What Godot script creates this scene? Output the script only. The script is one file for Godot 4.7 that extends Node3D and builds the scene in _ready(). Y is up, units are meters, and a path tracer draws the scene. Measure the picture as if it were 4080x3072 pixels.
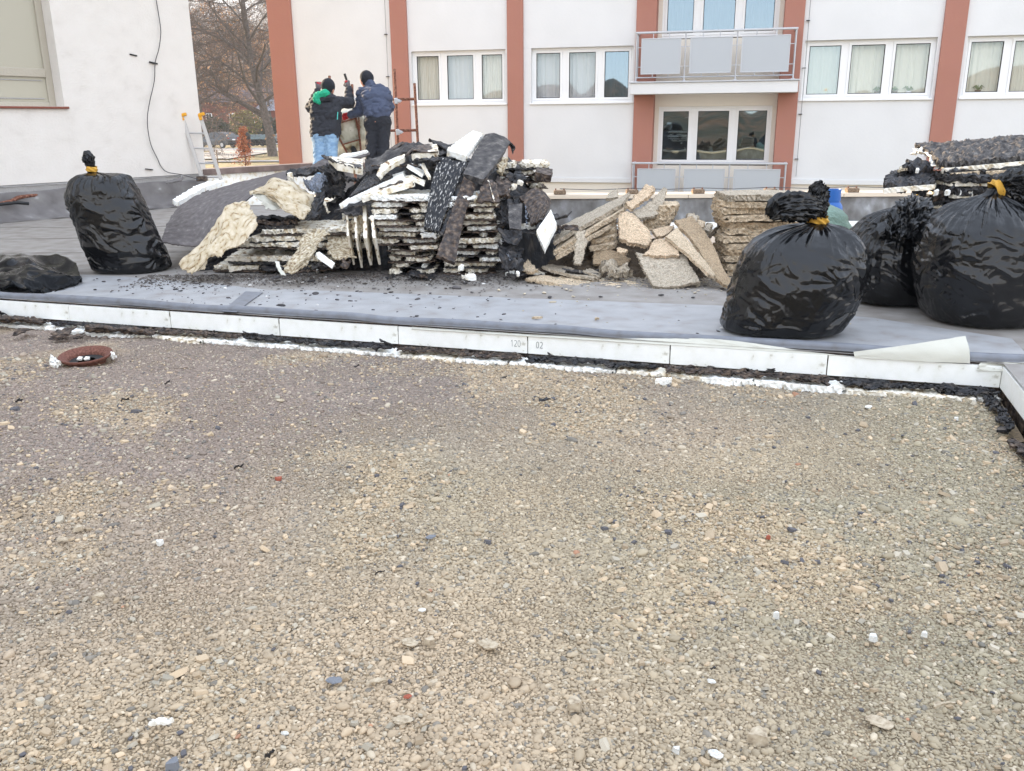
extends Node3D
# Flat roofs under repair: gravel roof in front, insulation rubble and bags on the higher roof, apartment block behind.

const ROOF := 0.27
var rng := RandomNumberGenerator.new()
var M := {}
var fn := FastNoiseLite.new()
var fr := FastNoiseLite.new()
var fc := FastNoiseLite.new()
var fd := FastNoiseLite.new()
var fv := FastNoiseLite.new()
var used_names := {}


# ---------- mesh building ----------
class MB:
	var v := PackedVector3Array()
	var n := PackedVector3Array()
	var uv := PackedVector2Array()
	var col := PackedColorArray()
	var ix := PackedInt32Array()
	var tint := Color.WHITE
	var tinted := false

	func grid(p: PackedVector3Array, nu: int, nv: int, uvs := PackedVector2Array(), flip := false) -> void:
		# p holds (nu+1)*(nv+1) points, rows of nu+1
		var b := v.size()
		var w := nu + 1
		for j in nv + 1:
			for i in w:
				var k := j * w + i
				var du := p[j * w + mini(i + 1, nu)] - p[j * w + maxi(i - 1, 0)]
				var dv := p[mini(j + 1, nv) * w + i] - p[maxi(j - 1, 0) * w + i]
				var nn := du.cross(dv).normalized()
				if flip:
					nn = -nn
				v.append(p[k])
				n.append(nn if nn.length_squared() > 0.5 else Vector3.UP)
				uv.append(uvs[k] if uvs.size() > 0 else Vector2(i, j))
				if tinted:
					col.append(tint)
		for j in nv:
			for i in nu:
				var a := b + j * w + i
				if flip:
					ix.append_array([a, a + 1, a + w + 1, a, a + w + 1, a + w])
				else:
					ix.append_array([a, a + w + 1, a + 1, a, a + w, a + w + 1])

	func tri(a: Vector3, c: Vector3, d: Vector3) -> void:
		var b := v.size()
		var nn := (c - a).cross(d - a).normalized()
		for q in [a, c, d]:
			v.append(q)
			n.append(nn)
			uv.append(Vector2(q.x + q.z, q.y))
			if tinted:
				col.append(tint)
		ix.append_array([b, b + 2, b + 1])

	func quad(a: Vector3, c: Vector3, d: Vector3, e: Vector3) -> void:
		tri(a, c, d)
		tri(a, d, e)

	# rounded box
	func box(t: Transform3D, size: Vector3, bev := 0.004) -> void:
		var h := size * 0.5
		var bb := minf(bev, minf(h.x, minf(h.y, h.z)) * 0.9)
		for axis in 3:
			var a1 := (axis + 1) % 3
			var a2 := (axis + 2) % 3
			for sgn in [-1.0, 1.0]:
				var b := v.size()
				for j in 4:
					for i in 4:
						var q := Vector3.ZERO
						q[axis] = sgn * h[axis]
						q[a1] = [-h[a1], -h[a1] + bb, h[a1] - bb, h[a1]][i]
						q[a2] = [-h[a2], -h[a2] + bb, h[a2] - bb, h[a2]][j]
						var inn := Vector3(clampf(q.x, -h.x + bb, h.x - bb), clampf(q.y, -h.y + bb, h.y - bb), clampf(q.z, -h.z + bb, h.z - bb))
						var nn := (q - inn).normalized()
						v.append(t * (inn + nn * bb))
						n.append((t.basis * nn).normalized())
						uv.append(Vector2(q[a1], q[a2]))
						if tinted:
							col.append(tint)
				for j in 3:
					for i in 3:
						var a := b + j * 4 + i
						if sgn > 0:
							ix.append_array([a, a + 5, a + 1, a, a + 4, a + 5])
						else:
							ix.append_array([a, a + 1, a + 5, a, a + 5, a + 4])

	func bx(lo: Vector3, hi: Vector3, bev := 0.004) -> void:
		box(Transform3D(Basis(), (lo + hi) * 0.5), (hi - lo).abs(), bev)

	# tube through points with radii
	func tube(pts: Array, rad: Array, sides := 8, caps := true) -> void:
		var p := PackedVector3Array()
		var uvs := PackedVector2Array()
		var m := pts.size()
		var side := Vector3.ZERO
		var run := 0.0
		for j in m:
			var d: Vector3 = (pts[mini(j + 1, m - 1)] - pts[maxi(j - 1, 0)]).normalized()
			if side == Vector3.ZERO:
				side = d.cross(Vector3.UP if absf(d.y) < 0.9 else Vector3.RIGHT).normalized()
			side = (side - d * side.dot(d)).normalized()
			var up := d.cross(side)
			var r: float = rad[mini(j, rad.size() - 1)]
			if j > 0:
				run += (pts[j] - pts[j - 1]).length()
			for i in sides + 1:
				var a := TAU * i / sides
				p.append(pts[j] + (side * cos(a) + up * sin(a)) * r)
				uvs.append(Vector2(a * r, run))
		grid(p, sides, m - 1, uvs)
		if caps:
			for e in [0, m - 1]:
				for i in sides:
					var q: int = e * (sides + 1) + i
					if e == 0:
						tri(pts[0], p[q + 1], p[q])
					else:
						tri(pts[e], p[q], p[q + 1])

	func bar(a: Vector3, b: Vector3, r: float, sides := 8) -> void:
		tube([a, b], [r], sides)

	# turned profile: pairs (radius, height) round the y axis at o
	func lathe(o: Vector3, prof: Array, sides := 24) -> void:
		var p := PackedVector3Array()
		for q in prof:
			for i in sides + 1:
				var a := TAU * i / sides
				p.append(o + Vector3(cos(a) * q.x, q.y, sin(a) * q.x))
		grid(p, sides, prof.size() - 1, PackedVector2Array(), true)

	func mesh() -> ArrayMesh:
		var arr := []
		arr.resize(Mesh.ARRAY_MAX)
		arr[Mesh.ARRAY_VERTEX] = v
		arr[Mesh.ARRAY_NORMAL] = n
		arr[Mesh.ARRAY_TEX_UV] = uv
		if tinted:
			arr[Mesh.ARRAY_COLOR] = col
		arr[Mesh.ARRAY_INDEX] = ix
		var m := ArrayMesh.new()
		m.add_surface_from_arrays(Mesh.PRIMITIVE_TRIANGLES, arr)
		return m


func numbered(called: String) -> String:
	var k: int = used_names.get(called, -1) + 1
	used_names[called] = k
	return called if k == 0 else "%s_%03d" % [called, k]


func thing(called: String, label: String, category: String, at := Vector3.ZERO, group := "") -> Node3D:
	var o := Node3D.new()
	o.name = numbered(called)
	add_child(o)
	o.position = at
	tag(o, label, category, group)
	return o


func tag(o: Node, label: String, category: String, group := "") -> void:
	o.set_meta("label", label)
	o.set_meta("category", category)
	if group != "":
		o.set_meta("group", group)


# one named mesh: a part under a thing, or a top-level thing of one mesh
func part(called: String, mesh: Mesh, mat: Material, parent: Node = null, kind := "") -> MeshInstance3D:
	var o := MeshInstance3D.new()
	o.mesh = mesh
	o.material_override = mat
	if parent:
		o.name = called
		parent.add_child(o, true)
	else:
		o.name = numbered(called)
		add_child(o)
	if kind != "":
		o.set_meta("kind", kind)
	return o


func one(called: String, mesh: Mesh, mat: Material, label: String, category: String, group := "") -> MeshInstance3D:
	var o := part(called, mesh, mat)
	tag(o, label, category, group)
	return o


# mesh vertices moved so that its origin lies at `o`
func rebased(mesh: ArrayMesh, o: Vector3) -> ArrayMesh:
	var arr := mesh.surface_get_arrays(0)
	var v: PackedVector3Array = arr[Mesh.ARRAY_VERTEX]
	for i in v.size():
		v[i] -= o
	arr[Mesh.ARRAY_VERTEX] = v
	var m := ArrayMesh.new()
	m.add_surface_from_arrays(Mesh.PRIMITIVE_TRIANGLES, arr)
	return m


static func cr(a: Vector3, b: Vector3, c: Vector3, d: Vector3, t: float) -> Vector3:
	return 0.5 * ((2.0 * b) + (c - a) * t + (2.0 * a - 5.0 * b + 4.0 * c - d) * t * t + (3.0 * b - a - 3.0 * c + d) * t * t * t)


static func along(p: Array, t: float) -> Vector3:
	var m := p.size() - 1
	if m == 1:
		return p[0].lerp(p[1], t)
	var k := clampi(int(t * m), 0, m - 1)
	var f := t * m - k
	var a: Vector3 = p[k - 1] if k > 0 else p[0] * 2.0 - p[1]
	var d: Vector3 = p[k + 2] if k + 2 <= m else p[m] * 2.0 - p[m - 1]
	return cr(a, p[k], p[k + 1], d, f)


# A sheet or board through rows of control points, with thickness, torn edges, wrinkles or ribs.
func patch(rows: Array, th: float, o := {}) -> ArrayMesh:
	var seg: float = o.get("seg", 0.02)
	var wr: float = o.get("wr", 0.0)
	var wf: float = o.get("wf", 6.0)
	var jag: float = o.get("jag", 0.008)
	var jf: float = o.get("jf", 14.0)
	var rib: float = o.get("rib", 0.0)
	var ribn: float = o.get("ribn", 9.0)
	var ribv: bool = o.get("ribv", false)
	var rough: float = o.get("rough", 0.0)
	var rf: float = o.get("rf", 60.0)
	var edge: float = o.get("edge", 0.004)
	var sd: float = o.get("seed", rng.randf() * 500.0)
	var lu := 0.0
	var lv := 0.0
	for r in rows:
		var l := 0.0
		for i in r.size() - 1:
			l += (r[i + 1] - r[i]).length()
		lu = maxf(lu, l)
	for i in rows[0].size():
		var l := 0.0
		for j in rows.size() - 1:
			l += (rows[j + 1][mini(i, rows[j + 1].size() - 1)] - rows[j][mini(i, rows[j].size() - 1)]).length()
		lv = maxf(lv, l)
	var nu := clampi(int(lu / seg), 4, 90)
	var nv := clampi(int(lv / seg), 4, 90)
	if rib > 0.0:
		if ribv:
			nv = maxi(nv, int(ribn * 8))
		else:
			nu = maxi(nu, int(ribn * 8))
	var base := PackedVector3Array()
	var uvs := PackedVector2Array()
	for j in nv + 1:
		var v0 := float(j) / nv
		for i in nu + 1:
			var u0 := float(i) / nu
			var ja := (0.5 + 0.5 * fn.get_noise_2d(v0 * lv * jf * 10.0, sd)) * jag * 2.0 / lu + absf(fr.get_noise_2d(v0 * lv * jf * 40.0, sd + 9.0)) * jag / lu
			var jb := (0.5 + 0.5 * fn.get_noise_2d(v0 * lv * jf * 10.0, sd + 40.0)) * jag * 2.0 / lu + absf(fr.get_noise_2d(v0 * lv * jf * 40.0, sd + 19.0)) * jag / lu
			var jc := (0.5 + 0.5 * fn.get_noise_2d(u0 * lu * jf * 10.0, sd + 80.0)) * jag * 2.0 / lv + absf(fr.get_noise_2d(u0 * lu * jf * 40.0, sd + 29.0)) * jag / lv
			var jd := (0.5 + 0.5 * fn.get_noise_2d(u0 * lu * jf * 10.0, sd + 120.0)) * jag * 2.0 / lv + absf(fr.get_noise_2d(u0 * lu * jf * 40.0, sd + 39.0)) * jag / lv
			var u := lerpf(ja, 1.0 - jb, u0)
			var v := lerpf(jc, 1.0 - jd, v0)
			var col := []
			for r in rows:
				col.append(along(r, u))
			base.append(along(col, v))
			uvs.append(Vector2(u * lu, v * lv))
	var w := nu + 1
	var top := PackedVector3Array()
	var bot := PackedVector3Array()
	for j in nv + 1:
		for i in w:
			var k := j * w + i
			var du := base[j * w + mini(i + 1, nu)] - base[j * w + maxi(i - 1, 0)]
			var dv := base[mini(j + 1, nv) * w + i] - base[maxi(j - 1, 0) * w + i]
			var nn := dv.cross(du).normalized()
			if nn.y < 0.0 and not o.get("keep", false):
				nn = -nn
			if o.get("flip", false):
				nn = -nn
			var p := base[k]
			var q := uvs[k]
			var d := 0.0
			if wr > 0.0:
				d += fn.get_noise_3d(q.x * wf * 10.0, q.y * wf * 10.0, sd) * wr + (absf(fr.get_noise_3d(q.x * wf * 7.0, q.y * wf * 7.0, sd + 70.0)) - 0.3) * wr * o.get("sharp", 0.8)
			if rib > 0.0:
				d += rib * sqrt(absf(sin(PI * ribn * (float(j) / nv if ribv else float(i) / nu)))) - rib * 0.5
			var rt := fn.get_noise_3d(q.x * rf * 10.0, q.y * rf * 10.0, sd + 200.0) * rough if rough > 0.0 else 0.0
			var rb := fn.get_noise_3d(q.x * rf * 10.0, q.y * rf * 10.0, sd + 300.0) * rough if rough > 0.0 else 0.0
			top.append(p + nn * (d + rt + th * 0.5))
			bot.append(p + nn * (d + rb - th * 0.5))
	var mb := MB.new()
	mb.grid(top, nu, nv, uvs, true)
	mb.grid(bot, nu, nv, uvs, false)
	# the four edges
	var ns := 1 if th < 0.012 else (2 if th < 0.03 else 4)
	for s in 4:
		var m := nu if s < 2 else nv
		var pts := PackedVector3Array()
		var su := PackedVector2Array()
		for k in ns + 1:
			var f := float(k) / ns
			for i in m + 1:
				var id := 0
				var inn := 0
				match s:
					0:
						id = i
						inn = w + i
					1:
						id = nv * w + i
						inn = (nv - 1) * w + i
					2:
						id = i * w
						inn = i * w + 1
					3:
						id = i * w + nu
						inn = i * w + nu - 1
				var p := top[id].lerp(bot[id], f)
				if k > 0 and k < ns:
					var outw := (base[id] - base[inn]).normalized()
					p += outw * fn.get_noise_3d(p.x * 400.0, p.y * 400.0, p.z * 400.0 + sd) * edge * 2.0
				pts.append(p)
				su.append(Vector2(i * (lu / nu if s < 2 else lv / nv), f * th))
		mb.grid(pts, m, ns, su, s == 1 or s == 2)
	return mb.mesh()


# ---------- materials ----------
func noise(sd: int, freq: float, type := FastNoiseLite.TYPE_SIMPLEX_SMOOTH, oct := 4, frac := FastNoiseLite.FRACTAL_FBM) -> FastNoiseLite:
	var f := FastNoiseLite.new()
	f.seed = sd
	f.frequency = freq
	f.noise_type = type
	f.fractal_type = frac
	f.fractal_octaves = oct
	if type == FastNoiseLite.TYPE_CELLULAR:
		f.cellular_return_type = FastNoiseLite.RETURN_DISTANCE
	return f


func ntex(f: FastNoiseLite, offs: Array, cols: Array, size := 512) -> NoiseTexture2D:
	var t := NoiseTexture2D.new()
	t.width = size
	t.height = size
	t.seamless = true
	t.seamless_blend_skirt = 0.2
	t.generate_mipmaps = false
	t.noise = f
	if cols.size() > 0:
		var g := Gradient.new()
		g.offsets = PackedFloat32Array(offs)
		g.colors = PackedColorArray(cols)
		t.color_ramp = g
	return t


func grey(f: FastNoiseLite, size := 512) -> NoiseTexture2D:
	return ntex(f, [], [], size)


func S(r: float, g: float, b: float) -> Color:
	return Color(r, g, b).linear_to_srgb()


func mat(col: Color, rough := 0.8, o := {}) -> StandardMaterial3D:
	var m := StandardMaterial3D.new()
	m.albedo_color = col
	m.roughness = rough
	m.metallic = o.get("metal", 0.0)
	m.metallic_specular = o.get("spec", 0.5)
	if o.has("tex"):
		m.albedo_texture = o.tex
	if o.has("bump"):
		m.heightmap_enabled = true
		m.heightmap_texture = o.bump
		m.heightmap_scale = o.get("bs", 0.3)
	if o.has("rtex"):
		m.roughness_texture = o.rtex
	if o.has("tri"):
		m.uv1_triplanar = true
		m.uv1_world_triplanar = o.get("world", true)
		m.uv1_triplanar_sharpness = 6.0
		m.uv1_scale = Vector3.ONE * o.tri
	elif o.has("us"):
		m.uv1_scale = Vector3.ONE * o.us
	if o.get("vc", false):
		m.vertex_color_use_as_albedo = true
	return m


# matted wood shavings: many curled strands drawn over each other, light over dark
func strands(size: int, count: int, sd: int, lo: float, hi: float, length: float, flat: bool) -> Array:
	var r := RandomNumberGenerator.new()
	r.seed = sd
	var im := Image.create(size, size, false, Image.FORMAT_RGB8)
	var hm := Image.create(size, size, false, Image.FORMAT_RGB8)
	im.fill(Color(lo * 0.70, lo * 0.65, lo * 0.58))
	hm.fill(Color(0.1, 0.1, 0.1))
	for i in count:
		var t := float(i) / count
		var p := Vector2(r.randf(), r.randf()) * size
		var a := r.randf() * TAU
		if flat:
			a = r.randfn(0.0, 0.35) + (PI if r.randf() < 0.5 else 0.0)
		var bend := r.randfn(0.0, 0.035)
		var g := lerpf(lo, hi, clampf(t * 0.7 + r.randf() * 0.3, 0.0, 1.0)) * r.randf_range(0.82, 1.06)
		var warm := r.randf_range(0.9, 1.0)
		var c := Color(g, g * lerpf(warm, 1.0, 0.4) * 0.97, g * warm * 0.9)
		var hc := Color.from_hsv(0, 0, 0.15 + 0.8 * t)
		var wide := 1 if r.randf() < 0.45 else 2
		for k in int(length * r.randf_range(0.5, 1.4)):
			p += Vector2(cos(a), sin(a))
			a += bend
			for q in wide:
				var x := posmod(int(p.x), size)
				var y := posmod(int(p.y) + q, size)
				im.set_pixel(x, y, c)
				hm.set_pixel(x, y, hc)
	return [ImageTexture.create_from_image(im), ImageTexture.create_from_image(hm)]


func make_materials() -> void:
	var big := noise(1, 0.006)
	var mid := noise(2, 0.016, FastNoiseLite.TYPE_SIMPLEX_SMOOTH, 5)
	var fine := noise(3, 0.06, FastNoiseLite.TYPE_SIMPLEX_SMOOTH, 4)
	var beads := noise(4, 0.09, FastNoiseLite.TYPE_CELLULAR, 1, FastNoiseLite.FRACTAL_NONE)
	var veins := noise(5, 0.012, FastNoiseLite.TYPE_SIMPLEX_SMOOTH, 4, FastNoiseLite.FRACTAL_RIDGED)
	var bead_t := grey(beads)
	var fine_t := grey(fine)
	var mid_t := grey(mid)
	# foams
	M.eps = mat(Color.WHITE, 0.85, {"tex": ntex(noise(11, 0.01), [0.0, 0.3, 0.55, 1.0], [Color(0.80, 0.74, 0.62), Color(0.93, 0.91, 0.86), Color(0.97, 0.97, 0.95), Color(0.98, 0.98, 0.97)]), "bump": bead_t, "bs": 0.12, "us": 1.7})
	M.eps_old = mat(Color.WHITE, 0.9, {"tex": ntex(noise(12, 0.011, FastNoiseLite.TYPE_SIMPLEX_SMOOTH, 5), [0.0, 0.19, 0.31, 0.46, 1.0], [Color(0.30, 0.22, 0.16), Color(0.55, 0.45, 0.35), Color(0.83, 0.77, 0.66), Color(0.92, 0.89, 0.82), Color(0.96, 0.94, 0.90)]), "bump": bead_t, "bs": 0.18, "us": 1.9})
	M.block = mat(Color.WHITE, 0.75, {"tex": ntex(noise(13, 0.02, FastNoiseLite.TYPE_SIMPLEX_SMOOTH, 6), [0.0, 0.12, 0.22, 0.5, 1.0], [Color(0.45, 0.43, 0.38), Color(0.78, 0.77, 0.72), Color(0.93, 0.93, 0.90), Color(0.95, 0.95, 0.93), Color(0.97, 0.97, 0.95)]), "bump": bead_t, "bs": 0.05, "us": 0.8})
	# tar
	var tar_r := ntex(noise(21, 0.012, FastNoiseLite.TYPE_SIMPLEX_SMOOTH, 5), [0.0, 0.5, 1.0], [Color(0.32, 0.32, 0.32), Color(0.55, 0.55, 0.55), Color(0.95, 0.95, 0.95)])
	M.tar = mat(Color.WHITE, 1.0, {"tex": ntex(noise(22, 0.014, FastNoiseLite.TYPE_SIMPLEX_SMOOTH, 5), [0.0, 0.45, 0.7, 1.0], [Color(0.07, 0.07, 0.08), Color(0.13, 0.13, 0.145), Color(0.20, 0.18, 0.17), Color(0.36, 0.33, 0.30)]), "rtex": tar_r, "bump": mid_t, "bs": 1.6, "us": 1.6})
	M.tar_brown = mat(Color.WHITE, 1.0, {"tex": ntex(noise(23, 0.014, FastNoiseLite.TYPE_SIMPLEX_SMOOTH, 5), [0.0, 0.4, 0.65, 1.0], [Color(0.10, 0.075, 0.065), Color(0.21, 0.165, 0.14), Color(0.33, 0.27, 0.22), Color(0.50, 0.43, 0.36)]), "rtex": tar_r, "bump": mid_t, "bs": 1.4, "us": 2.0})
	M.tar_spots = mat(Color.WHITE, 0.8, {"tex": ntex(noise(24, 0.03, FastNoiseLite.TYPE_SIMPLEX_SMOOTH, 6), [0.0, 0.5, 0.60, 0.68, 0.78, 1.0], [Color(0.10, 0.11, 0.13), Color(0.14, 0.145, 0.16), Color(0.22, 0.21, 0.21), Color(0.50, 0.49, 0.47), Color(0.76, 0.75, 0.73), Color(0.88, 0.87, 0.86)]), "bump": mid_t, "bs": 1.5, "us": 1.5})
	M.tar_spots.uv1_scale = Vector3(2.6, 0.9, 1.0)
	M.tar_grey = mat(Color.WHITE, 0.82, {"tex": ntex(noise(25, 0.012, FastNoiseLite.TYPE_SIMPLEX_SMOOTH, 6), [0.0, 0.4, 0.7, 0.84, 1.0], [Color(0.17, 0.16, 0.16), Color(0.26, 0.25, 0.25), Color(0.34, 0.325, 0.315), Color(0.42, 0.405, 0.39), Color(0.55, 0.53, 0.51)]), "bump": fine_t, "bs": 0.6, "us": 1.4})
	M.felt = mat(Color.WHITE, 0.9, {"tex": ntex(noise(26, 0.01, FastNoiseLite.TYPE_SIMPLEX_SMOOTH, 6), [0.0, 0.35, 0.6, 0.8, 1.0], [Color(0.31, 0.285, 0.28), Color(0.36, 0.335, 0.33), Color(0.385, 0.36, 0.355), Color(0.42, 0.40, 0.39), Color(0.56, 0.53, 0.51)]), "bump": fine_t, "bs": 0.08, "us": 1.0})
	M.fleece = mat(Color.WHITE, 0.95, {"tex": ntex(veins, [0.0, 0.3, 0.7, 0.84, 0.92, 1.0], [Color(0.83, 0.79, 0.70), Color(0.80, 0.75, 0.66), Color(0.72, 0.66, 0.55), Color(0.62, 0.53, 0.40), Color(0.40, 0.34, 0.27), Color(0.22, 0.19, 0.17)]), "bump": mid_t, "bs": 0.12, "us": 0.8})
	M.fleece_dirty = mat(Color.WHITE, 0.95, {"tex": ntex(noise(27, 0.02, FastNoiseLite.TYPE_SIMPLEX_SMOOTH, 5), [0.0, 0.3, 0.5, 0.7, 1.0], [Color(0.3, 0.25, 0.2), Color(0.55, 0.48, 0.39), Color(0.70, 0.64, 0.53), Color(0.79, 0.75, 0.66), Color(0.86, 0.83, 0.77)]), "bump": fine_t, "bs": 0.5, "us": 2.2})
	M.foil = mat(Color(0.50, 0.52, 0.56), 0.22, {"metal": 0.9, "bump": mid_t, "bs": 1.5, "us": 4.0})
	# wood wool
	var wa := strands(512, 8000, 5, 0.84, 1.0, 28.0, false)
	var wb := strands(512, 7000, 6, 0.80, 1.0, 36.0, true)
	M.wool_grey = mat(Color(0.88, 0.87, 0.85), 0.95, {"tex": wa[0], "bump": wa[1], "bs": 0.28, "us": 1.9})
	M.wool_tan = mat(Color(1.0, 0.96, 0.90), 0.95, {"tex": wa[0], "bump": wa[1], "bs": 0.28, "us": 1.9})
	M.wool_peach = mat(Color(1.0, 0.94, 0.87), 0.95, {"tex": wa[0], "bump": wa[1], "bs": 0.28, "us": 1.9})
	M.wool_brown = mat(Color(0.86, 0.80, 0.72), 0.95, {"tex": wa[0], "bump": wa[1], "bs": 0.28, "us": 1.9})
	M.wool_edge = mat(Color(1.0, 0.96, 0.90), 0.95, {"tex": wb[0], "bump": wb[1], "bs": 0.35, "us": 1.9})
	M.wool_dark = mat(Color(0.40, 0.36, 0.31), 0.95, {"tex": wb[0], "bump": wb[1], "bs": 0.35, "us": 1.9})
	M.strand = mat(S(0.36, 0.32, 0.25), 0.95)
	# roof skins
	var dirt := ntex(noise(31, 0.008, FastNoiseLite.TYPE_SIMPLEX_SMOOTH, 6), [0.0, 0.35, 0.55, 0.75, 1.0], [Color(0.48, 0.45, 0.42), Color(0.53, 0.505, 0.48), Color(0.555, 0.535, 0.51), Color(0.575, 0.555, 0.535), Color(0.62, 0.60, 0.575)], 1024)
	M.roof_dusty = mat(Color(1, 1, 1), 0.7, {"tex": dirt, "bump": fine_t, "bs": 0.03, "tri": 0.45})
	var clean := ntex(noise(32, 0.01, FastNoiseLite.TYPE_SIMPLEX_SMOOTH, 6), [0.0, 0.3, 0.55, 1.0], [Color(0.53, 0.51, 0.495), Color(0.585, 0.58, 0.578), Color(0.605, 0.606, 0.61), Color(0.65, 0.645, 0.64)], 1024)
	M.roof_clean = mat(Color(1, 1, 1), 0.55, {"tex": clean, "bump": fine_t, "bs": 0.06, "tri": 0.4})
	M.roof_edge = mat(Color(0.44, 0.455, 0.48), 0.45, {"tex": clean, "us": 0.8})
	M.roof_edge.albedo_color = Color(0.74, 0.76, 0.80)
	M.cream_sheet = mat(Color(0.79, 0.785, 0.74), 0.7, {"bump": fine_t, "bs": 0.05, "us": 2.0})
	M.concrete = mat(Color.WHITE, 0.85, {"tex": ntex(noise(33, 0.012, FastNoiseLite.TYPE_SIMPLEX_SMOOTH, 6), [0.0, 0.3, 0.5, 0.7, 1.0], [Color(0.36, 0.35, 0.34), Color(0.43, 0.42, 0.41), Color(0.48, 0.475, 0.47), Color(0.54, 0.54, 0.545), Color(0.70, 0.71, 0.72)]), "bump": fine_t, "bs": 0.25, "tri": 0.55})
	M.concrete.uv1_scale = Vector3(0.7, 0.5, 0.7)
	M.coping = mat(Color(0.83, 0.77, 0.69), 0.6, {"bump": fine_t, "bs": 0.05, "tri": 1.0})
	M.upstand = mat(Color.WHITE, 0.75, {"tex": ntex(noise(34, 0.01, FastNoiseLite.TYPE_SIMPLEX_SMOOTH, 6), [0.0, 0.4, 0.6, 0.85, 1.0], [Color(0.36, 0.345, 0.34), Color(0.42, 0.405, 0.40), Color(0.45, 0.435, 0.43), Color(0.50, 0.49, 0.48), Color(0.66, 0.66, 0.66)]), "bump": mid_t, "bs": 0.15, "tri": 0.6})
	# buildings
	M.plaster = mat(Color.WHITE, 0.92, {"tex": ntex(noise(41, 0.006, FastNoiseLite.TYPE_SIMPLEX_SMOOTH, 6), [0.0, 0.25, 0.5, 1.0], [Color(0.825, 0.80, 0.77), Color(0.85, 0.828, 0.80), Color(0.86, 0.838, 0.81), Color(0.87, 0.85, 0.825)], 1024), "bump": grey(noise(42, 0.05, FastNoiseLite.TYPE_SIMPLEX_SMOOTH, 5), 1024), "bs": 0.35, "tri": 0.5})
	M.plaster_grey = mat(Color(0.63, 0.62, 0.61), 0.9, {"bump": fine_t, "bs": 0.5, "tri": 1.0})
	M.white_wall = mat(Color.WHITE, 0.88, {"tex": ntex(noise(43, 0.004, FastNoiseLite.TYPE_SIMPLEX_SMOOTH, 5), [0.0, 0.5, 1.0], [Color(0.86, 0.86, 0.86), Color(0.875, 0.875, 0.875), Color(0.885, 0.885, 0.885)], 512), "bump": fine_t, "bs": 0.12, "tri": 0.4, "world": false})
	M.cream_wall = mat(Color(0.90, 0.87, 0.82), 0.88, {"bump": fine_t, "bs": 0.12, "tri": 0.6, "world": false})
	M.orange = mat(Color.WHITE, 0.85, {"tex": ntex(noise(44, 0.005, FastNoiseLite.TYPE_SIMPLEX_SMOOTH, 4), [0.0, 1.0], [Color(0.66, 0.455, 0.395), Color(0.68, 0.475, 0.415)], 256), "bump": fine_t, "bs": 0.15, "tri": 0.5, "world": false})
	M.upvc = mat(Color(0.93, 0.93, 0.93), 0.35)
	M.gasket = mat(Color(0.1, 0.1, 0.11), 0.7)
	M.steel = mat(Color(0.74, 0.75, 0.77), 0.42, {"metal": 0.3})
	M.frost = mat(Color(0.70, 0.72, 0.74), 0.35, {"spec": 0.5})
	M.room = mat(Color(0.30, 0.29, 0.28), 0.95)
	var white_px := Image.create(4, 4, false, Image.FORMAT_RGB8)
	white_px.fill(Color.WHITE)
	var wt := ImageTexture.create_from_image(white_px)
	M.glass = mat(Color(0.80, 0.90, 0.95, 0.13), 0.02, {"metal": 1.0, "tex": wt})
	M.glass.transparency = BaseMaterial3D.TRANSPARENCY_ALPHA
	M.glass_dark = mat(Color(0.66, 0.74, 0.78, 0.40), 0.02, {"metal": 1.0, "tex": wt})
	M.glass_dark.transparency = BaseMaterial3D.TRANSPARENCY_ALPHA
	M.glass_sky = mat(Color(0.50, 0.58, 0.64, 0.78), 0.02, {"metal": 1.0, "tex": wt})
	M.glass_sky.transparency = BaseMaterial3D.TRANSPARENCY_ALPHA
	M.old_glass = mat(Color(0.665, 0.645, 0.58), 0.25)
	M.curtain = mat(Color.WHITE, 0.95, {"tex": ntex(noise(45, 0.03, FastNoiseLite.TYPE_SIMPLEX_SMOOTH, 4), [0.0, 0.5, 1.0], [Color(0.74, 0.72, 0.66), Color(0.80, 0.785, 0.73), Color(0.86, 0.845, 0.80)], 256), "us": 1.0})
	M.curtain_grey = mat(Color(0.72, 0.72, 0.72), 0.95)
	M.curtain_lace = mat(Color(0.80, 0.785, 0.72), 0.95)
	# metals, timber, paint
	M.rust = mat(Color.WHITE, 0.8, {"tex": ntex(noise(51, 0.03, FastNoiseLite.TYPE_SIMPLEX_SMOOTH, 5), [0.0, 0.4, 0.65, 1.0], [Color(0.24, 0.13, 0.10), Color(0.42, 0.25, 0.19), Color(0.52, 0.34, 0.26), Color(0.66, 0.55, 0.47)], 256), "metal": 0.15, "bump": fine_t, "bs": 0.2, "us": 3.0})
	M.zinc = mat(Color.WHITE, 0.42, {"tex": ntex(noise(52, 0.012, FastNoiseLite.TYPE_SIMPLEX_SMOOTH, 5), [0.0, 0.25, 0.4, 0.7, 1.0], [Color(0.42, 0.33, 0.26), Color(0.60, 0.58, 0.50), Color(0.70, 0.70, 0.64), Color(0.76, 0.76, 0.71), Color(0.84, 0.84, 0.8)], 256), "metal": 0.5, "us": 1.5})
	M.alu = mat(Color(0.74, 0.73, 0.72), 0.45, {"metal": 0.55})
	M.yellow = mat(Color(0.87, 0.62, 0.12), 0.6)
	M.timber = mat(Color.WHITE, 0.9, {"tex": ntex(noise(53, 0.03), [0.0, 1.0], [Color(0.36, 0.29, 0.23), Color(0.60, 0.52, 0.43)], 256), "us": 4.0})
	M.brown_metal = mat(Color.WHITE, 0.55, {"tex": ntex(noise(54, 0.01), [0.0, 1.0], [Color(0.36, 0.30, 0.28), Color(0.50, 0.44, 0.42)], 256), "us": 1.0})
	M.black = mat(Color(0.07, 0.07, 0.075), 0.6)
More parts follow.
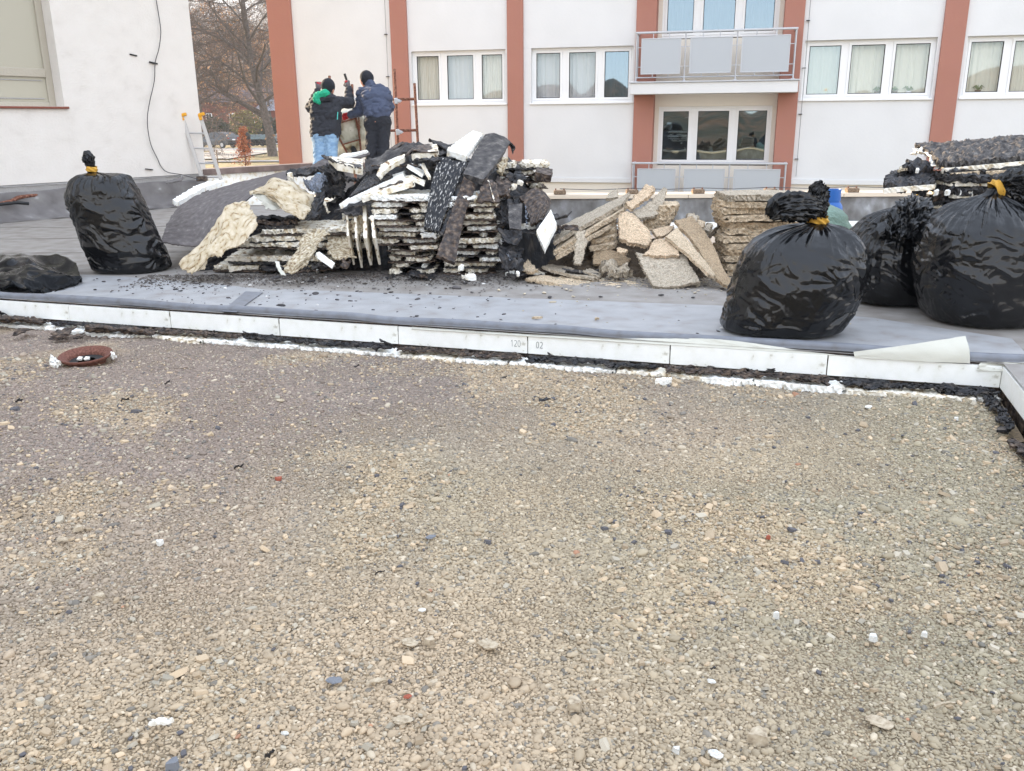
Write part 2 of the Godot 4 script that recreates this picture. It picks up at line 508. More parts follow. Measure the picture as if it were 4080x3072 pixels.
	M.wire = mat(Color(0.3, 0.3, 0.31), 0.5, {"metal": 0.4})
	# plastic sacks
	M.stamp = mat(Color(0.60, 0.61, 0.60), 0.8)
	M.bag = mat(Color(0.05, 0.052, 0.06), 0.2, {"spec": 0.48})
	M.bag_flat = mat(Color(0.045, 0.05, 0.06), 0.12, {"spec": 0.26, "bump": grey(noise(62, 0.01, FastNoiseLite.TYPE_SIMPLEX_SMOOTH, 3, FastNoiseLite.FRACTAL_RIDGED)), "bs": 0.15, "us": 2.0})
	M.tape = mat(Color(0.86, 0.66, 0.24), 0.55, {"bump": fine_t, "bs": 0.2, "us": 3.0})
	M.blue = mat(Color(0.10, 0.36, 0.66), 0.35)
	M.green_sack = mat(Color(0.50, 0.60, 0.55), 0.6, {"bump": mid_t, "bs": 1.0, "us": 3.0})



# the pit corner of the higher roof, and its two edge directions
const C0 := Vector3(2.673, 0, -4.605)
const E1 := Vector3(0.953, 0, 0.303)
const E2 := Vector3(-0.303, 0, 0.953)


func pit(a: float, b: float, y: float) -> Vector3:
	return C0 + E1 * a + E2 * b + Vector3(0, y, 0)


func poly_sheet(pts: PackedVector2Array, y: float) -> ArrayMesh:
	var mb := MB.new()
	var t := Geometry2D.triangulate_polygon(pts)
	for q in pts:
		mb.v.append(Vector3(q.x, y, q.y))
		mb.n.append(Vector3.UP)
		mb.uv.append(q)
	for i in range(0, t.size(), 3):
		var a := pts[t[i]]
		var b := pts[t[i + 1]]
		var c := pts[t[i + 2]]
		if (b - a).cross(c - a) > 0:
			mb.ix.append_array([t[i], t[i + 1], t[i + 2]])
		else:
			mb.ix.append_array([t[i], t[i + 2], t[i + 1]])
	return mb.mesh()


func flat(p: Vector3) -> Vector2:
	return Vector2(p.x, p.z)


func _ready() -> void:
	rng.seed = 7
	fn.seed = 3
	fn.frequency = 0.1
	fn.fractal_octaves = 3
	fr.seed = 8
	fr.frequency = 0.1
	fr.fractal_type = FastNoiseLite.FRACTAL_RIDGED
	fr.fractal_octaves = 3
	fc.seed = 15
	fc.frequency = 1.0
	fc.noise_type = FastNoiseLite.TYPE_CELLULAR
	fc.cellular_return_type = FastNoiseLite.RETURN_DISTANCE
	fc.fractal_type = FastNoiseLite.FRACTAL_NONE

	fd.seed = 19
	fd.frequency = 1.0
	fd.noise_type = FastNoiseLite.TYPE_CELLULAR
	fd.cellular_return_type = FastNoiseLite.RETURN_DISTANCE2_SUB
	fd.fractal_type = FastNoiseLite.FRACTAL_NONE

	fv.seed = 29
	fv.frequency = 1.0
	fv.noise_type = FastNoiseLite.TYPE_CELLULAR
	fv.cellular_return_type = FastNoiseLite.RETURN_CELL_VALUE
	fv.fractal_type = FastNoiseLite.FRACTAL_NONE

	var cam := Camera3D.new()
	cam.name = "camera"
	cam.position = Vector3(0, 1.55, 0)
	cam.rotation = Vector3(deg_to_rad(-16.7), 0, -0.0075)
	cam.fov = 47.35
	cam.near = 0.1
	cam.far = 1200.0
	add_child(cam)
	cam.current = true

	var env := Environment.new()
	env.background_mode = Environment.BG_SKY
	var sky := Sky.new()
	var sm := ProceduralSkyMaterial.new()
	sm.sky_top_color = Color(0.74, 0.78, 0.845)
	sm.sky_horizon_color = Color(0.96, 0.94, 0.90)
	sm.sky_curve = 0.16
	sm.ground_bottom_color = Color(0.34, 0.32, 0.30)
	sm.ground_horizon_color = Color(0.62, 0.62, 0.62)
	sm.sun_angle_max = 25.0
	sky.sky_material = sm
	env.sky = sky
	env.tonemap_mode = Environment.TONE_MAPPER_LINEAR
	env.tonemap_exposure = 3.6
	env.sdfgi_enabled = true
	env.ssao_enabled = true
	env.ssil_enabled = true
	env.fog_enabled = true
	env.fog_density = 0.0006
	env.fog_light_color = Color(0.86, 0.88, 0.90)
	var we := WorldEnvironment.new()
	we.name = "sky"
	we.environment = env
	add_child(we)
	var sun := DirectionalLight3D.new()
	sun.name = "sun"
	sun.light_energy = 1.35
	sun.light_color = Color(1.0, 0.90, 0.76)
	sun.light_angular_distance = 0.5
	sun.shadow_enabled = true
	add_child(sun)
	var el := deg_to_rad(17.0)
	sun.look_at_from_position(Vector3(-0.766 * cos(el), sin(el), -0.643 * cos(el)) * 50.0, Vector3.ZERO)

	make_materials()
	setting()
	apartments()
	rough_building()
	background()
	roof_edge()
	gravel()
	rubble_heap()
	wood_wool()
	sacks()
	people()
	fittings()
	small_bits()


func setting() -> void:
	# street-level ground, far below and behind
	var mb := MB.new()
	var p := PackedVector3Array()
	var nz := 40
	for j in nz + 1:
		var z := lerpf(-420.0, 240.0, float(j) / nz)
		for i in 41:
			var x := lerpf(-330.0, 330.0, i / 40.0)
			p.append(Vector3(x, ground_y(x, z), z))
	mb.grid(p, 40, nz, PackedVector2Array(), true)
	M.lawn = mat(Color.WHITE, 0.95, {"tex": ntex(noise(71, 0.02, FastNoiseLite.TYPE_SIMPLEX_SMOOTH, 6), [0.0, 0.4, 0.55, 0.75, 1.0], [Color(0.30, 0.27, 0.17), Color(0.42, 0.40, 0.26), Color(0.50, 0.46, 0.31), Color(0.60, 0.48, 0.33), Color(0.66, 0.42, 0.27)]), "tri": 0.12})
	part("ground", mb.mesh(), M.lawn, null, "structure")

	# the higher roof deck
	var c0 := flat(C0)
	var deck := PackedVector2Array([c0, flat(pit(0, 6.2, 0)), Vector2(10, 4.5), Vector2(10, -11.6), Vector2(0.3, -11.6), Vector2(0.3, -17.9), Vector2(-3.5, -17.9), Vector2(-5.3, -15.2), Vector2(-14, -16), flat(pit(-16, 0, 0))])
	part("roof", poly_sheet(deck, ROOF), M.roof_dusty, null, "structure")
	# its upright face round the pit
	mb = MB.new()
	var a := pit(-16, -0.02, -0.2)
	var b := pit(0.02, -0.02, -0.2)
	var c := pit(0.02, 6.2, -0.2)
	var up := Vector3(0, 0.2 + ROOF - 0.004, 0)
	mb.quad(a, b, b + up, a + up)
	mb.quad(b, c, c + up, b + up)
	part("wall", mb.mesh(), M.tar_brown, null, "structure")
	# the outer walls under the roof
	mb = MB.new()
	for k in [[Vector3(10, 0, -11.59), Vector3(0.31, 0, -11.59)], [Vector3(0.31, 0, -11.6), Vector3(0.31, 0, -17.89)], [Vector3(0.3, 0, -17.89), Vector3(-3.5, 0, -17.89)], [Vector3(-3.5, 0, -17.89), Vector3(-5.3, 0, -15.2)]]:
		var lo: Vector3 = k[0] + Vector3(0, -1.2, 0)
		var hi: Vector3 = k[1] + Vector3(0, -1.2, 0)
		var r := Vector3(0, 1.2 + ROOF, 0)
		mb.quad(lo, hi, hi + r, lo + r)
	part("wall", mb.mesh(), M.plaster_grey, null, "structure")

	# newer, cleaner membrane lengths laid along the edge, each a few millimetres proud
	var s1 := part("roof_sheet", poly_sheet(PackedVector2Array([flat(pit(-5.35, -0.02, 0)), flat(pit(0.16, -0.02, 0)), flat(pit(0.16, -0.62, 0)), flat(pit(-0.6, -1.02, 0)), flat(pit(-1.5, -1.17, 0)), flat(pit(-3.05, -1.05, 0)), flat(pit(-5.0, -0.90, 0))]), ROOF + 0.007), M.roof_clean, null, "structure")
	s1.position.y = 0.0
	part("roof_sheet", poly_sheet(PackedVector2Array([flat(pit(-9.0, -0.02, 0)), flat(pit(-5.2, -0.02, 0)), flat(pit(-4.95, -0.82, 0)), flat(pit(-5.9, -1.02, 0)), flat(pit(-6.9, -1.08, 0)), flat(pit(-9.0, -1.0, 0))]), ROOF + 0.0035), M.roof_clean, null, "structure")
	for q in [[-8.5, -3.0, -9.2, -10.3], [-8.5, -2.6, -10.4, -11.5], [-8.0, -3.4, -11.6, -12.6], [0.9, 6.0, -8.6, -9.7]]:
		var sh := MB.new()
		sh.bx(Vector3(q[0], ROOF + 0.0005, q[3]), Vector3(q[1], ROOF + 0.006, q[2]), 0.002)
		part("roof_sheet", sh.mesh(), M.roof_dusty, null, "structure")
	# a lapped strip between the two lengths
	one("membrane_strip", patch([[Vector3(-2.042, 0.283, -6.094), Vector3(-1.927, 0.283, -6.058)], [Vector3(-2.072, 0.284, -6.474), Vector3(-1.939, 0.284, -6.434)], [Vector3(-2.101, 0.283, -6.874), Vector3(-1.941, 0.283, -6.809)]], 0.003, {"jag": 0.003}), M.roof_edge, "grey lap strip welded across between two membrane lengths", "membrane strip")

	# parapet at the back, with its coping and the white insulation laid at its foot
	var par := thing("parapet_wall", "low weathered concrete parapet with pale coping behind the tan boards", "parapet", Vector3(0.3, ROOF, -11.26))
	mb = MB.new()
	mb.bx(Vector3(0, 0, -0.3), Vector3(9.7, 0.345, 0), 0.01)
	part("wall", mb.mesh(), M.concrete, par)
	for k in 5:
		mb = MB.new()
		mb.bx(Vector3(-0.02 + k * 1.95, 0.347, -0.33), Vector3(-0.02 + k * 1.95 + 1.945, 0.397, 0.035), 0.006)
		part("coping", mb.mesh(), M.coping, par)
	for k in 3:
		var w := MB.new()
		var x0: float = [0.9, 3.55, 4.95][k]
		var x1: float = [3.4, 4.9, 6.6][k]
		w.bx(Vector3(x0, ROOF + 0.001, -11.23), Vector3(x1, ROOF + 0.05, -10.85 + 0.06 * k), 0.008)
		one("insulation_board", w.mesh(), M.eps, ["white foam strip behind the tan boards at the parapet's foot", "white foam strip behind the board stack at the parapet's foot", "white foam strip behind the black sacks at the parapet's foot"][k], "foam board", "white strips at the foot of the parapet")
	# blocks with the lightning wire on the coping
	var wire_pts := []
	var n := 0
	for x in [0.62, 1.53, 2.36, 3.27, 4.30, 5.35]:
		var bl := thing("wire_holder", "brown block holding the roof wire on the parapet, %s from the rubble" % ["first", "second", "third", "fourth", "fifth", "sixth"][n], "wire holder", Vector3(x, ROOF + 0.3975, -11.30), "wire holders along the parapet")
		mb = MB.new()
		mb.bx(Vector3(-0.075, 0, -0.06), Vector3(0.075, 0.055, 0.06), 0.012)
		part("block", mb.mesh(), M.timber, bl)
		for cx in [-0.052, 0.052]:
			mb = MB.new()
			mb.bx(Vector3(cx - 0.008, 0.055, -0.012), Vector3(cx + 0.008, 0.075, 0.012), 0.003)
			part("clip", mb.mesh(), M.rust, bl)
		wire_pts.append(Vector3(x, ROOF + 0.468, -11.30))
		wire_pts.append(Vector3(x + 0.45, ROOF + 0.45, -11.30))
		n += 1
	mb = MB.new()
	mb.tube(wire_pts, [0.005], 6)
	one("roof_wire", mb.mesh(), M.wire, "thin grey lightning wire running along the parapet coping", "wire")

	# the far left parapet: dark metal capping over white boards
	var far := thing("far_parapet", "far brown metal capped roof edge between ladder and workers", "parapet", Vector3(0, 0, 0))
	var f0 := Vector3(-5.25, 0, -15.35)
	var f1 := Vector3(-3.55, 0, -17.85)
	var fd := (f1 - f0).normalized()
	var fnn := Vector3(-fd.z, 0, fd.x)
	var tr := Transform3D(Basis(fd, Vector3.UP, fd.cross(Vector3.UP)), (f0 + f1) * 0.5)
	mb = MB.new()
	mb.box(tr.translated_local(Vector3(0, 0.49, -0.1)), Vector3(3.0, 0.44, 0.2), 0.005)
	part("upstand", mb.mesh(), M.eps, far)
	mb = MB.new()
	mb.box(tr.translated_local(Vector3(0, 0.765, -0.08)), Vector3(3.04, 0.10, 0.30), 0.006)
	part("capping", mb.mesh(), M.brown_metal, far)
	var bk := thing("far_parapet", "brown capped roof edge behind the two workers", "parapet", Vector3(-1.65, 0, -17.8))
	mb = MB.new()
	mb.bx(Vector3(-1.85, ROOF, -0.1), Vector3(1.95, 0.71, 0.1), 0.005)
	part("upstand", mb.mesh(), M.upstand, bk)
	mb = MB.new()
	mb.bx(Vector3(-1.85, 0.712, -0.14), Vector3(1.97, 0.80, 0.14), 0.006)
	part("capping", mb.mesh(), M.brown_metal, bk)
	# white insulation already laid over there
	mb = MB.new()
	mb.bx(Vector3(-4.9, ROOF + 0.002, -16.0), Vector3(-3.4, ROOF + 0.12, -14.6), 0.01)
	one("insulation_board", mb.mesh(), M.eps, "white insulation board lying beside the ladder foot", "foam board")


func ground_y(x: float, z: float) -> float:
	var y := -0.95
	if z < -150.0:
		y += minf((-z - 150.0) * 0.24, 46.0) * (0.9 + 0.14 * sin(x * 0.02))
	return y


# ---------- the apartment block ----------
var fac: Node3D


func fbox(called: String, parent: Node, s0: float, s1: float, y0: float, y1: float, o0: float, o1: float, m: Material, bev := 0.003) -> MeshInstance3D:
	var mb := MB.new()
	var c := Vector3((s0 + s1) * 0.5, (y0 + y1) * 0.5, (o0 + o1) * 0.5)
	mb.box(Transform3D(), Vector3(absf(s1 - s0), absf(y1 - y0), absf(o1 - o0)), bev)
	var q := part(called, mb.mesh(), m, parent)
	q.position = c
	return q


func drape(s0: float, s1: float, y0: float, y1: float, o: float, folds: float, m: Material, parent: Node) -> void:
	var mb := MB.new()
	var p := PackedVector3Array()
	var uvs := PackedVector2Array()
	var nu := 60
	for j in 3:
		for i in nu + 1:
			var u := float(i) / nu
			var w := sin(u * folds * TAU + sin(u * 17.0 + s0 * 3.0) * 1.3) * 0.010 + sin(u * folds * 2.7 * TAU) * 0.004
			p.append(Vector3(lerpf(s0, s1, u), lerpf(y0, y1, j / 2.0), o + w))
			uvs.append(Vector2(u * 3.0, j * 0.15))
	mb.grid(p, nu, 2, uvs)
	part("curtain", mb.mesh(), m, parent)


# a window: outer frame, sashes with a pane each, a sill; o = the plane of the frame's face
func window(s0: float, s1: float, y0: float, y1: float, o: float, cuts: Array, glasses: Array, curtains: Array, sill := true) -> void:
	var w := Node3D.new()
	w.name = "window"
	fac.add_child(w, true)
	var t := 0.07
	var mb := MB.new()
	mb.bx(Vector3(s0, y0, o - t), Vector3(s1, y0 + 0.05, o), 0.004)
	mb.bx(Vector3(s0, y1 - 0.05, o - t), Vector3(s1, y1, o), 0.004)
	mb.bx(Vector3(s0, y0 + 0.05, o - t), Vector3(s0 + 0.05, y1 - 0.05, o), 0.004)
	mb.bx(Vector3(s1 - 0.05, y0 + 0.05, o - t), Vector3(s1, y1 - 0.05, o), 0.004)
	for k in range(1, cuts.size()):
		mb.bx(Vector3(cuts[k] - 0.05, y0 + 0.05, o - t), Vector3(cuts[k] + 0.05, y1 - 0.05, o - 0.003), 0.004)
	part("frame", mb.mesh(), M.upvc, w)
	for k in cuts.size():
		var a: float = cuts[k] + 0.05
		var b: float = (cuts[k + 1] - 0.05) if k + 1 < cuts.size() else s1 - 0.05
		if k == 0:
			a = s0 + 0.05
		var sa := MB.new()
		var q := 0.05
		sa.bx(Vector3(a, y0 + 0.05, o - t + 0.01), Vector3(b, y0 + 0.05 + q, o + 0.012), 0.005)
		sa.bx(Vector3(a, y1 - 0.05 - q, o - t + 0.01), Vector3(b, y1 - 0.05, o + 0.012), 0.005)
		sa.bx(Vector3(a, y0 + 0.05 + q, o - t + 0.01), Vector3(a + q, y1 - 0.05 - q, o + 0.012), 0.005)
		sa.bx(Vector3(b - q, y0 + 0.05 + q, o - t + 0.01), Vector3(b, y1 - 0.05 - q, o + 0.012), 0.005)
		part("sash", sa.mesh(), M.upvc, w)
		var ga := MB.new()
		ga.bx(Vector3(a + q, y0 + 0.05 + q, o - 0.02), Vector3(a + q + 0.012, y1 - 0.05 - q, o + 0.004), 0.001)
		ga.bx(Vector3(b - q - 0.012, y0 + 0.05 + q, o - 0.02), Vector3(b - q, y1 - 0.05 - q, o + 0.004), 0.001)
		ga.bx(Vector3(a + q + 0.012, y0 + 0.05 + q, o - 0.02), Vector3(b - q - 0.012, y0 + 0.062 + q, o + 0.004), 0.001)
		ga.bx(Vector3(a + q + 0.012, y1 - 0.062 - q, o - 0.02), Vector3(b - q - 0.012, y1 - 0.05 - q, o + 0.004), 0.001)
		part("gasket", ga.mesh(), M.gasket, w)
		var pb := MB.new()
		# old float glass is never quite flat
		var pts := PackedVector3Array()
		for j in 13:
			for i in 13:
				var x := lerpf(a + q, b - q, i / 12.0)
				var y := lerpf(y0 + 0.05 + q, y1 - 0.05 - q, j / 12.0)
				var e := sin(PI * i / 12.0) * sin(PI * j / 12.0)
				pts.append(Vector3(x, y, o - 0.015 + e * 0.0022 * sin(s0 * 7.0 + k * 2.1)))
		pb.grid(pts, 12, 12)
		part("pane", pb.mesh(), glasses[k], w)
		var cu = curtains[k]
		if cu:
			drape(a - 0.04, b + 0.04, y0, y1 + 0.05, o - 0.12, 5.0 + k, cu, w)
	if sill:
		var sl := MB.new()
		sl.bx(Vector3(s0 - 0.03, y0 - 0.035, o - 0.06), Vector3(s1 + 0.03, y0 - 0.002, o + 0.14), 0.006)
		part("sill", sl.mesh(), M.upvc, w)


func apartments() -> void:
	fac = thing("apartment_block", "white apartment block with orange brown pilasters, windows and steel balconies", "building", Vector3(4.409, 0, -19.409))
	var D := Vector3(0.96945, 0, 0.24531)
	fac.basis = Basis(D, Vector3.UP, D.cross(Vector3.UP))
	var top := 9.5
	var low := -2.6
	var pil := [[-10.32, -9.73], [-7.31, -6.92], [-4.605, -4.25], [-1.80, -1.38], [1.18, 1.57], [4.175, 4.585], [7.15, 7.56], [10.1, 10.5]]
	for k in pil:
		fbox("pilaster", fac, k[0], k[1], low, top, -0.6, 0.0, M.orange, 0.008)
	var wf := -0.07
	# plain infill of each bay, split round its window
	var bays := [[-9.73, -7.31, 0, 0], [-6.92, -4.605, -6.86, -4.66], [-4.25, -1.80, -4.08, -1.85], [1.57, 4.175, 1.63, 4.11], [4.585, 7.15, 4.65, 7.08], [7.56, 10.1, 0, 0]]
	var wy0 := 1.945
	var wy1 := 3.08
	for k in bays:
		if k[2] == 0 and k[3] == 0:
			fbox("wall", fac, k[0], k[1], 0.34, top, wf - 0.3, wf, M.white_wall)
		else:
			fbox("wall", fac, k[0], k[1], 0.34, wy0, wf - 0.3, wf, M.white_wall)
			fbox("wall", fac, k[0], k[1], wy1, top, wf - 0.3, wf, M.white_wall)
			if k[2] - k[0] > 0.02:
				fbox("wall", fac, k[0], k[2], wy0, wy1, wf - 0.3, wf, M.white_wall)
			if k[1] - k[3] > 0.02:
				fbox("wall", fac, k[3], k[1], wy0, wy1, wf - 0.3, wf, M.white_wall)
		fbox("cornice", fac, k[0], k[1], 0.235, 0.338, wf - 0.3, wf + 0.03, M.white_wall, 0.008)
		fbox("plinth", fac, k[0], k[1], low, 0.233, wf - 0.3, wf - 0.02, M.cream_wall)
	# rooms behind the glass and the body of the block
	fbox("room_wall", fac, -10.3, 10.5, low, top, -9.0, -2.4, M.room)
	for y in [-0.55, 0.45, 2.07 - 0.35, 3.2, 4.7]:
		fbox("floor_slab", fac, -10.25, 10.4, y - 0.1, y, -2.4, -0.61, M.room)
	fbox("end_wall", fac, -10.30, -10.05, low, top, -9.0, -0.61, M.white_wall)
	fbox("roof_slab", fac, -10.5, 10.7, top, top + 0.3, -9.1, 0.15, M.white_wall)
	var g = M.glass
	window(-6.86, -4.66, wy0, wy1, wf - 0.10, [0, -6.14, -5.33], [g, g, g], [M.curtain, M.curtain_grey, M.curtain])
	window(-4.08, -1.85, wy0, wy1, wf - 0.10, [0, -3.35, -2.57], [g, g, M.glass_sky], [M.curtain_grey, M.curtain_grey, M.curtain_grey])
	window(1.63, 4.11, wy0, wy1, wf - 0.10, [0, 2.44, 3.275], [M.glass_dark, g, g], [M.curtain_lace, M.curtain_lace, M.curtain_lace])
	window(4.65, 7.08, wy0, wy1, wf - 0.10, [0, 5.43, 6.25], [g, g, g], [M.curtain_lace, M.curtain_lace, M.curtain_lace])
	# balcony bay: recess, doors, slab and railing for each of two storeys
	for k in 2:
		var dy := 2.60 * k
		var rf := -0.36
		fbox("recess_wall", fac, -1.38, 1.18, -0.40 + dy, 0.60 + dy, rf - 0.2, rf, M.cream_wall)
		fbox("recess_wall", fac, -1.38, -1.29, 0.60 + dy, 1.84 + dy, rf - 0.2, rf, M.cream_wall)
		fbox("recess_wall", fac, 1.09, 1.18, 0.60 + dy, 1.84 + dy, rf - 0.2, rf, M.cream_wall)
		fbox("recess_wall", fac, -1.38, 1.18, 1.84 + dy, 2.2 + dy, rf - 0.2, rf, M.cream_wall)
		window(-1.29, 1.09, 0.62 + dy, 1.84 + dy, rf - 0.03, [0, -0.545, 0.305], [M.glass_dark, M.glass_dark, M.glass_dark] if k == 0 else [M.glass_sky, M.glass_sky, M.glass_sky], [null, null, null] if k == 0 else [M.curtain_grey, M.curtain_grey, M.curtain_grey], false)
		balcony(dy)
	fbox("recess_wall", fac, -1.38, 1.18, 4.8, top, -0.6, -0.36, M.cream_wall)
	balcony_slab(2.60 * 2)
	# a paper flower in a window and pots on the sill inside
	var fl := thing("paper_flower", "yellow paper flower stuck inside the window right of the balcony", "paper flower")
	fl.transform = fac.transform
	fl.position = fac.transform * Vector3(2.12, 2.13, wf - 0.145)
	var fm := MB.new()
	for k in 8:
		var a := TAU * k / 8.0
		fm.tri(Vector3(cos(a - 0.3), sin(a - 0.3), 0) * 0.02, Vector3(cos(a), sin(a), 0) * 0.075, Vector3(cos(a + 0.3), sin(a + 0.3), 0) * 0.02)
	part("petals", fm.mesh(), mat(Color(0.92, 0.85, 0.35), 0.8), fl)
	fm = MB.new()
	fm.lathe(Vector3.ZERO, [Vector2(0.0, -0.006), Vector2(0.025, -0.005), Vector2(0.025, 0.006), Vector2(0.0, 0.007)], 12)
	part("centre", fm.mesh(), M.yellow, fl).rotation.x = PI / 2
	for k in 4:
		var pp := thing("potted_plant", ["leafy plant in the middle pane of the window right of the balcony", "orchid in a white pot in the third pane right of the balcony", "spiky plant left of the orchid behind the glass", "trailing plant behind the rightmost window"][k], "potted plant")
		pp.transform = fac.transform
		pp.position = fac.transform * Vector3([3.12, 3.72, 3.45, 5.0][k], 1.99, wf - 0.20)
		var pm := MB.new()
		pm.lathe(Vector3.ZERO, [Vector2(0.0, 0.0), Vector2(0.04, 0.0), Vector2(0.055, 0.09), Vector2(0.06, 0.10), Vector2(0.0, 0.095)], 14)
		part("pot", pm.mesh(), M.upvc if k == 1 else M.timber, pp)
		pm = MB.new()
		for j in 12:
			var a := rng.randf() * TAU
			var l := rng.randf_range(0.06, 0.13)
			pm.tube([Vector3(0, 0.09, 0), Vector3(cos(a) * l * 0.5, 0.10 + l * 0.7, sin(a) * l * 0.15), Vector3(cos(a) * l, 0.08 + l * 0.5, sin(a) * l * 0.25)], [0.010, 0.014, 0.003], 4, false)
		part("leaves", pm.mesh(), mat(Color(0.50, 0.54, 0.38), 0.7), pp)
	# lightning wires with their clamps
	for k in 2:
		var s: float = [-7.42, 1.66][k]
		var lw := thing("lightning_wire", ["thin wire clamped down the white wall left of a pilaster", "thin clamped wire on the white wall right of the balcony"][k], "wire")
		lw.transform = fac.transform
		lw.position = fac.transform * Vector3(s, 0.4, wf)
		var mb := MB.new()
		mb.bar(Vector3(0, 0, 0.04), Vector3(0, 6.0, 0.04), 0.004, 5)
		part("rod", mb.mesh(), M.wire, lw)
		for j in 6:
			mb = MB.new()
			mb.bx(Vector3(-0.05, 0.35 + j * 0.9, 0.001), Vector3(0.02, 0.365 + j * 0.9, 0.05), 0.003)
			part("clamp", mb.mesh(), M.gasket, lw)


func balcony_slab(dy: float) -> Node3D:
	var b := Node3D.new()
	b.name = "balcony"
	fac.add_child(b, true)
	fbox("slab", b, -1.83, 1.53, -0.52 + dy, -0.30 + dy, 0.003, 0.46, M.white_wall, 0.006)
	fbox("drip_edge", b, -1.86, 1.56, -0.297 + dy, -0.27 + dy, 0.003, 0.49, M.steel, 0.004)
	return b


func balcony(dy: float) -> void:
	var b := balcony_slab(dy)
	var o := 0.40
	var lo := -0.19 + dy
	var hi := 0.69 + dy
	for s in [-1.73, -0.735, 0.29, 1.42]:
		var mb := MB.new()
		mb.bar(Vector3(s, -0.27 + dy, o), Vector3(s, hi - 0.02, o), 0.016, 8)
		mb.bx(Vector3(s - 0.04, -0.268 + dy, o - 0.04), Vector3(s + 0.04, -0.258 + dy, o + 0.04), 0.003)
		part("post", mb.mesh(), M.steel, b)
	var rail := MB.new()
	rail.bx(Vector3(-1.76, hi - 0.03, o - 0.03), Vector3(1.45, hi + 0.012, o + 0.03), 0.012)
	part("top_rail", rail.mesh(), M.steel, b)
	for s in [-1.73, 1.42]:
		var r2 := MB.new()
		r2.bx(Vector3(s - 0.025, hi - 0.028, 0.01), Vector3(s + 0.025, hi + 0.01, o - 0.032), 0.01)
		r2.bar(Vector3(s, lo, 0.01), Vector3(s, lo, o), 0.012, 6)
		for q in 3:
			r2.bar(Vector3(s, lo, 0.06 + q * 0.1), Vector3(s, hi - 0.03, 0.06 + q * 0.1), 0.008, 6)
		part("side_rail", r2.mesh(), M.steel, b)
	rail = MB.new()
	rail.bar(Vector3(-1.73, lo, o), Vector3(1.42, lo, o), 0.012, 8)
	part("bottom_rail", rail.mesh(), M.steel, b)
	for q in [[-1.63, -0.82], [-0.64, 0.20], [0.38, 1.32]]:
		var z := o + 0.03
		var pm := MB.new()
		pm.bx(Vector3(q[0] + 0.022, lo + 0.082, z - 0.006), Vector3(q[1] - 0.022, hi - 0.142, z + 0.006), 0.002)
		var pn := part("panel", pm.mesh(), M.frost, b)
		pm = MB.new()
		pm.bx(Vector3(q[0], lo + 0.06, z - 0.012), Vector3(q[1], lo + 0.082, z + 0.012), 0.004)
		pm.bx(Vector3(q[0], hi - 0.142, z - 0.012), Vector3(q[1], hi - 0.12, z + 0.012), 0.004)
		pm.bx(Vector3(q[0], lo + 0.082, z - 0.012), Vector3(q[0] + 0.022, hi - 0.142, z + 0.012), 0.004)
		pm.bx(Vector3(q[1] - 0.022, lo + 0.082, z - 0.012), Vector3(q[1], hi - 0.142, z + 0.012), 0.004)
		for e in [q[0], q[1]]:
			for y in [lo + 0.2, hi - 0.3]:
				pm.bx(Vector3(e - 0.09, y, z - 0.03), Vector3(e + 0.09, y + 0.014, z - 0.014), 0.003)
		for x in [0.3, 0.7]:
			var xx: float = lerpf(q[0], q[1], x)
			pm.bx(Vector3(xx - 0.008, lo, z - 0.01), Vector3(xx + 0.008, lo + 0.06, z + 0.004), 0.003)
			pm.bx(Vector3(xx - 0.008, hi - 0.12, z - 0.01), Vector3(xx + 0.008, hi - 0.03, z + 0.004), 0.003)
		part("panel_frame", pm.mesh(), M.steel, pn)


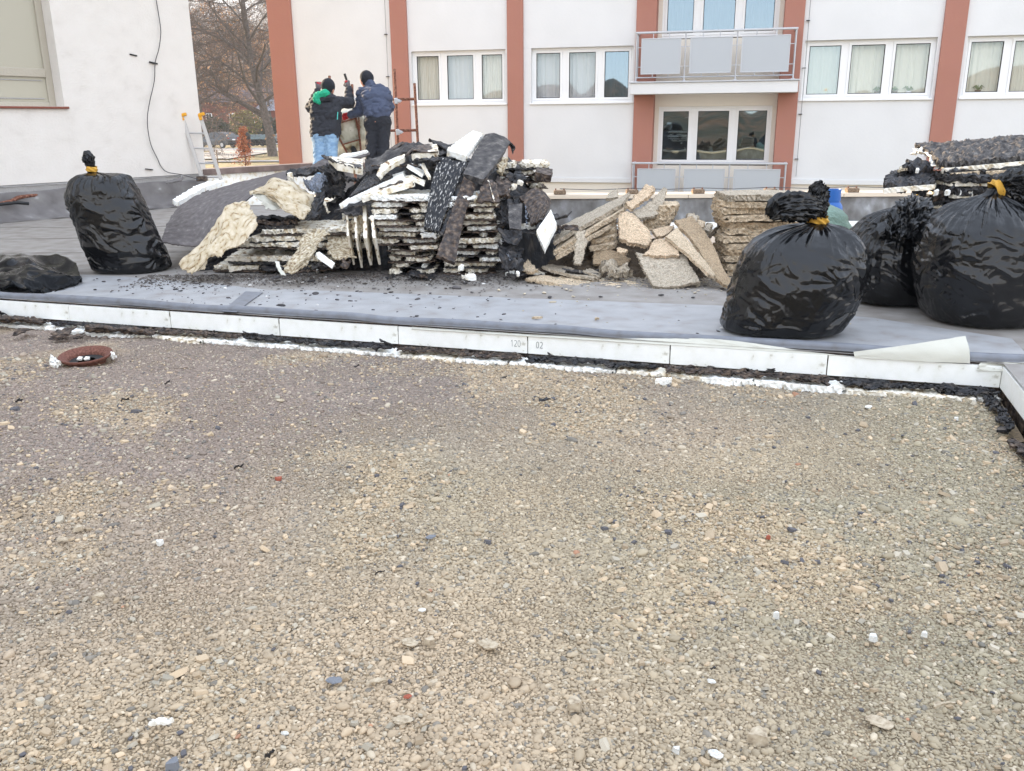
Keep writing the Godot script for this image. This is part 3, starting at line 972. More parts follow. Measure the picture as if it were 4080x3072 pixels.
# ---------- the rough rendered building on the left ----------
func rough_building() -> void:
	var w := thing("rendered_building", "rough white rendered building with a frosted window, standing on the roof edge", "building", Vector3(-7.13, 0, -12.44))
	var D := Vector3(0.5557, 0, -0.8314)
	w.basis = Basis(D, Vector3.UP, D.cross(Vector3.UP))
	var top := 11.0
	var wx0 := -1.9
	var wx1 := 1.18
	var wy0 := 1.81
	var wy1 := 4.3
	var mb := MB.new()
	for k in [[-24.0, wx0, 0.75, top], [wx0, wx1, 0.75, wy0], [wx0, wx1, wy1, top], [wx1, 3.52, 0.75, top]]:
		mb = MB.new()
		mb.bx(Vector3(k[0], k[2], -0.45), Vector3(k[1], k[3], 0.0), 0.0005)
		part("wall", mb.mesh(), M.plaster, w)
	mb = MB.new()
	mb.bx(Vector3(-24, -1, -12), Vector3(3.50, top, -0.46), 0.01)
	part("body", mb.mesh(), M.plaster, w)
	mb = MB.new()
	mb.bx(Vector3(-24, 0.2, -0.44), Vector3(3.50, 0.745, -0.005), 0.01)
	part("base_wall", mb.mesh(), M.plaster_grey, w)
	# crumbled lower edge of the render
	var rows := []
	for j in 2:
		var r := []
		for i in 12:
			r.append(Vector3(-2.0 + i * 0.5, 0.752 - j * (0.035 + 0.03 * rng.randf()), 0.006))
		rows.append(r)
	part("render_edge", patch(rows, 0.014, {"jag": 0.02, "jf": 9.0, "wr": 0.02, "keep": true, "edge": 0.01}), M.plaster_grey, w)
	# window with an old obscured pane
	var win := Node3D.new()
	win.name = "window"
	w.add_child(win, true)
	mb = MB.new()
	var o := -0.20
	mb.bx(Vector3(wx1 - 0.10, wy0, o - 0.08), Vector3(wx1, wy1, o), 0.01)
	mb.bx(Vector3(wx0, wy0, o - 0.08), Vector3(wx1 - 0.10, wy0 + 0.06, o), 0.01)
	mb.bx(Vector3(wx0, wy0 + 0.40, o - 0.08), Vector3(wx1 - 0.10, wy0 + 0.52, o + 0.01), 0.01)
	mb.bx(Vector3(wx0, wy0 + 0.06, o - 0.08), Vector3(wx0 + 0.1, wy1, o), 0.01)
	part("frame", mb.mesh(), mat(Color(0.69, 0.66, 0.60), 0.7, {"bump": grey(noise(46, 0.05)), "bs": 0.3, "tri": 1.0}), win)
	mb = MB.new()
	mb.bx(Vector3(wx0 + 0.1, wy0 + 0.52, o - 0.06), Vector3(wx1 - 0.10, wy1, o - 0.03), 0.002)
	part("pane", mb.mesh(), M.old_glass, win)
	mb = MB.new()
	mb.bx(Vector3(wx0 + 0.1, wy0 + 0.06, o - 0.06), Vector3(wx1 - 0.10, wy0 + 0.40, o - 0.025), 0.002)
	part("pane", mb.mesh(), M.old_glass, win)
	mb = MB.new()
	mb.bx(Vector3(wx0 + 0.2, wy0 + 0.10, o - 0.024), Vector3(wx1 - 0.16, wy0 + 0.115, o - 0.012), 0.002)
	mb.bx(Vector3(wx0 + 0.2, wy0 + 0.35, o - 0.024), Vector3(wx1 - 0.16, wy0 + 0.362, o - 0.012), 0.002)
	part("bead", mb.mesh(), M.plaster_grey, win)
	mb = MB.new()
	mb.bx(Vector3(wx0 - 0.05, wy0 - 0.035, -0.19), Vector3(wx1 + 0.05, wy0 - 0.004, 0.045), 0.008)
	part("sill", mb.mesh(), mat(Color(0.50, 0.29, 0.23), 0.8), win)
	# curved membrane upstand at its foot
	var prof := [Vector2(0.012, 0.66), Vector2(0.03, 0.62), Vector2(0.05, 0.5), Vector2(0.07, 0.42), Vector2(0.14, 0.34), Vector2(0.26, 0.29), Vector2(0.42, 0.277)]
	var up := []
	for q in prof:
		var r := []
		for i in 15:
			r.append(Vector3(-3.2 + i * 0.48, q.y + (0.014 * sin(i * 2.3) if q.y > 0.4 else 0.0), q.x + 0.015 * sin(i * 1.7)))
		up.append(r)
	part("upstand", patch(up, 0.006, {"wr": 0.014, "wf": 3.0, "seg": 0.04, "jag": 0.01, "keep": true}), M.upstand, w)
	# cable hanging down the render
	var cab := MB.new()
	var cp := []
	for q in [Vector3(-5.491, 3.403, -14.838), Vector3(-5.482, 3.171, -14.852), Vector3(-5.473, 2.933, -14.829), Vector3(-5.511, 2.69, -14.773), Vector3(-5.573, 2.482, -14.716), Vector3(-5.599, 2.205, -14.658), Vector3(-5.673, 1.856, -14.53), Vector3(-5.713, 1.577, -14.469), Vector3(-5.711, 1.26, -14.491), Vector3(-5.664, 1.021, -14.58), Vector3(-5.636, 0.896, -14.622), Vector3(-5.571, 0.804, -14.7), Vector3(-5.38, 0.751, -14.843), Vector3(-5.147, 0.661, -14.957)]:
		cp.append(q)
	var smooth := []
	for i in 53:
		smooth.append(along(cp, i / 52.0))
	cab.tube(smooth, [0.0065], 6)
	one("cable", cab.mesh(), M.wire, "dark cable hanging down the rough white wall", "cable")
	for k in 3:
		var br := MB.new()
		var q: Vector3 = [Vector3(-5.596, 2.475, -14.699), Vector3(-5.765, 0.863, -14.446), Vector3(-5.786, 2.574, -14.432)][k]
		br.box(Transform3D(w.basis * Basis(Vector3(0, 0, 1), -0.15), q), [Vector3(0.14, 0.022, 0.03), Vector3(0.13, 0.014, 0.03), Vector3(0.12, 0.02, 0.02)][k], 0.003)
		one("wall_bracket", br.mesh(), M.gasket, ["small dark bracket crossing the hanging cable", "thin bracket low on the white wall by the cable's foot", "row of old fixings left of the hanging cable"][k], "bracket")
	# rusty pipes lying along the upstand
	for k in 2:
		var pb := MB.new()
		var pp: Array = [[Vector3(-7.156, 0.494, -12.212), Vector3(-6.954, 0.536, -12.433), Vector3(-6.937, 0.575, -12.653), Vector3(-6.817, 0.589, -12.867), Vector3(-6.723, 0.579, -13.072), Vector3(-6.639, 0.574, -13.384), Vector3(-6.495, 0.571, -13.592)], [Vector3(-6.977, 0.532, -11.91), Vector3(-6.814, 0.537, -12.12), Vector3(-6.745, 0.54, -12.225), Vector3(-6.63, 0.518, -12.323)]][k]
		var sp := []
		for i in 31:
			sp.append(along(pp, i / 30.0))
		pb.tube(sp, [0.028 if k == 0 else 0.022], 8)
		one("pipe", pb.mesh(), M.rust if k == 0 else M.black, ["rusty brown pipe lying along the foot of the rendered wall", "short dark hose end in front of the rusty pipe"][k], "pipe")
	var rag := patch([[Vector3(-5.472, 0.679, -14.355), Vector3(-5.266, 0.75, -14.585)], [Vector3(-5.492, 0.629, -14.236), Vector3(-5.178, 0.677, -14.354)]], 0.02, {"wr": 0.03, "jag": 0.03})
	one("membrane_scrap", rag, M.upstand, "grey scrap of membrane on the upstand near the ladder", "scrap")



# ---------- beyond the roof ----------
func branch(mb: MB, tw: MB, lf: Array, p: Vector3, d: Vector3, len: float, r: float, depth: int, rn: RandomNumberGenerator, droop: float, leafy: float) -> void:
	var pts := [p]
	var rad := [r]
	var n := 5 if depth > 1 else 3
	var q := p
	var dir := d
	for i in n:
		dir = (dir + Vector3(rn.randfn(0, 0.11), rn.randfn(0, 0.08) + droop * (0.5 - float(i) / n), rn.randfn(0, 0.11))).normalized()
		q += dir * len / n
		pts.append(q)
		rad.append(r * (1.0 - 0.55 * (i + 1) / n))
	(mb if depth > 2 else tw).tube(pts, rad, 6 if depth > 2 else (4 if depth > 1 else 3), false)
	if depth == 0:
		if rn.randf() < leafy:
			for k in 3:
				lf.append(pts[1 + rn.randi() % (n - 1)] + Vector3(rn.randfn(0, 0.25), rn.randfn(0, 0.25), rn.randfn(0, 0.25)))
		return
	var kids := 4 if depth > 1 else 4
	for k in kids:
		var f := rn.randf_range(0.3, 1.0)
		if k == 0:
			f = 1.0
		var at: Vector3 = along(pts, f)
		var rr: float = lerpf(r, r * 0.45, f) * rn.randf_range(0.5, 0.75)
		var side := Vector3(rn.randfn(0, 1), rn.randfn(0.1, 0.5), rn.randfn(0, 1)).normalized()
		var nd := (dir * (0.9 if k == 0 else 0.55) + side * (0.35 if k == 0 else 0.8)).normalized()
		branch(mb, tw, lf, at, nd, len * rn.randf_range(0.55, 0.78), maxf(rr, 0.012), depth - 1, rn, droop, leafy)


func leaf_mesh(spots: Array, size: float, rn: RandomNumberGenerator, cols: Array) -> ArrayMesh:
	var mb := MB.new()
	mb.tinted = true
	for p in spots:
		var a := Vector3(rn.randfn(0, 1), rn.randfn(0, 1), rn.randfn(0, 1)).normalized()
		var b := a.cross(Vector3(rn.randfn(0, 1), rn.randfn(0, 1), rn.randfn(0, 1)).normalized()).normalized()
		var s := size * rn.randf_range(0.6, 1.4)
		mb.tint = cols[rn.randi() % cols.size()] * rn.randf_range(0.75, 1.2)
		mb.tri(p - a * s, p + b * s * 0.5, p + a * s)
		mb.tri(p - a * s, p + a * s, p - b * s * 0.5)
	return mb.mesh()


func big_tree(called: String, label: String, at: Vector3, spec: Dictionary, sd: int) -> void:
	var rn := RandomNumberGenerator.new()
	rn.seed = sd
	var t := thing(called, label, "tree", at)
	var mb := MB.new()
	var tw := MB.new()
	var lf := []
	var stem: Array = spec.stem
	mb.tube(stem, spec.rad, 10, false)
	for k in spec.limbs:
		var f: float = lerpf(spec.from, 1.0, pow(float(k) / spec.limbs, 0.9))
		var p: Vector3 = along(stem, f)
		var a := rn.randf() * TAU
		if k % 2 == 0:
			a = rn.randfn(0, 0.7) + (0.0 if k % 4 == 0 else PI)
		var d := Vector3(cos(a), spec.rise + rn.randfn(0, 0.15), sin(a) * 0.8).normalized()
		branch(mb, tw, lf, p, d, spec.reach * (1.1 - 0.6 * f) * rn.randf_range(0.8, 1.15), spec.lr * (1.15 - 0.75 * f), 4, rn, spec.droop, spec.leafy)
	part("trunk", mb.mesh(), M.bark, t)
	var cr := part("crown", tw.mesh(), M.twig, t)
	if lf.size() > 0:
		part("leaves", leaf_mesh(lf, 0.13, rn, [Color(0.42, 0.22, 0.10), Color(0.52, 0.31, 0.16), Color(0.34, 0.18, 0.09)]), M.leaf, cr, "stuff")


func car(label: String, at: Vector3, turn: float, paint: Material, boxy := 1.0) -> void:
	var c := thing("parked_car", label, "car", at, "cars beyond the roof")
	c.rotation.y = turn
	# side profile along z (front at -z), lofted across x with a tumblehome
	var prof := [Vector2(-2.25, 0.42), Vector2(-2.28, 0.62), Vector2(-2.15, 0.86), Vector2(-1.15, 1.02), Vector2(-0.55, 1.48), Vector2(0.1, 1.62), Vector2(1.3, 1.60), Vector2(1.85, 1.42), Vector2(2.18, 1.02), Vector2(2.26, 0.85), Vector2(2.24, 0.45), Vector2(2.1, 0.32), Vector2(-2.1, 0.30)]
	var mb := MB.new()
	var p := PackedVector3Array()
	var xs := [-0.9, -0.88, -0.6, 0.0, 0.6, 0.88, 0.9]
	for x in xs:
		for q in prof + [prof[0]]:
			var tum := 1.0 if q.y < 1.0 else lerpf(1.0, 0.78, (q.y - 1.0) / 0.62)
			var yy: float = q.y * (boxy if q.y > 1.0 else 1.0)
			p.append(Vector3(x * tum, yy - (0.02 if absf(x) > 0.7 and q.y > 1.4 else 0.0), q.x))
	mb.grid(p, prof.size(), xs.size() - 1)
	for s in [0, xs.size() - 1]:
		var w := prof.size() + 1
		for k in range(1, prof.size() - 1):
			mb.tri(p[s * w], p[s * w + k], p[s * w + k + 1])
	part("body", mb.mesh(), paint, c)
	for s in [-1.0, 1.0]:
		mb = MB.new()
		var o: float = s * 0.012
		mb.quad(Vector3(s * 0.885 + o, 1.03, -1.0), Vector3(s * 0.73 + o, 1.46 * boxy, -0.5), Vector3(s * 0.715 + o, 1.52 * boxy, 0.35), Vector3(s * 0.885 + o, 1.03, 0.4))
		mb.quad(Vector3(s * 0.885 + o, 1.03, 0.5), Vector3(s * 0.715 + o, 1.52 * boxy, 0.45), Vector3(s * 0.72 + o, 1.48 * boxy, 1.45), Vector3(s * 0.885 + o, 1.05, 1.75))
		part("side_window", mb.mesh(), M.car_glass, c)
		mb = MB.new()
		mb.bx(Vector3(s * 0.62, 0.92, 2.16), Vector3(s * 0.88, 1.08, 2.245), 0.02)
		part("tail_light", mb.mesh(), M.tail, c)
		for z in [-1.4, 1.42]:
			var wh := Node3D.new()
			wh.name = "wheel"
			wh.position = Vector3(s * 0.82, 0.34, z)
			c.add_child(wh, true)
			mb = MB.new()
			mb.tube([Vector3(-0.1, 0, 0), Vector3(0.1, 0, 0)], [0.34], 18)
			part("tyre", mb.mesh(), M.black, wh)
			mb = MB.new()
			mb.tube([Vector3(-0.11, 0, 0), Vector3(0.11, 0, 0)], [0.21], 14)
			part("rim", mb.mesh(), M.alu, wh)
	mb = MB.new()
	mb.quad(Vector3(-0.66, 1.44 * boxy, 1.86), Vector3(0.66, 1.44 * boxy, 1.86), Vector3(0.78, 1.06, 2.19), Vector3(-0.78, 1.06, 2.19))
	part("rear_window", mb.mesh(), M.car_glass, c)
	mb = MB.new()
	mb.bx(Vector3(-0.26, 0.80, 2.25), Vector3(0.26, 0.91, 2.285), 0.004)
	part("number_plate", mb.mesh(), M.upvc, c)
	mb = MB.new()
	mb.bx(Vector3(-0.86, 0.38, 2.2), Vector3(0.86, 0.62, 2.32), 0.05)
	part("bumper", mb.mesh(), M.gasket, c)


func strip(pts: Array, wide: float) -> ArrayMesh:
	var p := PackedVector3Array()
	for j in [-0.5, 0.5]:
		for q in pts:
			p.append(q + Vector3(0, 0, j * wide))
	var mb := MB.new()
	mb.grid(p, pts.size() - 1, 1, PackedVector2Array(), true)
	return mb.mesh()


func background() -> void:
	M.bark = mat(Color.WHITE, 0.9, {"tex": ntex(noise(72, 0.03, FastNoiseLite.TYPE_SIMPLEX_SMOOTH, 5), [0.0, 1.0], [Color(0.28, 0.25, 0.23), Color(0.46, 0.42, 0.39)], 256), "tri": 0.5})
	M.twig = mat(Color(0.36, 0.31, 0.28), 0.9)
	M.leaf = mat(Color.WHITE, 0.8, {"vc": true})
	M.leaf.backlight_enabled = true
	M.leaf.backlight = Color(0.25, 0.25, 0.25)
	M.car_glass = mat(Color(0.04, 0.05, 0.06), 0.08, {"spec": 0.7})
	M.tail = mat(Color(0.62, 0.08, 0.07), 0.25)
	M.road = mat(Color(0.47, 0.47, 0.48), 0.9, {"tri": 0.2})
	M.path = mat(Color(0.60, 0.585, 0.57), 0.9)
	M.brick = mat(Color.WHITE, 0.9, {"tex": ntex(noise(73, 0.02), [0.0, 1.0], [Color(0.44, 0.24, 0.20), Color(0.54, 0.31, 0.26)], 256), "tri": 0.1})
	M.hedge = mat(Color.WHITE, 0.9, {"vc": true})
	# roads and paths
	part("road", strip([Vector3(-60, -0.90, -92), Vector3(-30, -0.90, -92), Vector3(30, -0.90, -92)], 9.0), M.road, null, "structure")
	part("path", strip([Vector3(-60, -0.88, -63), Vector3(-20, -0.88, -62), Vector3(20, -0.88, -61)], 2.2), M.road, null, "structure")
	part("path", strip([Vector3(-60, -0.86, -120), Vector3(20, -0.86, -118)], 16.0), M.path, null, "structure")
	var cross := MB.new()
	cross.quad(Vector3(-26.5, -0.87, -66), Vector3(-20.5, -0.87, -66), Vector3(-21.5, -0.87, -86), Vector3(-27.5, -0.87, -86))
	part("path", cross.mesh(), M.path, null, "structure")

	# two bare trees close by
	big_tree("bare_tree", "bare old tree forking above its thick trunk beside the orange pilaster", Vector3(-18.9, -0.95, -72.0), {"stem": [Vector3(0.1, -0.3, 0), Vector3(-0.05, 2.0, 0), Vector3(-0.4, 4.0, 0), Vector3(-0.9, 7.0, 0.3), Vector3(-1.2, 11.0, 0), Vector3(-1.4, 17.0, 0)], "rad": [0.42, 0.33, 0.28, 0.22, 0.16, 0.05], "limbs": 22, "from": 0.24, "rise": 0.62, "reach": 6.0, "lr": 0.15, "droop": 0.10, "leafy": 0.03}, 41)
	big_tree("bare_tree", "bare spreading tree with arching branches by the rendered building's corner", Vector3(-28.6, -0.9, -80.0), {"stem": [Vector3(0, -0.3, 0), Vector3(0.1, 3.5, 0), Vector3(0.0, 7.0, 0), Vector3(0.3, 11.0, 0.2), Vector3(0.35, 17.0, 0)], "rad": [0.27, 0.24, 0.2, 0.15, 0.05], "limbs": 34, "from": 0.2, "rise": 0.32, "reach": 6.6, "lr": 0.13, "droop": -0.12, "leafy": 0.06}, 77)
	for k in 5:
		var x: float = [-35.0, -33.5, -26.5, -41.0, -30.5][k]
		var z: float = [-104.0, -128.0, -138.0, -140.0, -146.0][k]
		big_tree("brown_leaved_tree", ["tree still holding orange brown leaves above the dark parked car", "rusty leaved tree in front of the red brick house", "rusty leaved tree behind the grey porch roof", "tall thin tree behind the red brick house", "hazy leafless tree at the foot of the hill"][k], Vector3(x, -0.9, z), {"stem": [Vector3.ZERO, Vector3(0.1, 4, 0), Vector3(-0.1, 8, 0), Vector3(0.2, 13.0, 0)], "rad": [0.25, 0.2, 0.14, 0.05], "limbs": 11, "from": 0.22, "rise": 0.45, "reach": 5.0, "lr": 0.09, "droop": 0.0, "leafy": [0.6, 0.7, 0.6, 0.2, 0.1][k]}, 100 + k)

	# wooded hill: a far mass of bare crowns
	var rn := RandomNumberGenerator.new()
	rn.seed = 5
	var bare := MB.new()
	var tw := MB.new()
	var lf := []
	bare.tube([Vector3.ZERO, Vector3(0.1, 5, 0), Vector3(0, 11, 0)], [0.2, 0.14, 0.04], 4, false)
	for k in 9:
		var a := rn.randf() * TAU
		branch(bare, tw, lf, Vector3(0, 2.5 + k * 0.9, 0), Vector3(cos(a), 0.7, sin(a)).normalized(), 3.6, 0.07, 3, rn, 0.0, 0.0)
	var n0 := bare.v.size()
	for k in tw.ix.size():
		bare.ix.append(tw.ix[k] + n0)
	bare.v.append_array(tw.v)
	bare.n.append_array(tw.n)
	bare.uv.append_array(tw.uv)
	var mm := MultiMesh.new()
	mm.transform_format = MultiMesh.TRANSFORM_3D
	mm.use_colors = true
	mm.mesh = bare.mesh()
	mm.instance_count = 330
	for k in 330:
		var z := -158.0 - 190.0 * pow(rn.randf(), 1.1)
		var x := -z * rn.randf_range(-0.50, -0.12)
		var s := rn.randf_range(0.7, 1.25)
		mm.set_instance_transform(k, Transform3D(Basis(Vector3.UP, rn.randf() * TAU).scaled(Vector3(s, s * rn.randf_range(0.8, 1.2), s)), Vector3(x, ground_y(x, z) - 0.3, z)))
		var w := rn.randf()
		mm.set_instance_color(k, Color(0.34, 0.31, 0.29).lerp(Color(0.42, 0.29, 0.2), w * w))
	var forest := MultiMeshInstance3D.new()
	forest.multimesh = mm
	forest.material_override = mat(Color.WHITE, 0.95, {"vc": true})
	forest.name = "forest"
	forest.set_meta("kind", "stuff")
	forest.set_meta("label", "bare brown woodland covering the hill behind the houses")
	add_child(forest)

	# houses, porch, hedge
	for k in 2:
		var h := thing("brick_house", ["long red brick house half hidden behind bare branches", "red brick building right of the bare trunk"][k], "house", [Vector3(-45.5, -0.95, -134), Vector3(-26.5, -0.95, -137)][k], "red brick houses beyond the road")
		var wdt: float = [13.5, 9.0][k]
		var hgt: float = [5.6, 5.2][k]
		var mb := MB.new()
		mb.bx(Vector3(0, 0, -8), Vector3(wdt, hgt, 0), 0.02)
		part("wall", mb.mesh(), M.brick, h)
		mb = MB.new()
		mb.quad(Vector3(-0.4, hgt - 0.1, 0.5), Vector3(wdt + 0.4, hgt - 0.1, 0.5), Vector3(wdt + 0.4, hgt + 2.4, -4), Vector3(-0.4, hgt + 2.4, -4))
		mb.quad(Vector3(-0.4, hgt - 0.1, -8.5), Vector3(-0.4, hgt + 2.4, -4), Vector3(wdt + 0.4, hgt + 2.4, -4), Vector3(wdt + 0.4, hgt - 0.1, -8.5))
		mb.tri(Vector3(0, hgt, -0.01), Vector3(0, hgt + 2.3, -4), Vector3(0, hgt, -8))
		part("roof", mb.mesh(), mat(Color(0.42, 0.36, 0.36), 0.9), h)
		for j in [1.2, 4.6, 8.2]:
			if j + 1.0 > wdt:
				continue
			var w := Node3D.new()
			w.name = "window"
			h.add_child(w, true)
			mb = MB.new()
			mb.bx(Vector3(j, 2.2, 0.002), Vector3(j + 0.95, 4.0, 0.05), 0.01)
			part("frame", mb.mesh(), M.upvc, w)
			mb = MB.new()
			mb.bx(Vector3(j + 0.12, 2.3, 0.052), Vector3(j + 0.43, 3.9, 0.06), 0.003)
			mb.bx(Vector3(j + 0.52, 2.3, 0.052), Vector3(j + 0.83, 3.9, 0.06), 0.003)
			part("pane", mb.mesh(), M.car_glass, w)
	var po := thing("porch", "small grey pitched porch roof in front of the red house", "porch", Vector3(-35.2, -0.95, -128.0))
	var mb := MB.new()
	for x in [0.1, 5.3]:
		mb.bx(Vector3(x, 0, -0.1), Vector3(x + 0.15, 4.3, 0.1), 0.01)
	part("post", mb.mesh(), M.timber, po)
	mb = MB.new()
	mb.quad(Vector3(-0.4, 4.2, 1.2), Vector3(6.0, 4.2, 1.2), Vector3(4.6, 5.7, -1.5), Vector3(1.0, 5.7, -1.5))
	mb.tri(Vector3(-0.4, 4.2, 1.2), Vector3(1.0, 5.7, -1.5), Vector3(-0.4, 4.2, -4))
	mb.tri(Vector3(6.0, 4.2, 1.2), Vector3(6.0, 4.2, -4), Vector3(4.6, 5.7, -1.5))
	part("roof", mb.mesh(), mat(Color(0.55, 0.56, 0.60), 0.6), po)
	var spots := []
	for k in 9000:
		var f := rn.randf()
		spots.append(Vector3(lerpf(-46, -29, f), -0.9 + rn.randf() * (2.9 + 0.5 * sin(f * 31.0)), -118.0 - rn.randf() * 2.0))
	var hg := thing("hedge", "dark evergreen hedge in front of the red brick house", "hedge")
	part("foliage", leaf_mesh(spots, 0.2, rn, [Color(0.025, 0.045, 0.02), Color(0.04, 0.06, 0.027), Color(0.055, 0.065, 0.03)]), M.hedge, hg, "stuff")
	spots = []
	for k in 1800:
		var q := Vector3(rn.randfn(0, 1), rn.randfn(0, 1), rn.randfn(0, 1)).normalized() * pow(rn.randf(), 0.4)
		spots.append(Vector3(-33.4 + q.x * 2.2, 1.6 + q.y * 1.7, -116 + q.z))
	var sh := thing("shrub", "yellow green rounded shrub at the end of the dark hedge", "shrub")
	part("foliage", leaf_mesh(spots, 0.16, rn, [Color(0.22, 0.2, 0.05), Color(0.16, 0.15, 0.04), Color(0.2, 0.15, 0.07)]), M.hedge, sh, "stuff")

	# cars, trailer, bin
	car("black hatchback parked across the road left of the orange sapling", Vector3(-31.232, -0.9, -97.272), 1.15, mat(Color(0.10, 0.12, 0.16), 0.25, {"spec": 0.7}), 1.02)
	car("dark red car with pale roof parked behind the trailer", Vector3(-34.0, -0.9, -121), 0.6, mat(Color(0.34, 0.16, 0.16), 0.3, {"spec": 0.7}), 1.05)
	car("white car parked beside the bare trunk", Vector3(-29.6, -0.9, -119), 0.3, mat(Color(0.88, 0.88, 0.88), 0.3, {"spec": 0.7}))
	var tr := thing("trailer", "small blue grey flatbed trailer in front of the parked cars", "trailer", Vector3(-28.6, -0.9, -104))
	mb = MB.new()
	mb.bx(Vector3(-2.3, 0.75, -0.9), Vector3(2.3, 1.25, 0.9), 0.03)
	part("bed", mb.mesh(), mat(Color(0.45, 0.53, 0.56), 0.5), tr)
	mb = MB.new()
	mb.bar(Vector3(-2.3, 0.75, 0), Vector3(-3.6, 0.5, 0), 0.07)
	part("drawbar", mb.mesh(), M.black, tr)
	for x in [-0.5, 0.6]:
		for s in [-0.85, 0.85]:
			mb = MB.new()
			mb.tube([Vector3(x, 0.35, s - 0.1), Vector3(x, 0.35, s + 0.1)], [0.35], 14)
			part("wheel", mb.mesh(), M.black, tr)
	var bin := thing("litter_bin", "dark grey upright bin behind the orange sapling", "bin", Vector3(-23.2, -0.9, -80))
	mb = MB.new()
	mb.lathe(Vector3.ZERO, [Vector2(0.0, 0.0), Vector2(0.38, 0.02), Vector2(0.46, 1.35), Vector2(0.50, 1.4), Vector2(0.46, 1.55), Vector2(0.2, 1.7), Vector2(0.0, 1.72)], 16)
	part("body", mb.mesh(), M.gasket, bin)
	mb = MB.new()
	mb.bx(Vector3(-0.3, 1.2, 0.40), Vector3(0.3, 1.3, 0.48), 0.01)
	part("rim", mb.mesh(), M.black, bin)
	# passer-by reads as a small dark figure; built whole from one skin
	# orange sapling and a staked bare sapling
	var sp := thing("beech_sapling", "young tree with orange autumn leaves beyond the roof edge", "tree", Vector3(-15.431, -0.9, -52.829))
	mb = MB.new()
	mb.tube([Vector3.ZERO, Vector3(0.03, 1.1, 0), Vector3(-0.05, 2.3, 0)], [0.035, 0.025, 0.006], 6)
	var lv := []
	for k in 90:
		var f := pow(rn.randf(), 0.9)
		var a := rn.randf() * TAU
		var l := (0.85 - 0.72 * f) * rn.randf_range(0.5, 1.0)
		var p0 := Vector3(0, 0.05 + f * 2.2, 0)
		var p1 := p0 + Vector3(cos(a) * l, l * 0.35, sin(a) * l)
		mb.tube([p0, p1], [0.01, 0.004], 3, false)
		for j in 22:
			lv.append(p0.lerp(p1, rn.randf_range(0.25, 1.05)) + Vector3(rn.randfn(0, 0.06), rn.randfn(0, 0.06), rn.randfn(0, 0.06)))
	part("trunk", mb.mesh(), M.bark, sp)
	part("crown", leaf_mesh(lv, 0.05, rn, [Color(0.36, 0.11, 0.045), Color(0.44, 0.15, 0.06), Color(0.28, 0.08, 0.035), Color(0.5, 0.22, 0.1)]), M.leaf, sp, "stuff")
	var st := thing("staked_sapling", "thin bare sapling tied to stakes near the ladder", "tree", Vector3(-17.389, -0.9, -53.123))
	mb = MB.new()
	var tw2 := MB.new()
	var nl := []
	branch(mb, tw2, nl, Vector3.ZERO, Vector3.UP, 1.6, 0.03, 3, rn, 0.0, 0.0)
	part("trunk", mb.mesh(), M.bark, st)
	part("crown", tw2.mesh(), M.twig, st)
	mb = MB.new()
	mb.bar(Vector3(0.25, -0.2, 0), Vector3(0.25, 1.0, 0), 0.03)
	part("stake", mb.mesh(), M.timber, st)
	# a low wooded rise behind the viewer, seen only in the window glass
	mb = MB.new()
	var rp := PackedVector3Array()
	for j in 9:
		for i in 61:
			var x := lerpf(-130, 130, i / 60.0)
			var crest := 4.6 + 1.6 * sin(x * 0.11) + 1.3 * fn.get_noise_1d(x * 2.0) + 1.4 * absf(fn.get_noise_1d(x * 9.0))
			rp.append(Vector3(x, -1.2 + (crest + 1.2) * sin(PI * j / 8.0 * 0.5 if j < 5 else PI * 0.25 + (j - 4) * PI / 16.0) , 48.0 + j * 4.0))
	mb.grid(rp, 60, 8)
	part("hill", mb.mesh(), mat(Color.WHITE, 0.95, {"tex": ntex(noise(74, 0.02, FastNoiseLite.TYPE_SIMPLEX_SMOOTH, 6), [0.0, 0.4, 0.6, 1.0], [Color(0.14, 0.15, 0.11), Color(0.25, 0.24, 0.17), Color(0.38, 0.29, 0.21), Color(0.58, 0.42, 0.32)], 256), "tri": 0.06}), null, "structure")


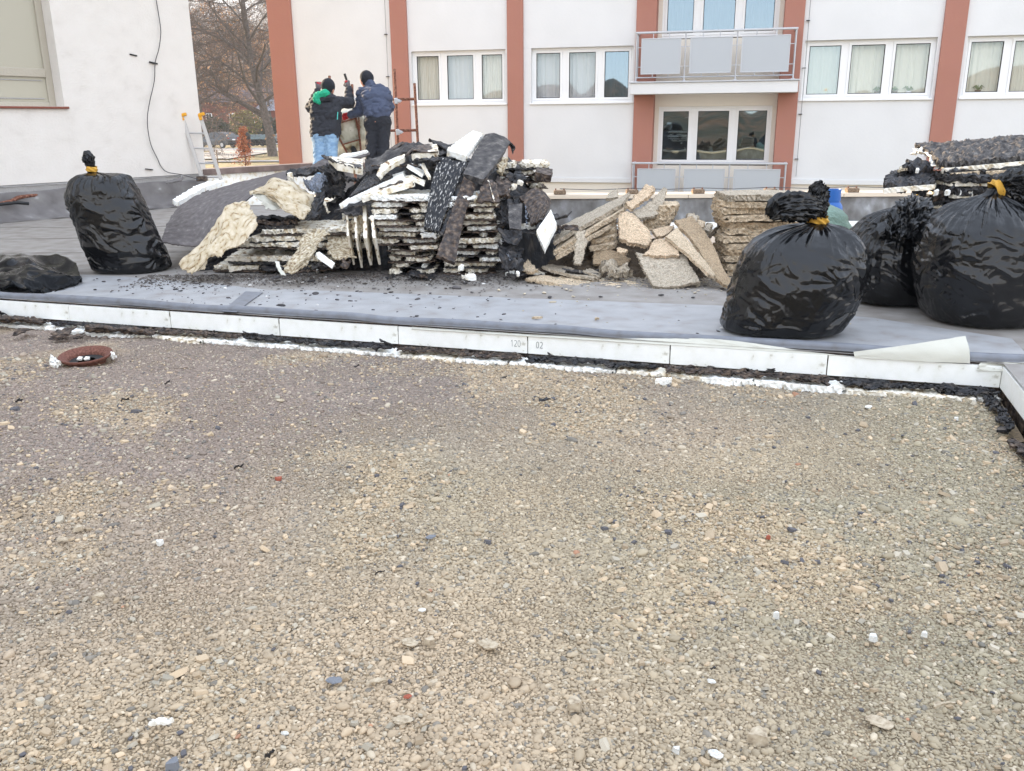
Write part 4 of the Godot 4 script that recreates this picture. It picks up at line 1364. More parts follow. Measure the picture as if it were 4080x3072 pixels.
# ---------- the edge of the higher roof ----------
func roof_edge() -> void:
	var names := ["first", "second", "third", "fourth", "fifth", "sixth", "seventh", "eighth", "ninth", "tenth"]
	for k in 10:
		var b := -0.9 * k
		var t := thing("edge_block", "white insulation block of the roof edge, %s from the corner%s" % [names[k], " with stencilled figures" if k in [2, 3] else ""], "insulation block", pit(b - 0.45, -0.15, 0.133), "white blocks along the roof edge")
		t.basis = Basis(E1, Vector3.UP, E1.cross(Vector3.UP))
		var off := rng.randf_range(-0.006, 0.006)
		var mb := MB.new()
		mb.box(Transform3D(Basis(Vector3.UP, rng.randf_range(-0.004, 0.004)), Vector3(0, 0.0605, off)), Vector3(0.894, 0.121, 0.30), 0.003)
		part("block", mb.mesh(), M.block, t)
		if k in [2, 3]:
			var tm := TextMesh.new()
			var f := SystemFont.new()
			f.font_names = PackedStringArray(["Droid Sans Mono"])
			tm.font = f
			tm.text = "02" if k == 2 else "120"
			tm.font_size = 16
			tm.pixel_size = 0.0036
			tm.depth = 0.0008
			tm.curve_step = 2.0
			var tp := part("stamp", tm, M.stamp, t)
			tp.scale = Vector3(0.7, 1.0, 1.0)
			tp.position = Vector3(-0.37 if k == 2 else 0.37, 0.06, 0.151 + off)
	for k in 2:
		var t := thing("edge_block", ["white insulation block at the corner, turned along the right edge", "second white block along the right roof edge"][k], "insulation block", pit(0.15, 0.55 + k * 1.25, 0.133), "white blocks along the roof edge")
		t.basis = Basis(E2, Vector3.UP, E2.cross(Vector3.UP))
		var mb := MB.new()
		mb.box(Transform3D(Basis(), Vector3(0, 0.0605, 0)), Vector3(1.244, 0.121, 0.30), 0.003)
		part("block", mb.mesh(), M.block, t)
	# what lies under the blocks: old foam with a torn felt skin
	var n := 0
	var a := -9.2
	while a < -0.05:
		var l := rng.randf_range(0.28, 0.75)
		var e := minf(a + l, -0.02)
		var fr0 := 0.17 + rng.randf_range(-0.025, 0.03)
		var mesh := patch([[pit(a - 0.02, -0.02, 0.082), pit(e + 0.015, -0.02, 0.082)], [pit(a - 0.02, fr0, 0.082 + rng.randf_range(-0.010, 0.004)), pit(e + 0.015, fr0 + rng.randf_range(-0.02, 0.02), 0.080 + rng.randf_range(-0.010, 0.004))]], 0.05, {"jag": 0.016, "jf": 16.0, "rough": 0.012, "rf": 30.0, "edge": 0.022, "seg": 0.012})
		one("foam_strip", mesh, M.eps_old if n % 3 == 1 else M.eps, "white broken foam strip under the roof edge, %s from the left" % ordinal(n), "foam strip", "broken foam strips under the roof edge")
		n += 1
		a = e + rng.randf_range(0.0, 0.02)
	n = 0
	a = -9.2
	while a < -0.05:
		var l := rng.randf_range(0.7, 1.2)
		var e := minf(a + l, 0.0)
		var r0 := []
		var r1 := []
		var r2 := []
		for i in 7:
			var x := lerpf(a - 0.02, e + 0.02, i / 6.0)
			r0.append(pit(x, -0.03, 0.127))
			r1.append(pit(x, 0.085, 0.127 + rng.randf() * 0.010))
			r2.append(pit(x, 0.165 + rng.randf_range(-0.06, 0.03), 0.117 + rng.randfn(0, 0.012)))
		var mesh := patch([r0, r1, r2], 0.007, {"jag": 0.045, "jf": 12.0, "wr": 0.016, "wf": 14.0, "seg": 0.012, "rough": 0.003})
		one("torn_felt", mesh, M.tar_brown if n % 2 == 0 else M.tar, "torn dark roofing felt along the gravel, %s strip from the left" % ordinal(n), "roofing felt", "torn felt strips along the gravel")
		n += 1
		a = e
	# upturned flaps of felt
	var fl := 0
	for q in [[-6.75, 0.30, 0.26], [-6.35, 0.30, 0.14], [-7.05, 0.12, 0.3], [-4.62, 0.12, 0.16], [-3.62, 0.1, 0.13], [-6.95, 0.02, 0.2], [-2.5, 0.12, 0.09], [-1.2, 0.1, 0.1]]:
		var p := pit(q[0], q[1], 0.125)
		var w: float = q[2] * 1.35
		var tilt := 0.35 if q[1] > 0.2 else 1.0
		var mesh := patch([[p + E1 * -w * 0.5, p + E1 * w * 0.5], [p + E1 * -w * 0.35 + E2 * 0.09 * (1.6 - tilt) + Vector3(0, 0.06 * tilt + 0.01, 0), p + E1 * w * 0.3 + E2 * 0.07 * (1.6 - tilt) + Vector3(0, 0.05 * tilt, 0)], [p + E1 * -w * 0.1 + E2 * 0.13 * (1.8 - tilt) + Vector3(0, 0.11 * tilt - 0.04, 0), p + E1 * w * 0.1 + E2 * 0.15 * (1.8 - tilt) + Vector3(0, 0.10 * tilt - 0.04, 0)]], 0.006, {"jag": 0.03, "wr": 0.012, "seg": 0.012})
		one("felt_flap", mesh, M.tar_brown if fl in [0, 1, 2] else M.tar, ["large dark felt flap lying over the gravel at the left edge", "small dark felt flap beside the larger one on the gravel", "dark torn felt flap at the far left of the edge", "spiky torn felt flap in front of the second foam joint", "small curled felt flap by the chipped block", "upright torn felt rag against the leftmost block", "tiny felt flap under the stamped block", "tiny felt curl right of the loose cream sheet"][fl], "felt flap")
		fl += 1
	for k in 4:
		var rows: Array = [[[Vector3(-3.295, 0.1, -5.99), Vector3(-3.098, 0.1, -5.997)], [Vector3(-3.261, 0.14, -6.044), Vector3(-3.086, 0.14, -6.067)], [Vector3(-3.308, 0.135, -6.271), Vector3(-3.141, 0.135, -6.296)]], [[Vector3(-3.104, 0.1, -5.997), Vector3(-2.979, 0.1, -6.021)], [Vector3(-3.093, 0.13, -6.011), Vector3(-2.985, 0.125, -6.042)], [Vector3(-3.137, 0.12, -6.211), Vector3(-3.055, 0.12, -6.209)]], [[Vector3(-3.99, 0.12, -6.483), Vector3(-3.688, 0.12, -6.473), Vector3(-3.487, 0.11, -6.417)], [Vector3(-3.942, 0.17, -6.416), Vector3(-3.692, 0.165, -6.462), Vector3(-3.477, 0.14, -6.44)], [Vector3(-4.077, 0.15, -6.644), Vector3(-3.787, 0.15, -6.634), Vector3(-3.499, 0.13, -6.55)]], [[Vector3(-3.152, 0.11, -6.255), Vector3(-2.807, 0.11, -6.156), Vector3(-2.527, 0.11, -6.034)], [Vector3(-3.095, 0.16, -6.185), Vector3(-2.79, 0.15, -6.13), Vector3(-2.494, 0.135, -6.04)], [Vector3(-3.166, 0.14, -6.367), Vector3(-2.832, 0.14, -6.263), Vector3(-2.519, 0.13, -6.148)]]][k]
		piece("felt_flap", rows, 0.007, M.tar_brown, ["broad brown felt flap bent down onto the gravel left of the drain", "small dark felt tongue beside the broad brown flap", "brown felt strip curling along the far left blocks", "brown felt strip curling above the roof drain"][k], "felt flap", {"jag": 0.03, "wr": 0.02, "wf": 8.0, "seg": 0.012})
	# felt strip along the right edge
	for k in 4:
		var b := 0.02 + k * 0.75
		var mesh := patch([[pit(-0.17, b, 0.115), pit(0.0, b, 0.127)], [pit(-0.15, b + 0.4, 0.105), pit(0.0, b + 0.4, 0.127)], [pit(-0.19, b + 0.76, 0.115), pit(0.0, b + 0.76, 0.127)]], 0.012, {"jag": 0.05, "jf": 9.0, "wr": 0.02, "wf": 14.0, "seg": 0.014, "rough": 0.006})
		one("torn_felt", mesh, M.tar if k % 2 == 0 else M.tar_brown, "rough dark felt along the right roof edge, %s from the corner" % names[k], "roofing felt", "torn felt along the right edge")
	# rounded membrane edge along the blocks
	var rr := []
	for j in 5:
		rr.append([])
	for i in 33:
		var x := lerpf(-9.2, 0.13, i / 32.0)
		var lift := 0.004 + 0.006 * sin(i * 1.7) * sin(i * 0.6)
		var wob := 0.012 * sin(i * 1.1) + 0.008 * sin(i * 2.7)
		var c := pit(x, -0.055 + wob, ROOF + 0.012 + lift)
		for j in 5:
			var an := lerpf(0.1, 1.25, j / 4.0) * PI
			rr[j].append(c + E2 * cos(an - PI * 0.25) * 0.034 + Vector3(0, sin(an - PI * 0.25) * 0.028, 0))
	one("membrane_edge", patch(rr, 0.004, {"jag": 0.001, "seg": 0.02}), M.roof_edge, "rolled grey membrane edge lying along the white blocks", "membrane edge")
	# loose cream backing sheets
	one("cream_sheet", patch([[pit(-3.5, 0.003, 0.245), pit(-2.7, 0.008, 0.25), pit(-1.9, 0.006, 0.252), pit(-1.4, 0.004, 0.254), pit(-0.75, 0.0, 0.253)], [pit(-3.5, -0.012, 0.257), pit(-2.7, -0.014, 0.259), pit(-1.95, -0.02, 0.280), pit(-1.5, -0.02, 0.302), pit(-0.95, -0.012, 0.259)]], 0.003, {"jag": 0.003, "wr": 0.003}), M.cream_sheet, "cream backing sheet bulging up over the middle blocks", "backing sheet")
	one("cream_sheet", patch([[pit(-0.76, 0.008, 0.252), pit(-0.45, 0.012, 0.255), pit(-0.165, 0.012, 0.262)], [pit(-0.765, 0.006, 0.268), pit(-0.46, 0.008, 0.302), pit(-0.175, 0.004, 0.335)], [pit(-0.77, 0.0, 0.283), pit(-0.475, -0.012, 0.345), pit(-0.195, -0.05, 0.405)]], 0.003, {"jag": 0.002, "wr": 0.004}), M.cream_sheet, "pale triangular sheet corner folded up in front of the black sacks", "backing sheet")
	one("cream_sheet", patch([[pit(-0.14, 0.005, 0.22), pit(0.02, 0.01, 0.225), pit(0.14, 0.06, 0.235)], [pit(-0.13, 0.0, 0.257), pit(0.05, -0.02, 0.262), pit(0.35, -0.01, 0.27)], [pit(-0.1, -0.05, 0.275), pit(0.1, -0.06, 0.29), pit(0.4, -0.08, 0.285)]], 0.003, {"jag": 0.012, "wr": 0.008}), M.cream_sheet, "torn cream sheet covering the block corner", "backing sheet")


func ordinal(n: int) -> String:
	var o := ["first", "second", "third", "fourth", "fifth", "sixth", "seventh", "eighth", "ninth", "tenth", "eleventh", "twelfth", "thirteenth", "fourteenth", "fifteenth", "sixteenth", "seventeenth", "eighteenth", "nineteenth", "twentieth"]
	if n < 20:
		return o[n]
	return "twenty-" + o[n - 20]


# ---------- gravel ----------
func rock(sd: int, squash: float, ang: float, sub := 1) -> ArrayMesh:
	var s := SphereMesh.new()
	s.radius = 1.0
	s.height = 2.0
	s.radial_segments = 10 if sub == 1 else 20
	s.rings = 5 if sub == 1 else 12
	var arr := s.get_mesh_arrays()
	var v: PackedVector3Array = arr[Mesh.ARRAY_VERTEX]
	var nz := noise(sd, ang)
	for i in v.size():
		var p := v[i]
		var d := 1.0 + 0.42 * nz.get_noise_3dv(p)
		v[i] = Vector3(p.x * d, p.y * d * squash, p.z * d * 0.76)
	var mb := SurfaceTool.new()
	mb.begin(Mesh.PRIMITIVE_TRIANGLES)
	var ix: PackedInt32Array = arr[Mesh.ARRAY_INDEX]
	mb.set_smooth_group(0 if sub == 1 else 4294967295)
	for k in ix:
		mb.set_uv(arr[Mesh.ARRAY_TEX_UV][k])
		mb.add_vertex(v[k])
	if sub == 1:
		mb.index()
	mb.generate_normals()
	return mb.commit()


# an angular splinter of stone or board: an irregular prism with a smaller top
func flake(sd: int) -> ArrayMesh:
	var r := RandomNumberGenerator.new()
	r.seed = sd
	var mb := MB.new()
	var lo := []
	var hi := []
	for k in 6:
		var a := TAU * (k + r.randf_range(-0.3, 0.3)) / 6.0
		var d := r.randf_range(0.65, 1.2)
		lo.append(Vector3(cos(a) * d, -1.0, sin(a) * d))
		hi.append(Vector3(cos(a) * d * 0.88, r.randf_range(0.6, 1.2), sin(a) * d * 0.88))
	for k in 6:
		var q := (k + 1) % 6
		mb.quad(lo[k], hi[k], hi[q], lo[q])
		mb.tri(Vector3(0, 1.0, 0), hi[q], hi[k])
	return mb.mesh()


func scatter(called: String, mesh: Mesh, m: Material, parent: Node, buf: PackedFloat32Array) -> void:
	var mm := MultiMesh.new()
	mm.transform_format = MultiMesh.TRANSFORM_3D
	mm.use_colors = true
	mm.mesh = mesh
	mm.instance_count = buf.size() / 16
	mm.buffer = buf
	var o := MultiMeshInstance3D.new()
	o.multimesh = mm
	o.material_override = m
	o.name = called
	o.set_meta("kind", "stuff")
	if parent:
		parent.add_child(o, true)
	else:
		add_child(o)


func put(buf: PackedFloat32Array, b: Basis, p: Vector3, c: Color) -> void:
	buf.append_array([b.x.x, b.y.x, b.z.x, p.x, b.x.y, b.y.y, b.z.y, p.y, b.x.z, b.y.z, b.z.z, p.z, c.r, c.g, c.b, 1.0])


func gravel_y(x: float, z: float) -> float:
	return 0.078 + fn.get_noise_2d(x * 9.0, z * 9.0) * 0.020


func gravel() -> void:
	# bed
	var mb := MB.new()
	var p := PackedVector3Array()
	for j in 81:
		for i in 91:
			var q := pit(lerpf(-9.5, -0.01, i / 90.0), lerpf(0.02, 6.4, j / 80.0), 0)
			p.append(Vector3(q.x, gravel_y(q.x, q.z) + 0.0005, q.z))
	mb.grid(p, 90, 80, PackedVector2Array(), true)
	part("ground", mb.mesh(), mat(Color.WHITE, 0.95, {"tex": ntex(noise(81, 0.05, FastNoiseLite.TYPE_SIMPLEX_SMOOTH, 5), [0.0, 0.5, 1.0], [Color(0.36, 0.31, 0.25), Color(0.48, 0.42, 0.335), Color(0.60, 0.53, 0.42)]), "tri": 2.0}), null, "structure")
	var root := Node3D.new()
	root.name = "gravel"
	root.set_meta("kind", "stuff")
	root.set_meta("label", "tan and grey pebble gravel covering the lower roof")
	add_child(root)
	var rn := RandomNumberGenerator.new()
	rn.seed = 21
	var bufs := []
	for k in 6:
		bufs.append(PackedFloat32Array())
	var zone := noise(91, 0.35, FastNoiseLite.TYPE_SIMPLEX_SMOOTH, 4)
	var zone2 := noise(92, 0.7, FastNoiseLite.TYPE_SIMPLEX_SMOOTH, 4)
	var tan := Color(0.44, 0.34, 0.228)
	var olive := Color(0.325, 0.278, 0.19)
	var mauve := Color(0.215, 0.170, 0.150)
	var pale := Color(0.55, 0.47, 0.35)
	var slate := Color(0.17, 0.16, 0.14)
	var sand := Color(0.50, 0.385, 0.245)
	var step := 0.0077
	var z := -7.0
	while z < -1.1:
		var half := 0.62 * (-z + 0.3) + 0.75
		var x := -half
		while x < half:
			var px := x + rn.randf_range(-0.5, 0.5) * step
			var pz := z + rn.randf_range(-0.5, 0.5) * step
			x += step
			var dx := px - C0.x
			var dz := pz - C0.z
			var a := dx * 0.953 + dz * 0.303
			var b := -dx * 0.303 + dz * 0.953
			if b < 0.135 or a > -0.07:
				continue
			if Vector2(px + 2.745, pz + 5.49).length() < 0.155:
				continue
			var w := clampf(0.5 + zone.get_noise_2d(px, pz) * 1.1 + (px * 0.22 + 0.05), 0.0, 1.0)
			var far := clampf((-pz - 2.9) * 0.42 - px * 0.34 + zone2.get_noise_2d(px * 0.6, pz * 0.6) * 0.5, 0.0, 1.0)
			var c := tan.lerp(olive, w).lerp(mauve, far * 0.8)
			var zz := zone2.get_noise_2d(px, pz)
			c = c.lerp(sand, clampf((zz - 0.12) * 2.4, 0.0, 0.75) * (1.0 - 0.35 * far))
			var r := rn.randf()
			if r < 0.07:
				c = c.lerp(pale, 0.7)
			elif r < 0.14:
				c = c.lerp(slate, 0.8)
			elif r < 0.1408:
				c = Color(0.42, 0.22, 0.13)
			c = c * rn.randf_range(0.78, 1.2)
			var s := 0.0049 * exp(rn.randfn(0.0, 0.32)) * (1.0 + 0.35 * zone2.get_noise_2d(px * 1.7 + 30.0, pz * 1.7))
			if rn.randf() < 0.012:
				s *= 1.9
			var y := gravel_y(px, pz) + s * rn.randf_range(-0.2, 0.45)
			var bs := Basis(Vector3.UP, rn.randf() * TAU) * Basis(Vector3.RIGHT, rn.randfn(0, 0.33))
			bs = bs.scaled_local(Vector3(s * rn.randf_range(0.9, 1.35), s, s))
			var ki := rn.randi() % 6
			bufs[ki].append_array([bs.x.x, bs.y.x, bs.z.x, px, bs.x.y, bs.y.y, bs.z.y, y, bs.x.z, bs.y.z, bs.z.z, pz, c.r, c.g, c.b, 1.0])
		z += step
	M.pebble = mat(Color.WHITE, 0.85, {"vc": true})
	for k in 6:
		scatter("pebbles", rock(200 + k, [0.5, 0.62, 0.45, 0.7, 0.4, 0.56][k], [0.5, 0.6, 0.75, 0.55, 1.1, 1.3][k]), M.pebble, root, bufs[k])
	# chips and shavings trodden into it
	var chips := PackedFloat32Array()
	var slivers := PackedFloat32Array()
	var n := 0
	for k in 110000:
		var px := rn.randf_range(-3.6, 2.9)
		var pz := rn.randf_range(-5.6, -1.3)
		var a := (px - C0.x) * 0.953 + (pz - C0.z) * 0.303
		var b := -(px - C0.x) * 0.303 + (pz - C0.z) * 0.953
		if b < 0.12 or a > -0.07:
			continue
		var zz := zone2.get_noise_2d(px, pz)
		var edge := clampf(1.0 + a * 1.2, 0.0, 1.0)
		if rn.randf() > clampf((zz + 0.05) * 1.8, 0.09, 0.8) + edge * 0.5:
			continue
		var y := gravel_y(px, pz) + 0.006
		var bs := Basis(Vector3.UP, rn.randf() * TAU) * Basis(Vector3.RIGHT, rn.randfn(0, 0.3)) * Basis(Vector3.BACK, rn.randfn(0, 0.25))
		var col := Color(0.50, 0.385, 0.255) * rn.randf_range(0.65, 1.2)
		if rn.randf() < 0.35:
			col = Color(0.42, 0.37, 0.285) * rn.randf_range(0.7, 1.2)
		if rn.randf() < 0.06:
			col = Color(0.10, 0.095, 0.10)
		if n % 3 == 0:
			put(slivers, bs.scaled_local(Vector3(rn.randf_range(0.008, 0.026), 0.0009, 0.0012)), Vector3(px, y + 0.003, pz), col)
		else:
			var s := 0.0042 * exp(rn.randfn(0, 0.5))
			put(chips, bs.scaled_local(Vector3(s * 1.5, s * 0.45, s)), Vector3(px, y + 0.002, pz), col)
		n += 1
	scatter("shavings", BoxMesh.new(), M.pebble, root, slivers)
	scatter("chips", flake(300), M.pebble, root, chips)



# ---------- the rubble heap of foam boards and tar felt ----------
func piece(called: String, rows: Array, th: float, m: Material, label: String, category: String, o := {}, group := "") -> MeshInstance3D:
	var mesh := patch(rows, th, o)
	var c := mesh.get_aabb().get_center()
	var q := one(called, rebased(mesh, c), m, label, category, group)
	q.position = c
	return q


func foam_layer(x0: float, x1: float, y: float, z: float, deep: float, h: float, label: String, group: String, dirty: float) -> void:
	var t := thing("foam_board", label, "foam board", Vector3((x0 + x1) * 0.5, y, z), group)
	var yaw := rng.randfn(0, 0.03)
	t.rotation = Vector3(rng.randfn(0, 0.012), yaw, rng.randfn(0, 0.018))
	var w := (x1 - x0) * 0.5
	# tar felt still stuck under the board
	var felt := patch([[Vector3(-w - 0.01, 0.004, 0.01), Vector3(-w * 0.3, 0.0, 0.02 + rng.randfn(0, 0.02)), Vector3(w * 0.4, 0.0, 0.02 + rng.randfn(0, 0.02)), Vector3(w + 0.01, 0.004, 0.01)], [Vector3(-w, 0.004, -deep), Vector3(-w * 0.3, 0.004, -deep), Vector3(w * 0.4, 0.004, -deep), Vector3(w, 0.004, -deep)]], 0.010, {"jag": 0.03, "jf": 10.0, "wr": 0.008, "wf": 14.0, "edge": 0.006, "seg": 0.014})
	part("felt_backing", felt, M.tar_brown if rng.randf() < 0.75 else M.tar, t)
	var n := 1 if rng.randf() < 0.45 else 2
	var cut := rng.randf_range(-0.35, 0.35) * w
	for k in n:
		var a := -w if k == 0 else cut + 0.006
		var b := w if n == 1 or k == 1 else cut
		if rng.randf() < 0.4:
			b -= 0.12 * rng.randf()
		var dz := rng.randf_range(-0.05, 0.02)
		var hh := h * rng.randf_range(0.78, 1.08)
		part("foam", patch([[Vector3(a, 0.01 + hh * 0.5, dz), Vector3((a + b) * 0.5, 0.01 + hh * 0.5 + rng.randfn(0, 0.004), dz + rng.randfn(0, 0.012)), Vector3(b, 0.01 + hh * 0.5, dz)], [Vector3(a, 0.01 + hh * 0.5, -deep), Vector3((a + b) * 0.5, 0.01 + hh * 0.5, -deep), Vector3(b, 0.01 + hh * 0.5, -deep)]], hh, {"jag": 0.026, "jf": 12.0, "rough": 0.012, "rf": 20.0, "edge": 0.03, "seg": 0.012}), M.eps_old if rng.randf() < dirty else M.eps, t)


func mound(pts: Array, m: Material, called: String, label: String, x0: float, x1: float, z0: float, z1: float, top: Callable, category := "rubble") -> void:
	var nu := 70
	var nv := 46
	var p := PackedVector3Array()
	var uvs := PackedVector2Array()
	for j in nv + 1:
		for i in nu + 1:
			var x := lerpf(x0, x1, float(i) / nu)
			var z := lerpf(z0, z1, float(j) / nv)
			var h: float = top.call(x, z)
			var r := fn.get_noise_3d(x * 60.0, z * 60.0, 3.0) * 0.05 + absf(fr.get_noise_3d(x * 50.0, z * 50.0, 9.0)) * 0.06
			var e := minf(minf(float(i), float(nu - i)) / 5.0, minf(float(j), float(nv - j)) / 5.0)
			p.append(Vector3(x + fn.get_noise_2d(x * 70, z * 70) * 0.03, ROOF - 0.02 + (h + r) * clampf(e, 0.0, 1.0), z + fn.get_noise_2d(z * 70, x * 70) * 0.03))
			uvs.append(Vector2(x, z))
	var mb := MB.new()
	mb.grid(p, nu, nv, uvs)
	var o := part(called, mb.mesh(), m)
	o.set_meta("label", label)
	o.set_meta("category", category)


func rubble_heap() -> void:
	var bump := func(x: float, z: float) -> float:
		var a := 0.40 * exp(-pow((x + 1.95) / 0.8, 2.0)) + 0.62 * exp(-pow((x + 1.15) / 0.5, 2.0)) + 0.84 * exp(-pow((x + 0.45) / 0.66, 2.0))
		return a * exp(-pow((z + 8.95) / 0.62, 2.0)) + 0.5 * exp(-pow((x - 0.16) / 0.26, 2.0)) * exp(-pow((z + 8.15) / 0.4, 2.0)) + 0.4 * exp(-pow((x - 0.02) / 0.25, 2.0)) * exp(-pow((z + 8.75) / 0.35, 2.0))
	mound([], M.tar, "tar_rubble", "black mass of torn tar felt filling the heap under the boards", -3.1, 0.75, -7.85, -10.2, bump)

	# the neat layered stack in front
	for k in 13:
		var y := ROOF + 0.012 + k * 0.0515
		var x0 := -1.17 + rng.randf_range(-0.03, 0.05) + (0.10 if k < 5 else 0.0) - (0.02 * (k - 8) if k > 8 else 0.0)
		var x1 := -0.10 + rng.randf_range(-0.05, 0.06)
		foam_layer(x0, -0.62 + rng.randf_range(-0.06, 0.06), y, -7.60 + rng.randf_range(-0.02, 0.02), 0.75, 0.039, "left foam board in the %s layer from the bottom of the central stack" % ordinal(k), "layered foam boards in the central stack", 0.6)
		foam_layer(-0.60, x1, y, -7.60 + rng.randf_range(-0.02, 0.02), 0.75, 0.039, "right foam board in the %s layer from the bottom of the central stack" % ordinal(k), "layered foam boards in the central stack", 0.75)
	# lower layers on the left, under the arch of fleece
	for k in 5:
		var y: float = ROOF + 0.015 + [0.0, 0.06, 0.19, 0.25, 0.31][k]
		foam_layer([-2.70, -2.58, -2.48, -2.36, -2.26][k], [-1.55, -1.5, -1.25, -1.3, -1.35][k], y, [-7.80, -7.83, -7.84, -7.86, -7.87][k], 0.7, 0.042, "foam board in the %s layer under the cream fleece arch" % ordinal(k), "foam layers under the fleece arch", 0.95)
	# the second stack showing top right
	for k in 5:
		var y := ROOF + 0.60 + k * 0.062
		foam_layer(-0.12 + rng.randf_range(-0.05, 0.05), [0.36, 0.38, 0.34, 0.30, 0.36, 0.40, 0.36, 0.30][k] + rng.randf_range(-0.04, 0.03), y, -8.55 + rng.randf_range(-0.03, 0.03), 0.6, 0.043, "foam board end, %s layer up on the heap's upper right" % ordinal(k), "foam ends on the heap's upper right", 0.8)
	for k in 6:
		foam_layer(-0.05, 0.30, ROOF + 0.03 + k * 0.095, -8.55, 0.5, 0.06, "hidden foam board, %s layer behind the central stack" % ordinal(k), "foam boards behind the central stack", 0.6)

	var tar := "tar board"
	# long tarred boards leaning on the stack
	piece("tar_board", [[Vector3(-0.658, 1.248, -8.053), Vector3(-0.509, 1.229, -8.026), Vector3(-0.361, 1.204, -7.998)], [Vector3(-0.698, 0.967, -7.676), Vector3(-0.594, 0.944, -7.649), Vector3(-0.493, 0.93, -7.644)], [Vector3(-0.731, 0.703, -7.367), Vector3(-0.664, 0.684, -7.341), Vector3(-0.596, 0.659, -7.333)]], 0.035, M.tar_spots, "long tarred board speckled with white foam, leaning on the stack", tar, {"wr": 0.018, "wf": 7.0, "rough": 0.004, "jag": 0.012, "keep": true})
	piece("tar_board", [[Vector3(-0.411, 1.093, -7.819), Vector3(-0.289, 1.017, -7.796)], [Vector3(-0.516, 0.801, -7.501), Vector3(-0.377, 0.789, -7.518)], [Vector3(-0.623, 0.502, -7.14), Vector3(-0.45, 0.426, -7.117)]], 0.04, M.tar_brown, "brownish tarred board leaning beside the white speckled one", tar, {"wr": 0.014, "rough": 0.006, "rf": 40.0, "jag": 0.010, "keep": true})
	piece("tar_board", [[Vector3(-0.468, 1.068, -7.853), Vector3(-0.397, 1.078, -7.835)], [Vector3(-0.551, 0.79, -7.519), Vector3(-0.484, 0.79, -7.519)], [Vector3(-0.603, 0.661, -7.334), Vector3(-0.558, 0.639, -7.285)]], 0.02, M.tar, "narrow black felt strip between two leaning tar boards", tar, {"wr": 0.012, "jag": 0.01, "keep": true})
	piece("tar_board", [[Vector3(-0.249, 1.419, -8.522), Vector3(-0.15, 1.433, -8.61), Vector3(0.004, 1.351, -8.627)], [Vector3(-0.345, 1.25, -8.21), Vector3(-0.217, 1.239, -8.207), Vector3(-0.079, 1.226, -8.255)], [Vector3(-0.42, 1.095, -7.798), Vector3(-0.326, 1.072, -7.77), Vector3(-0.228, 1.052, -7.764)]], 0.05, M.tar_grey, "dark grey bitumen slab slanting down from the heap's peak", tar, {"wr": 0.008, "jag": 0.008, "keep": true})
	piece("felt_sheet", [[Vector3(-0.161, 1.437, -8.611), Vector3(-0.065, 1.409, -8.623), Vector3(0.02, 1.346, -8.625)], [Vector3(-0.131, 1.425, -8.784), Vector3(-0.022, 1.38, -8.74), Vector3(0.05, 1.283, -8.648)], [Vector3(-0.089, 1.369, -8.82), Vector3(-0.001, 1.308, -8.697), Vector3(0.019, 1.213, -8.564)]], 0.012, M.tar, "black felt curling over the right side of the peak slab", "felt sheet", {"wr": 0.02, "jag": 0.02})
	piece("ribbed_foam_board", [[Vector3(-0.579, 1.291, -8.191), Vector3(-0.388, 1.238, -8.092)], [Vector3(-0.344, 1.446, -8.655), Vector3(-0.248, 1.42, -8.606)]], 0.055, M.eps, "clean white ribbed foam board lying on top of the heap", "foam board", {"rib": 0.022, "ribn": 8.0, "ribv": true, "jag": 0.005, "edge": 0.006, "rough": 0.003})
	piece("foam_board", [[Vector3(-0.912, 1.242, -8.26), Vector3(-0.641, 1.275, -8.27)], [Vector3(-0.885, 1.3, -8.643), Vector3(-0.685, 1.33, -8.652)]], 0.058, M.eps_old, "foam board under a curved brown felt near the top", "foam board", {"jag": 0.008, "edge": 0.008, "rough": 0.003})
	piece("felt_sheet", [[Vector3(-0.977, 1.23, -8.194), Vector3(-0.943, 1.262, -8.193), Vector3(-0.884, 1.303, -8.236), Vector3(-0.794, 1.286, -8.252), Vector3(-0.635, 1.285, -8.252)], [Vector3(-0.948, 1.277, -8.427), Vector3(-0.9, 1.327, -8.442), Vector3(-0.837, 1.335, -8.497), Vector3(-0.765, 1.334, -8.517), Vector3(-0.669, 1.318, -8.512)], [Vector3(-0.933, 1.299, -8.695), Vector3(-0.892, 1.333, -8.726), Vector3(-0.829, 1.342, -8.76), Vector3(-0.764, 1.343, -8.76), Vector3(-0.715, 1.337, -8.758)]], 0.010, M.tar_brown, "curved brown felt arched over a foam board near the top", "felt sheet", {"wr": 0.008, "jag": 0.01})
	piece("foam_board", [[Vector3(-1.153, 1.069, -7.947), Vector3(-1.084, 1.14, -8.021), Vector3(-0.942, 1.231, -8.173)], [Vector3(-1.179, 1.086, -7.983), Vector3(-1.14, 1.187, -8.076), Vector3(-0.949, 1.266, -8.246)]], 0.05, M.eps_old, "cream edged foam board slanting up on the heap's left shoulder", "foam board", {"jag": 0.008, "keep": true, "edge": 0.01})
	piece("tar_board", [[Vector3(-1.319, 1.102, -8.218), Vector3(-1.279, 1.107, -8.199), Vector3(-1.117, 1.16, -8.235), Vector3(-0.961, 1.274, -8.353), Vector3(-0.842, 1.308, -8.384)], [Vector3(-1.353, 1.221, -8.379), Vector3(-1.28, 1.235, -8.383), Vector3(-1.117, 1.308, -8.447), Vector3(-0.985, 1.356, -8.503), Vector3(-0.849, 1.37, -8.528)]], 0.03, M.tar_grey, "torn grey black tar slab standing along the heap's ridge", tar, {"wr": 0.03, "wf": 8.0, "rough": 0.008, "jag": 0.02, "keep": true})
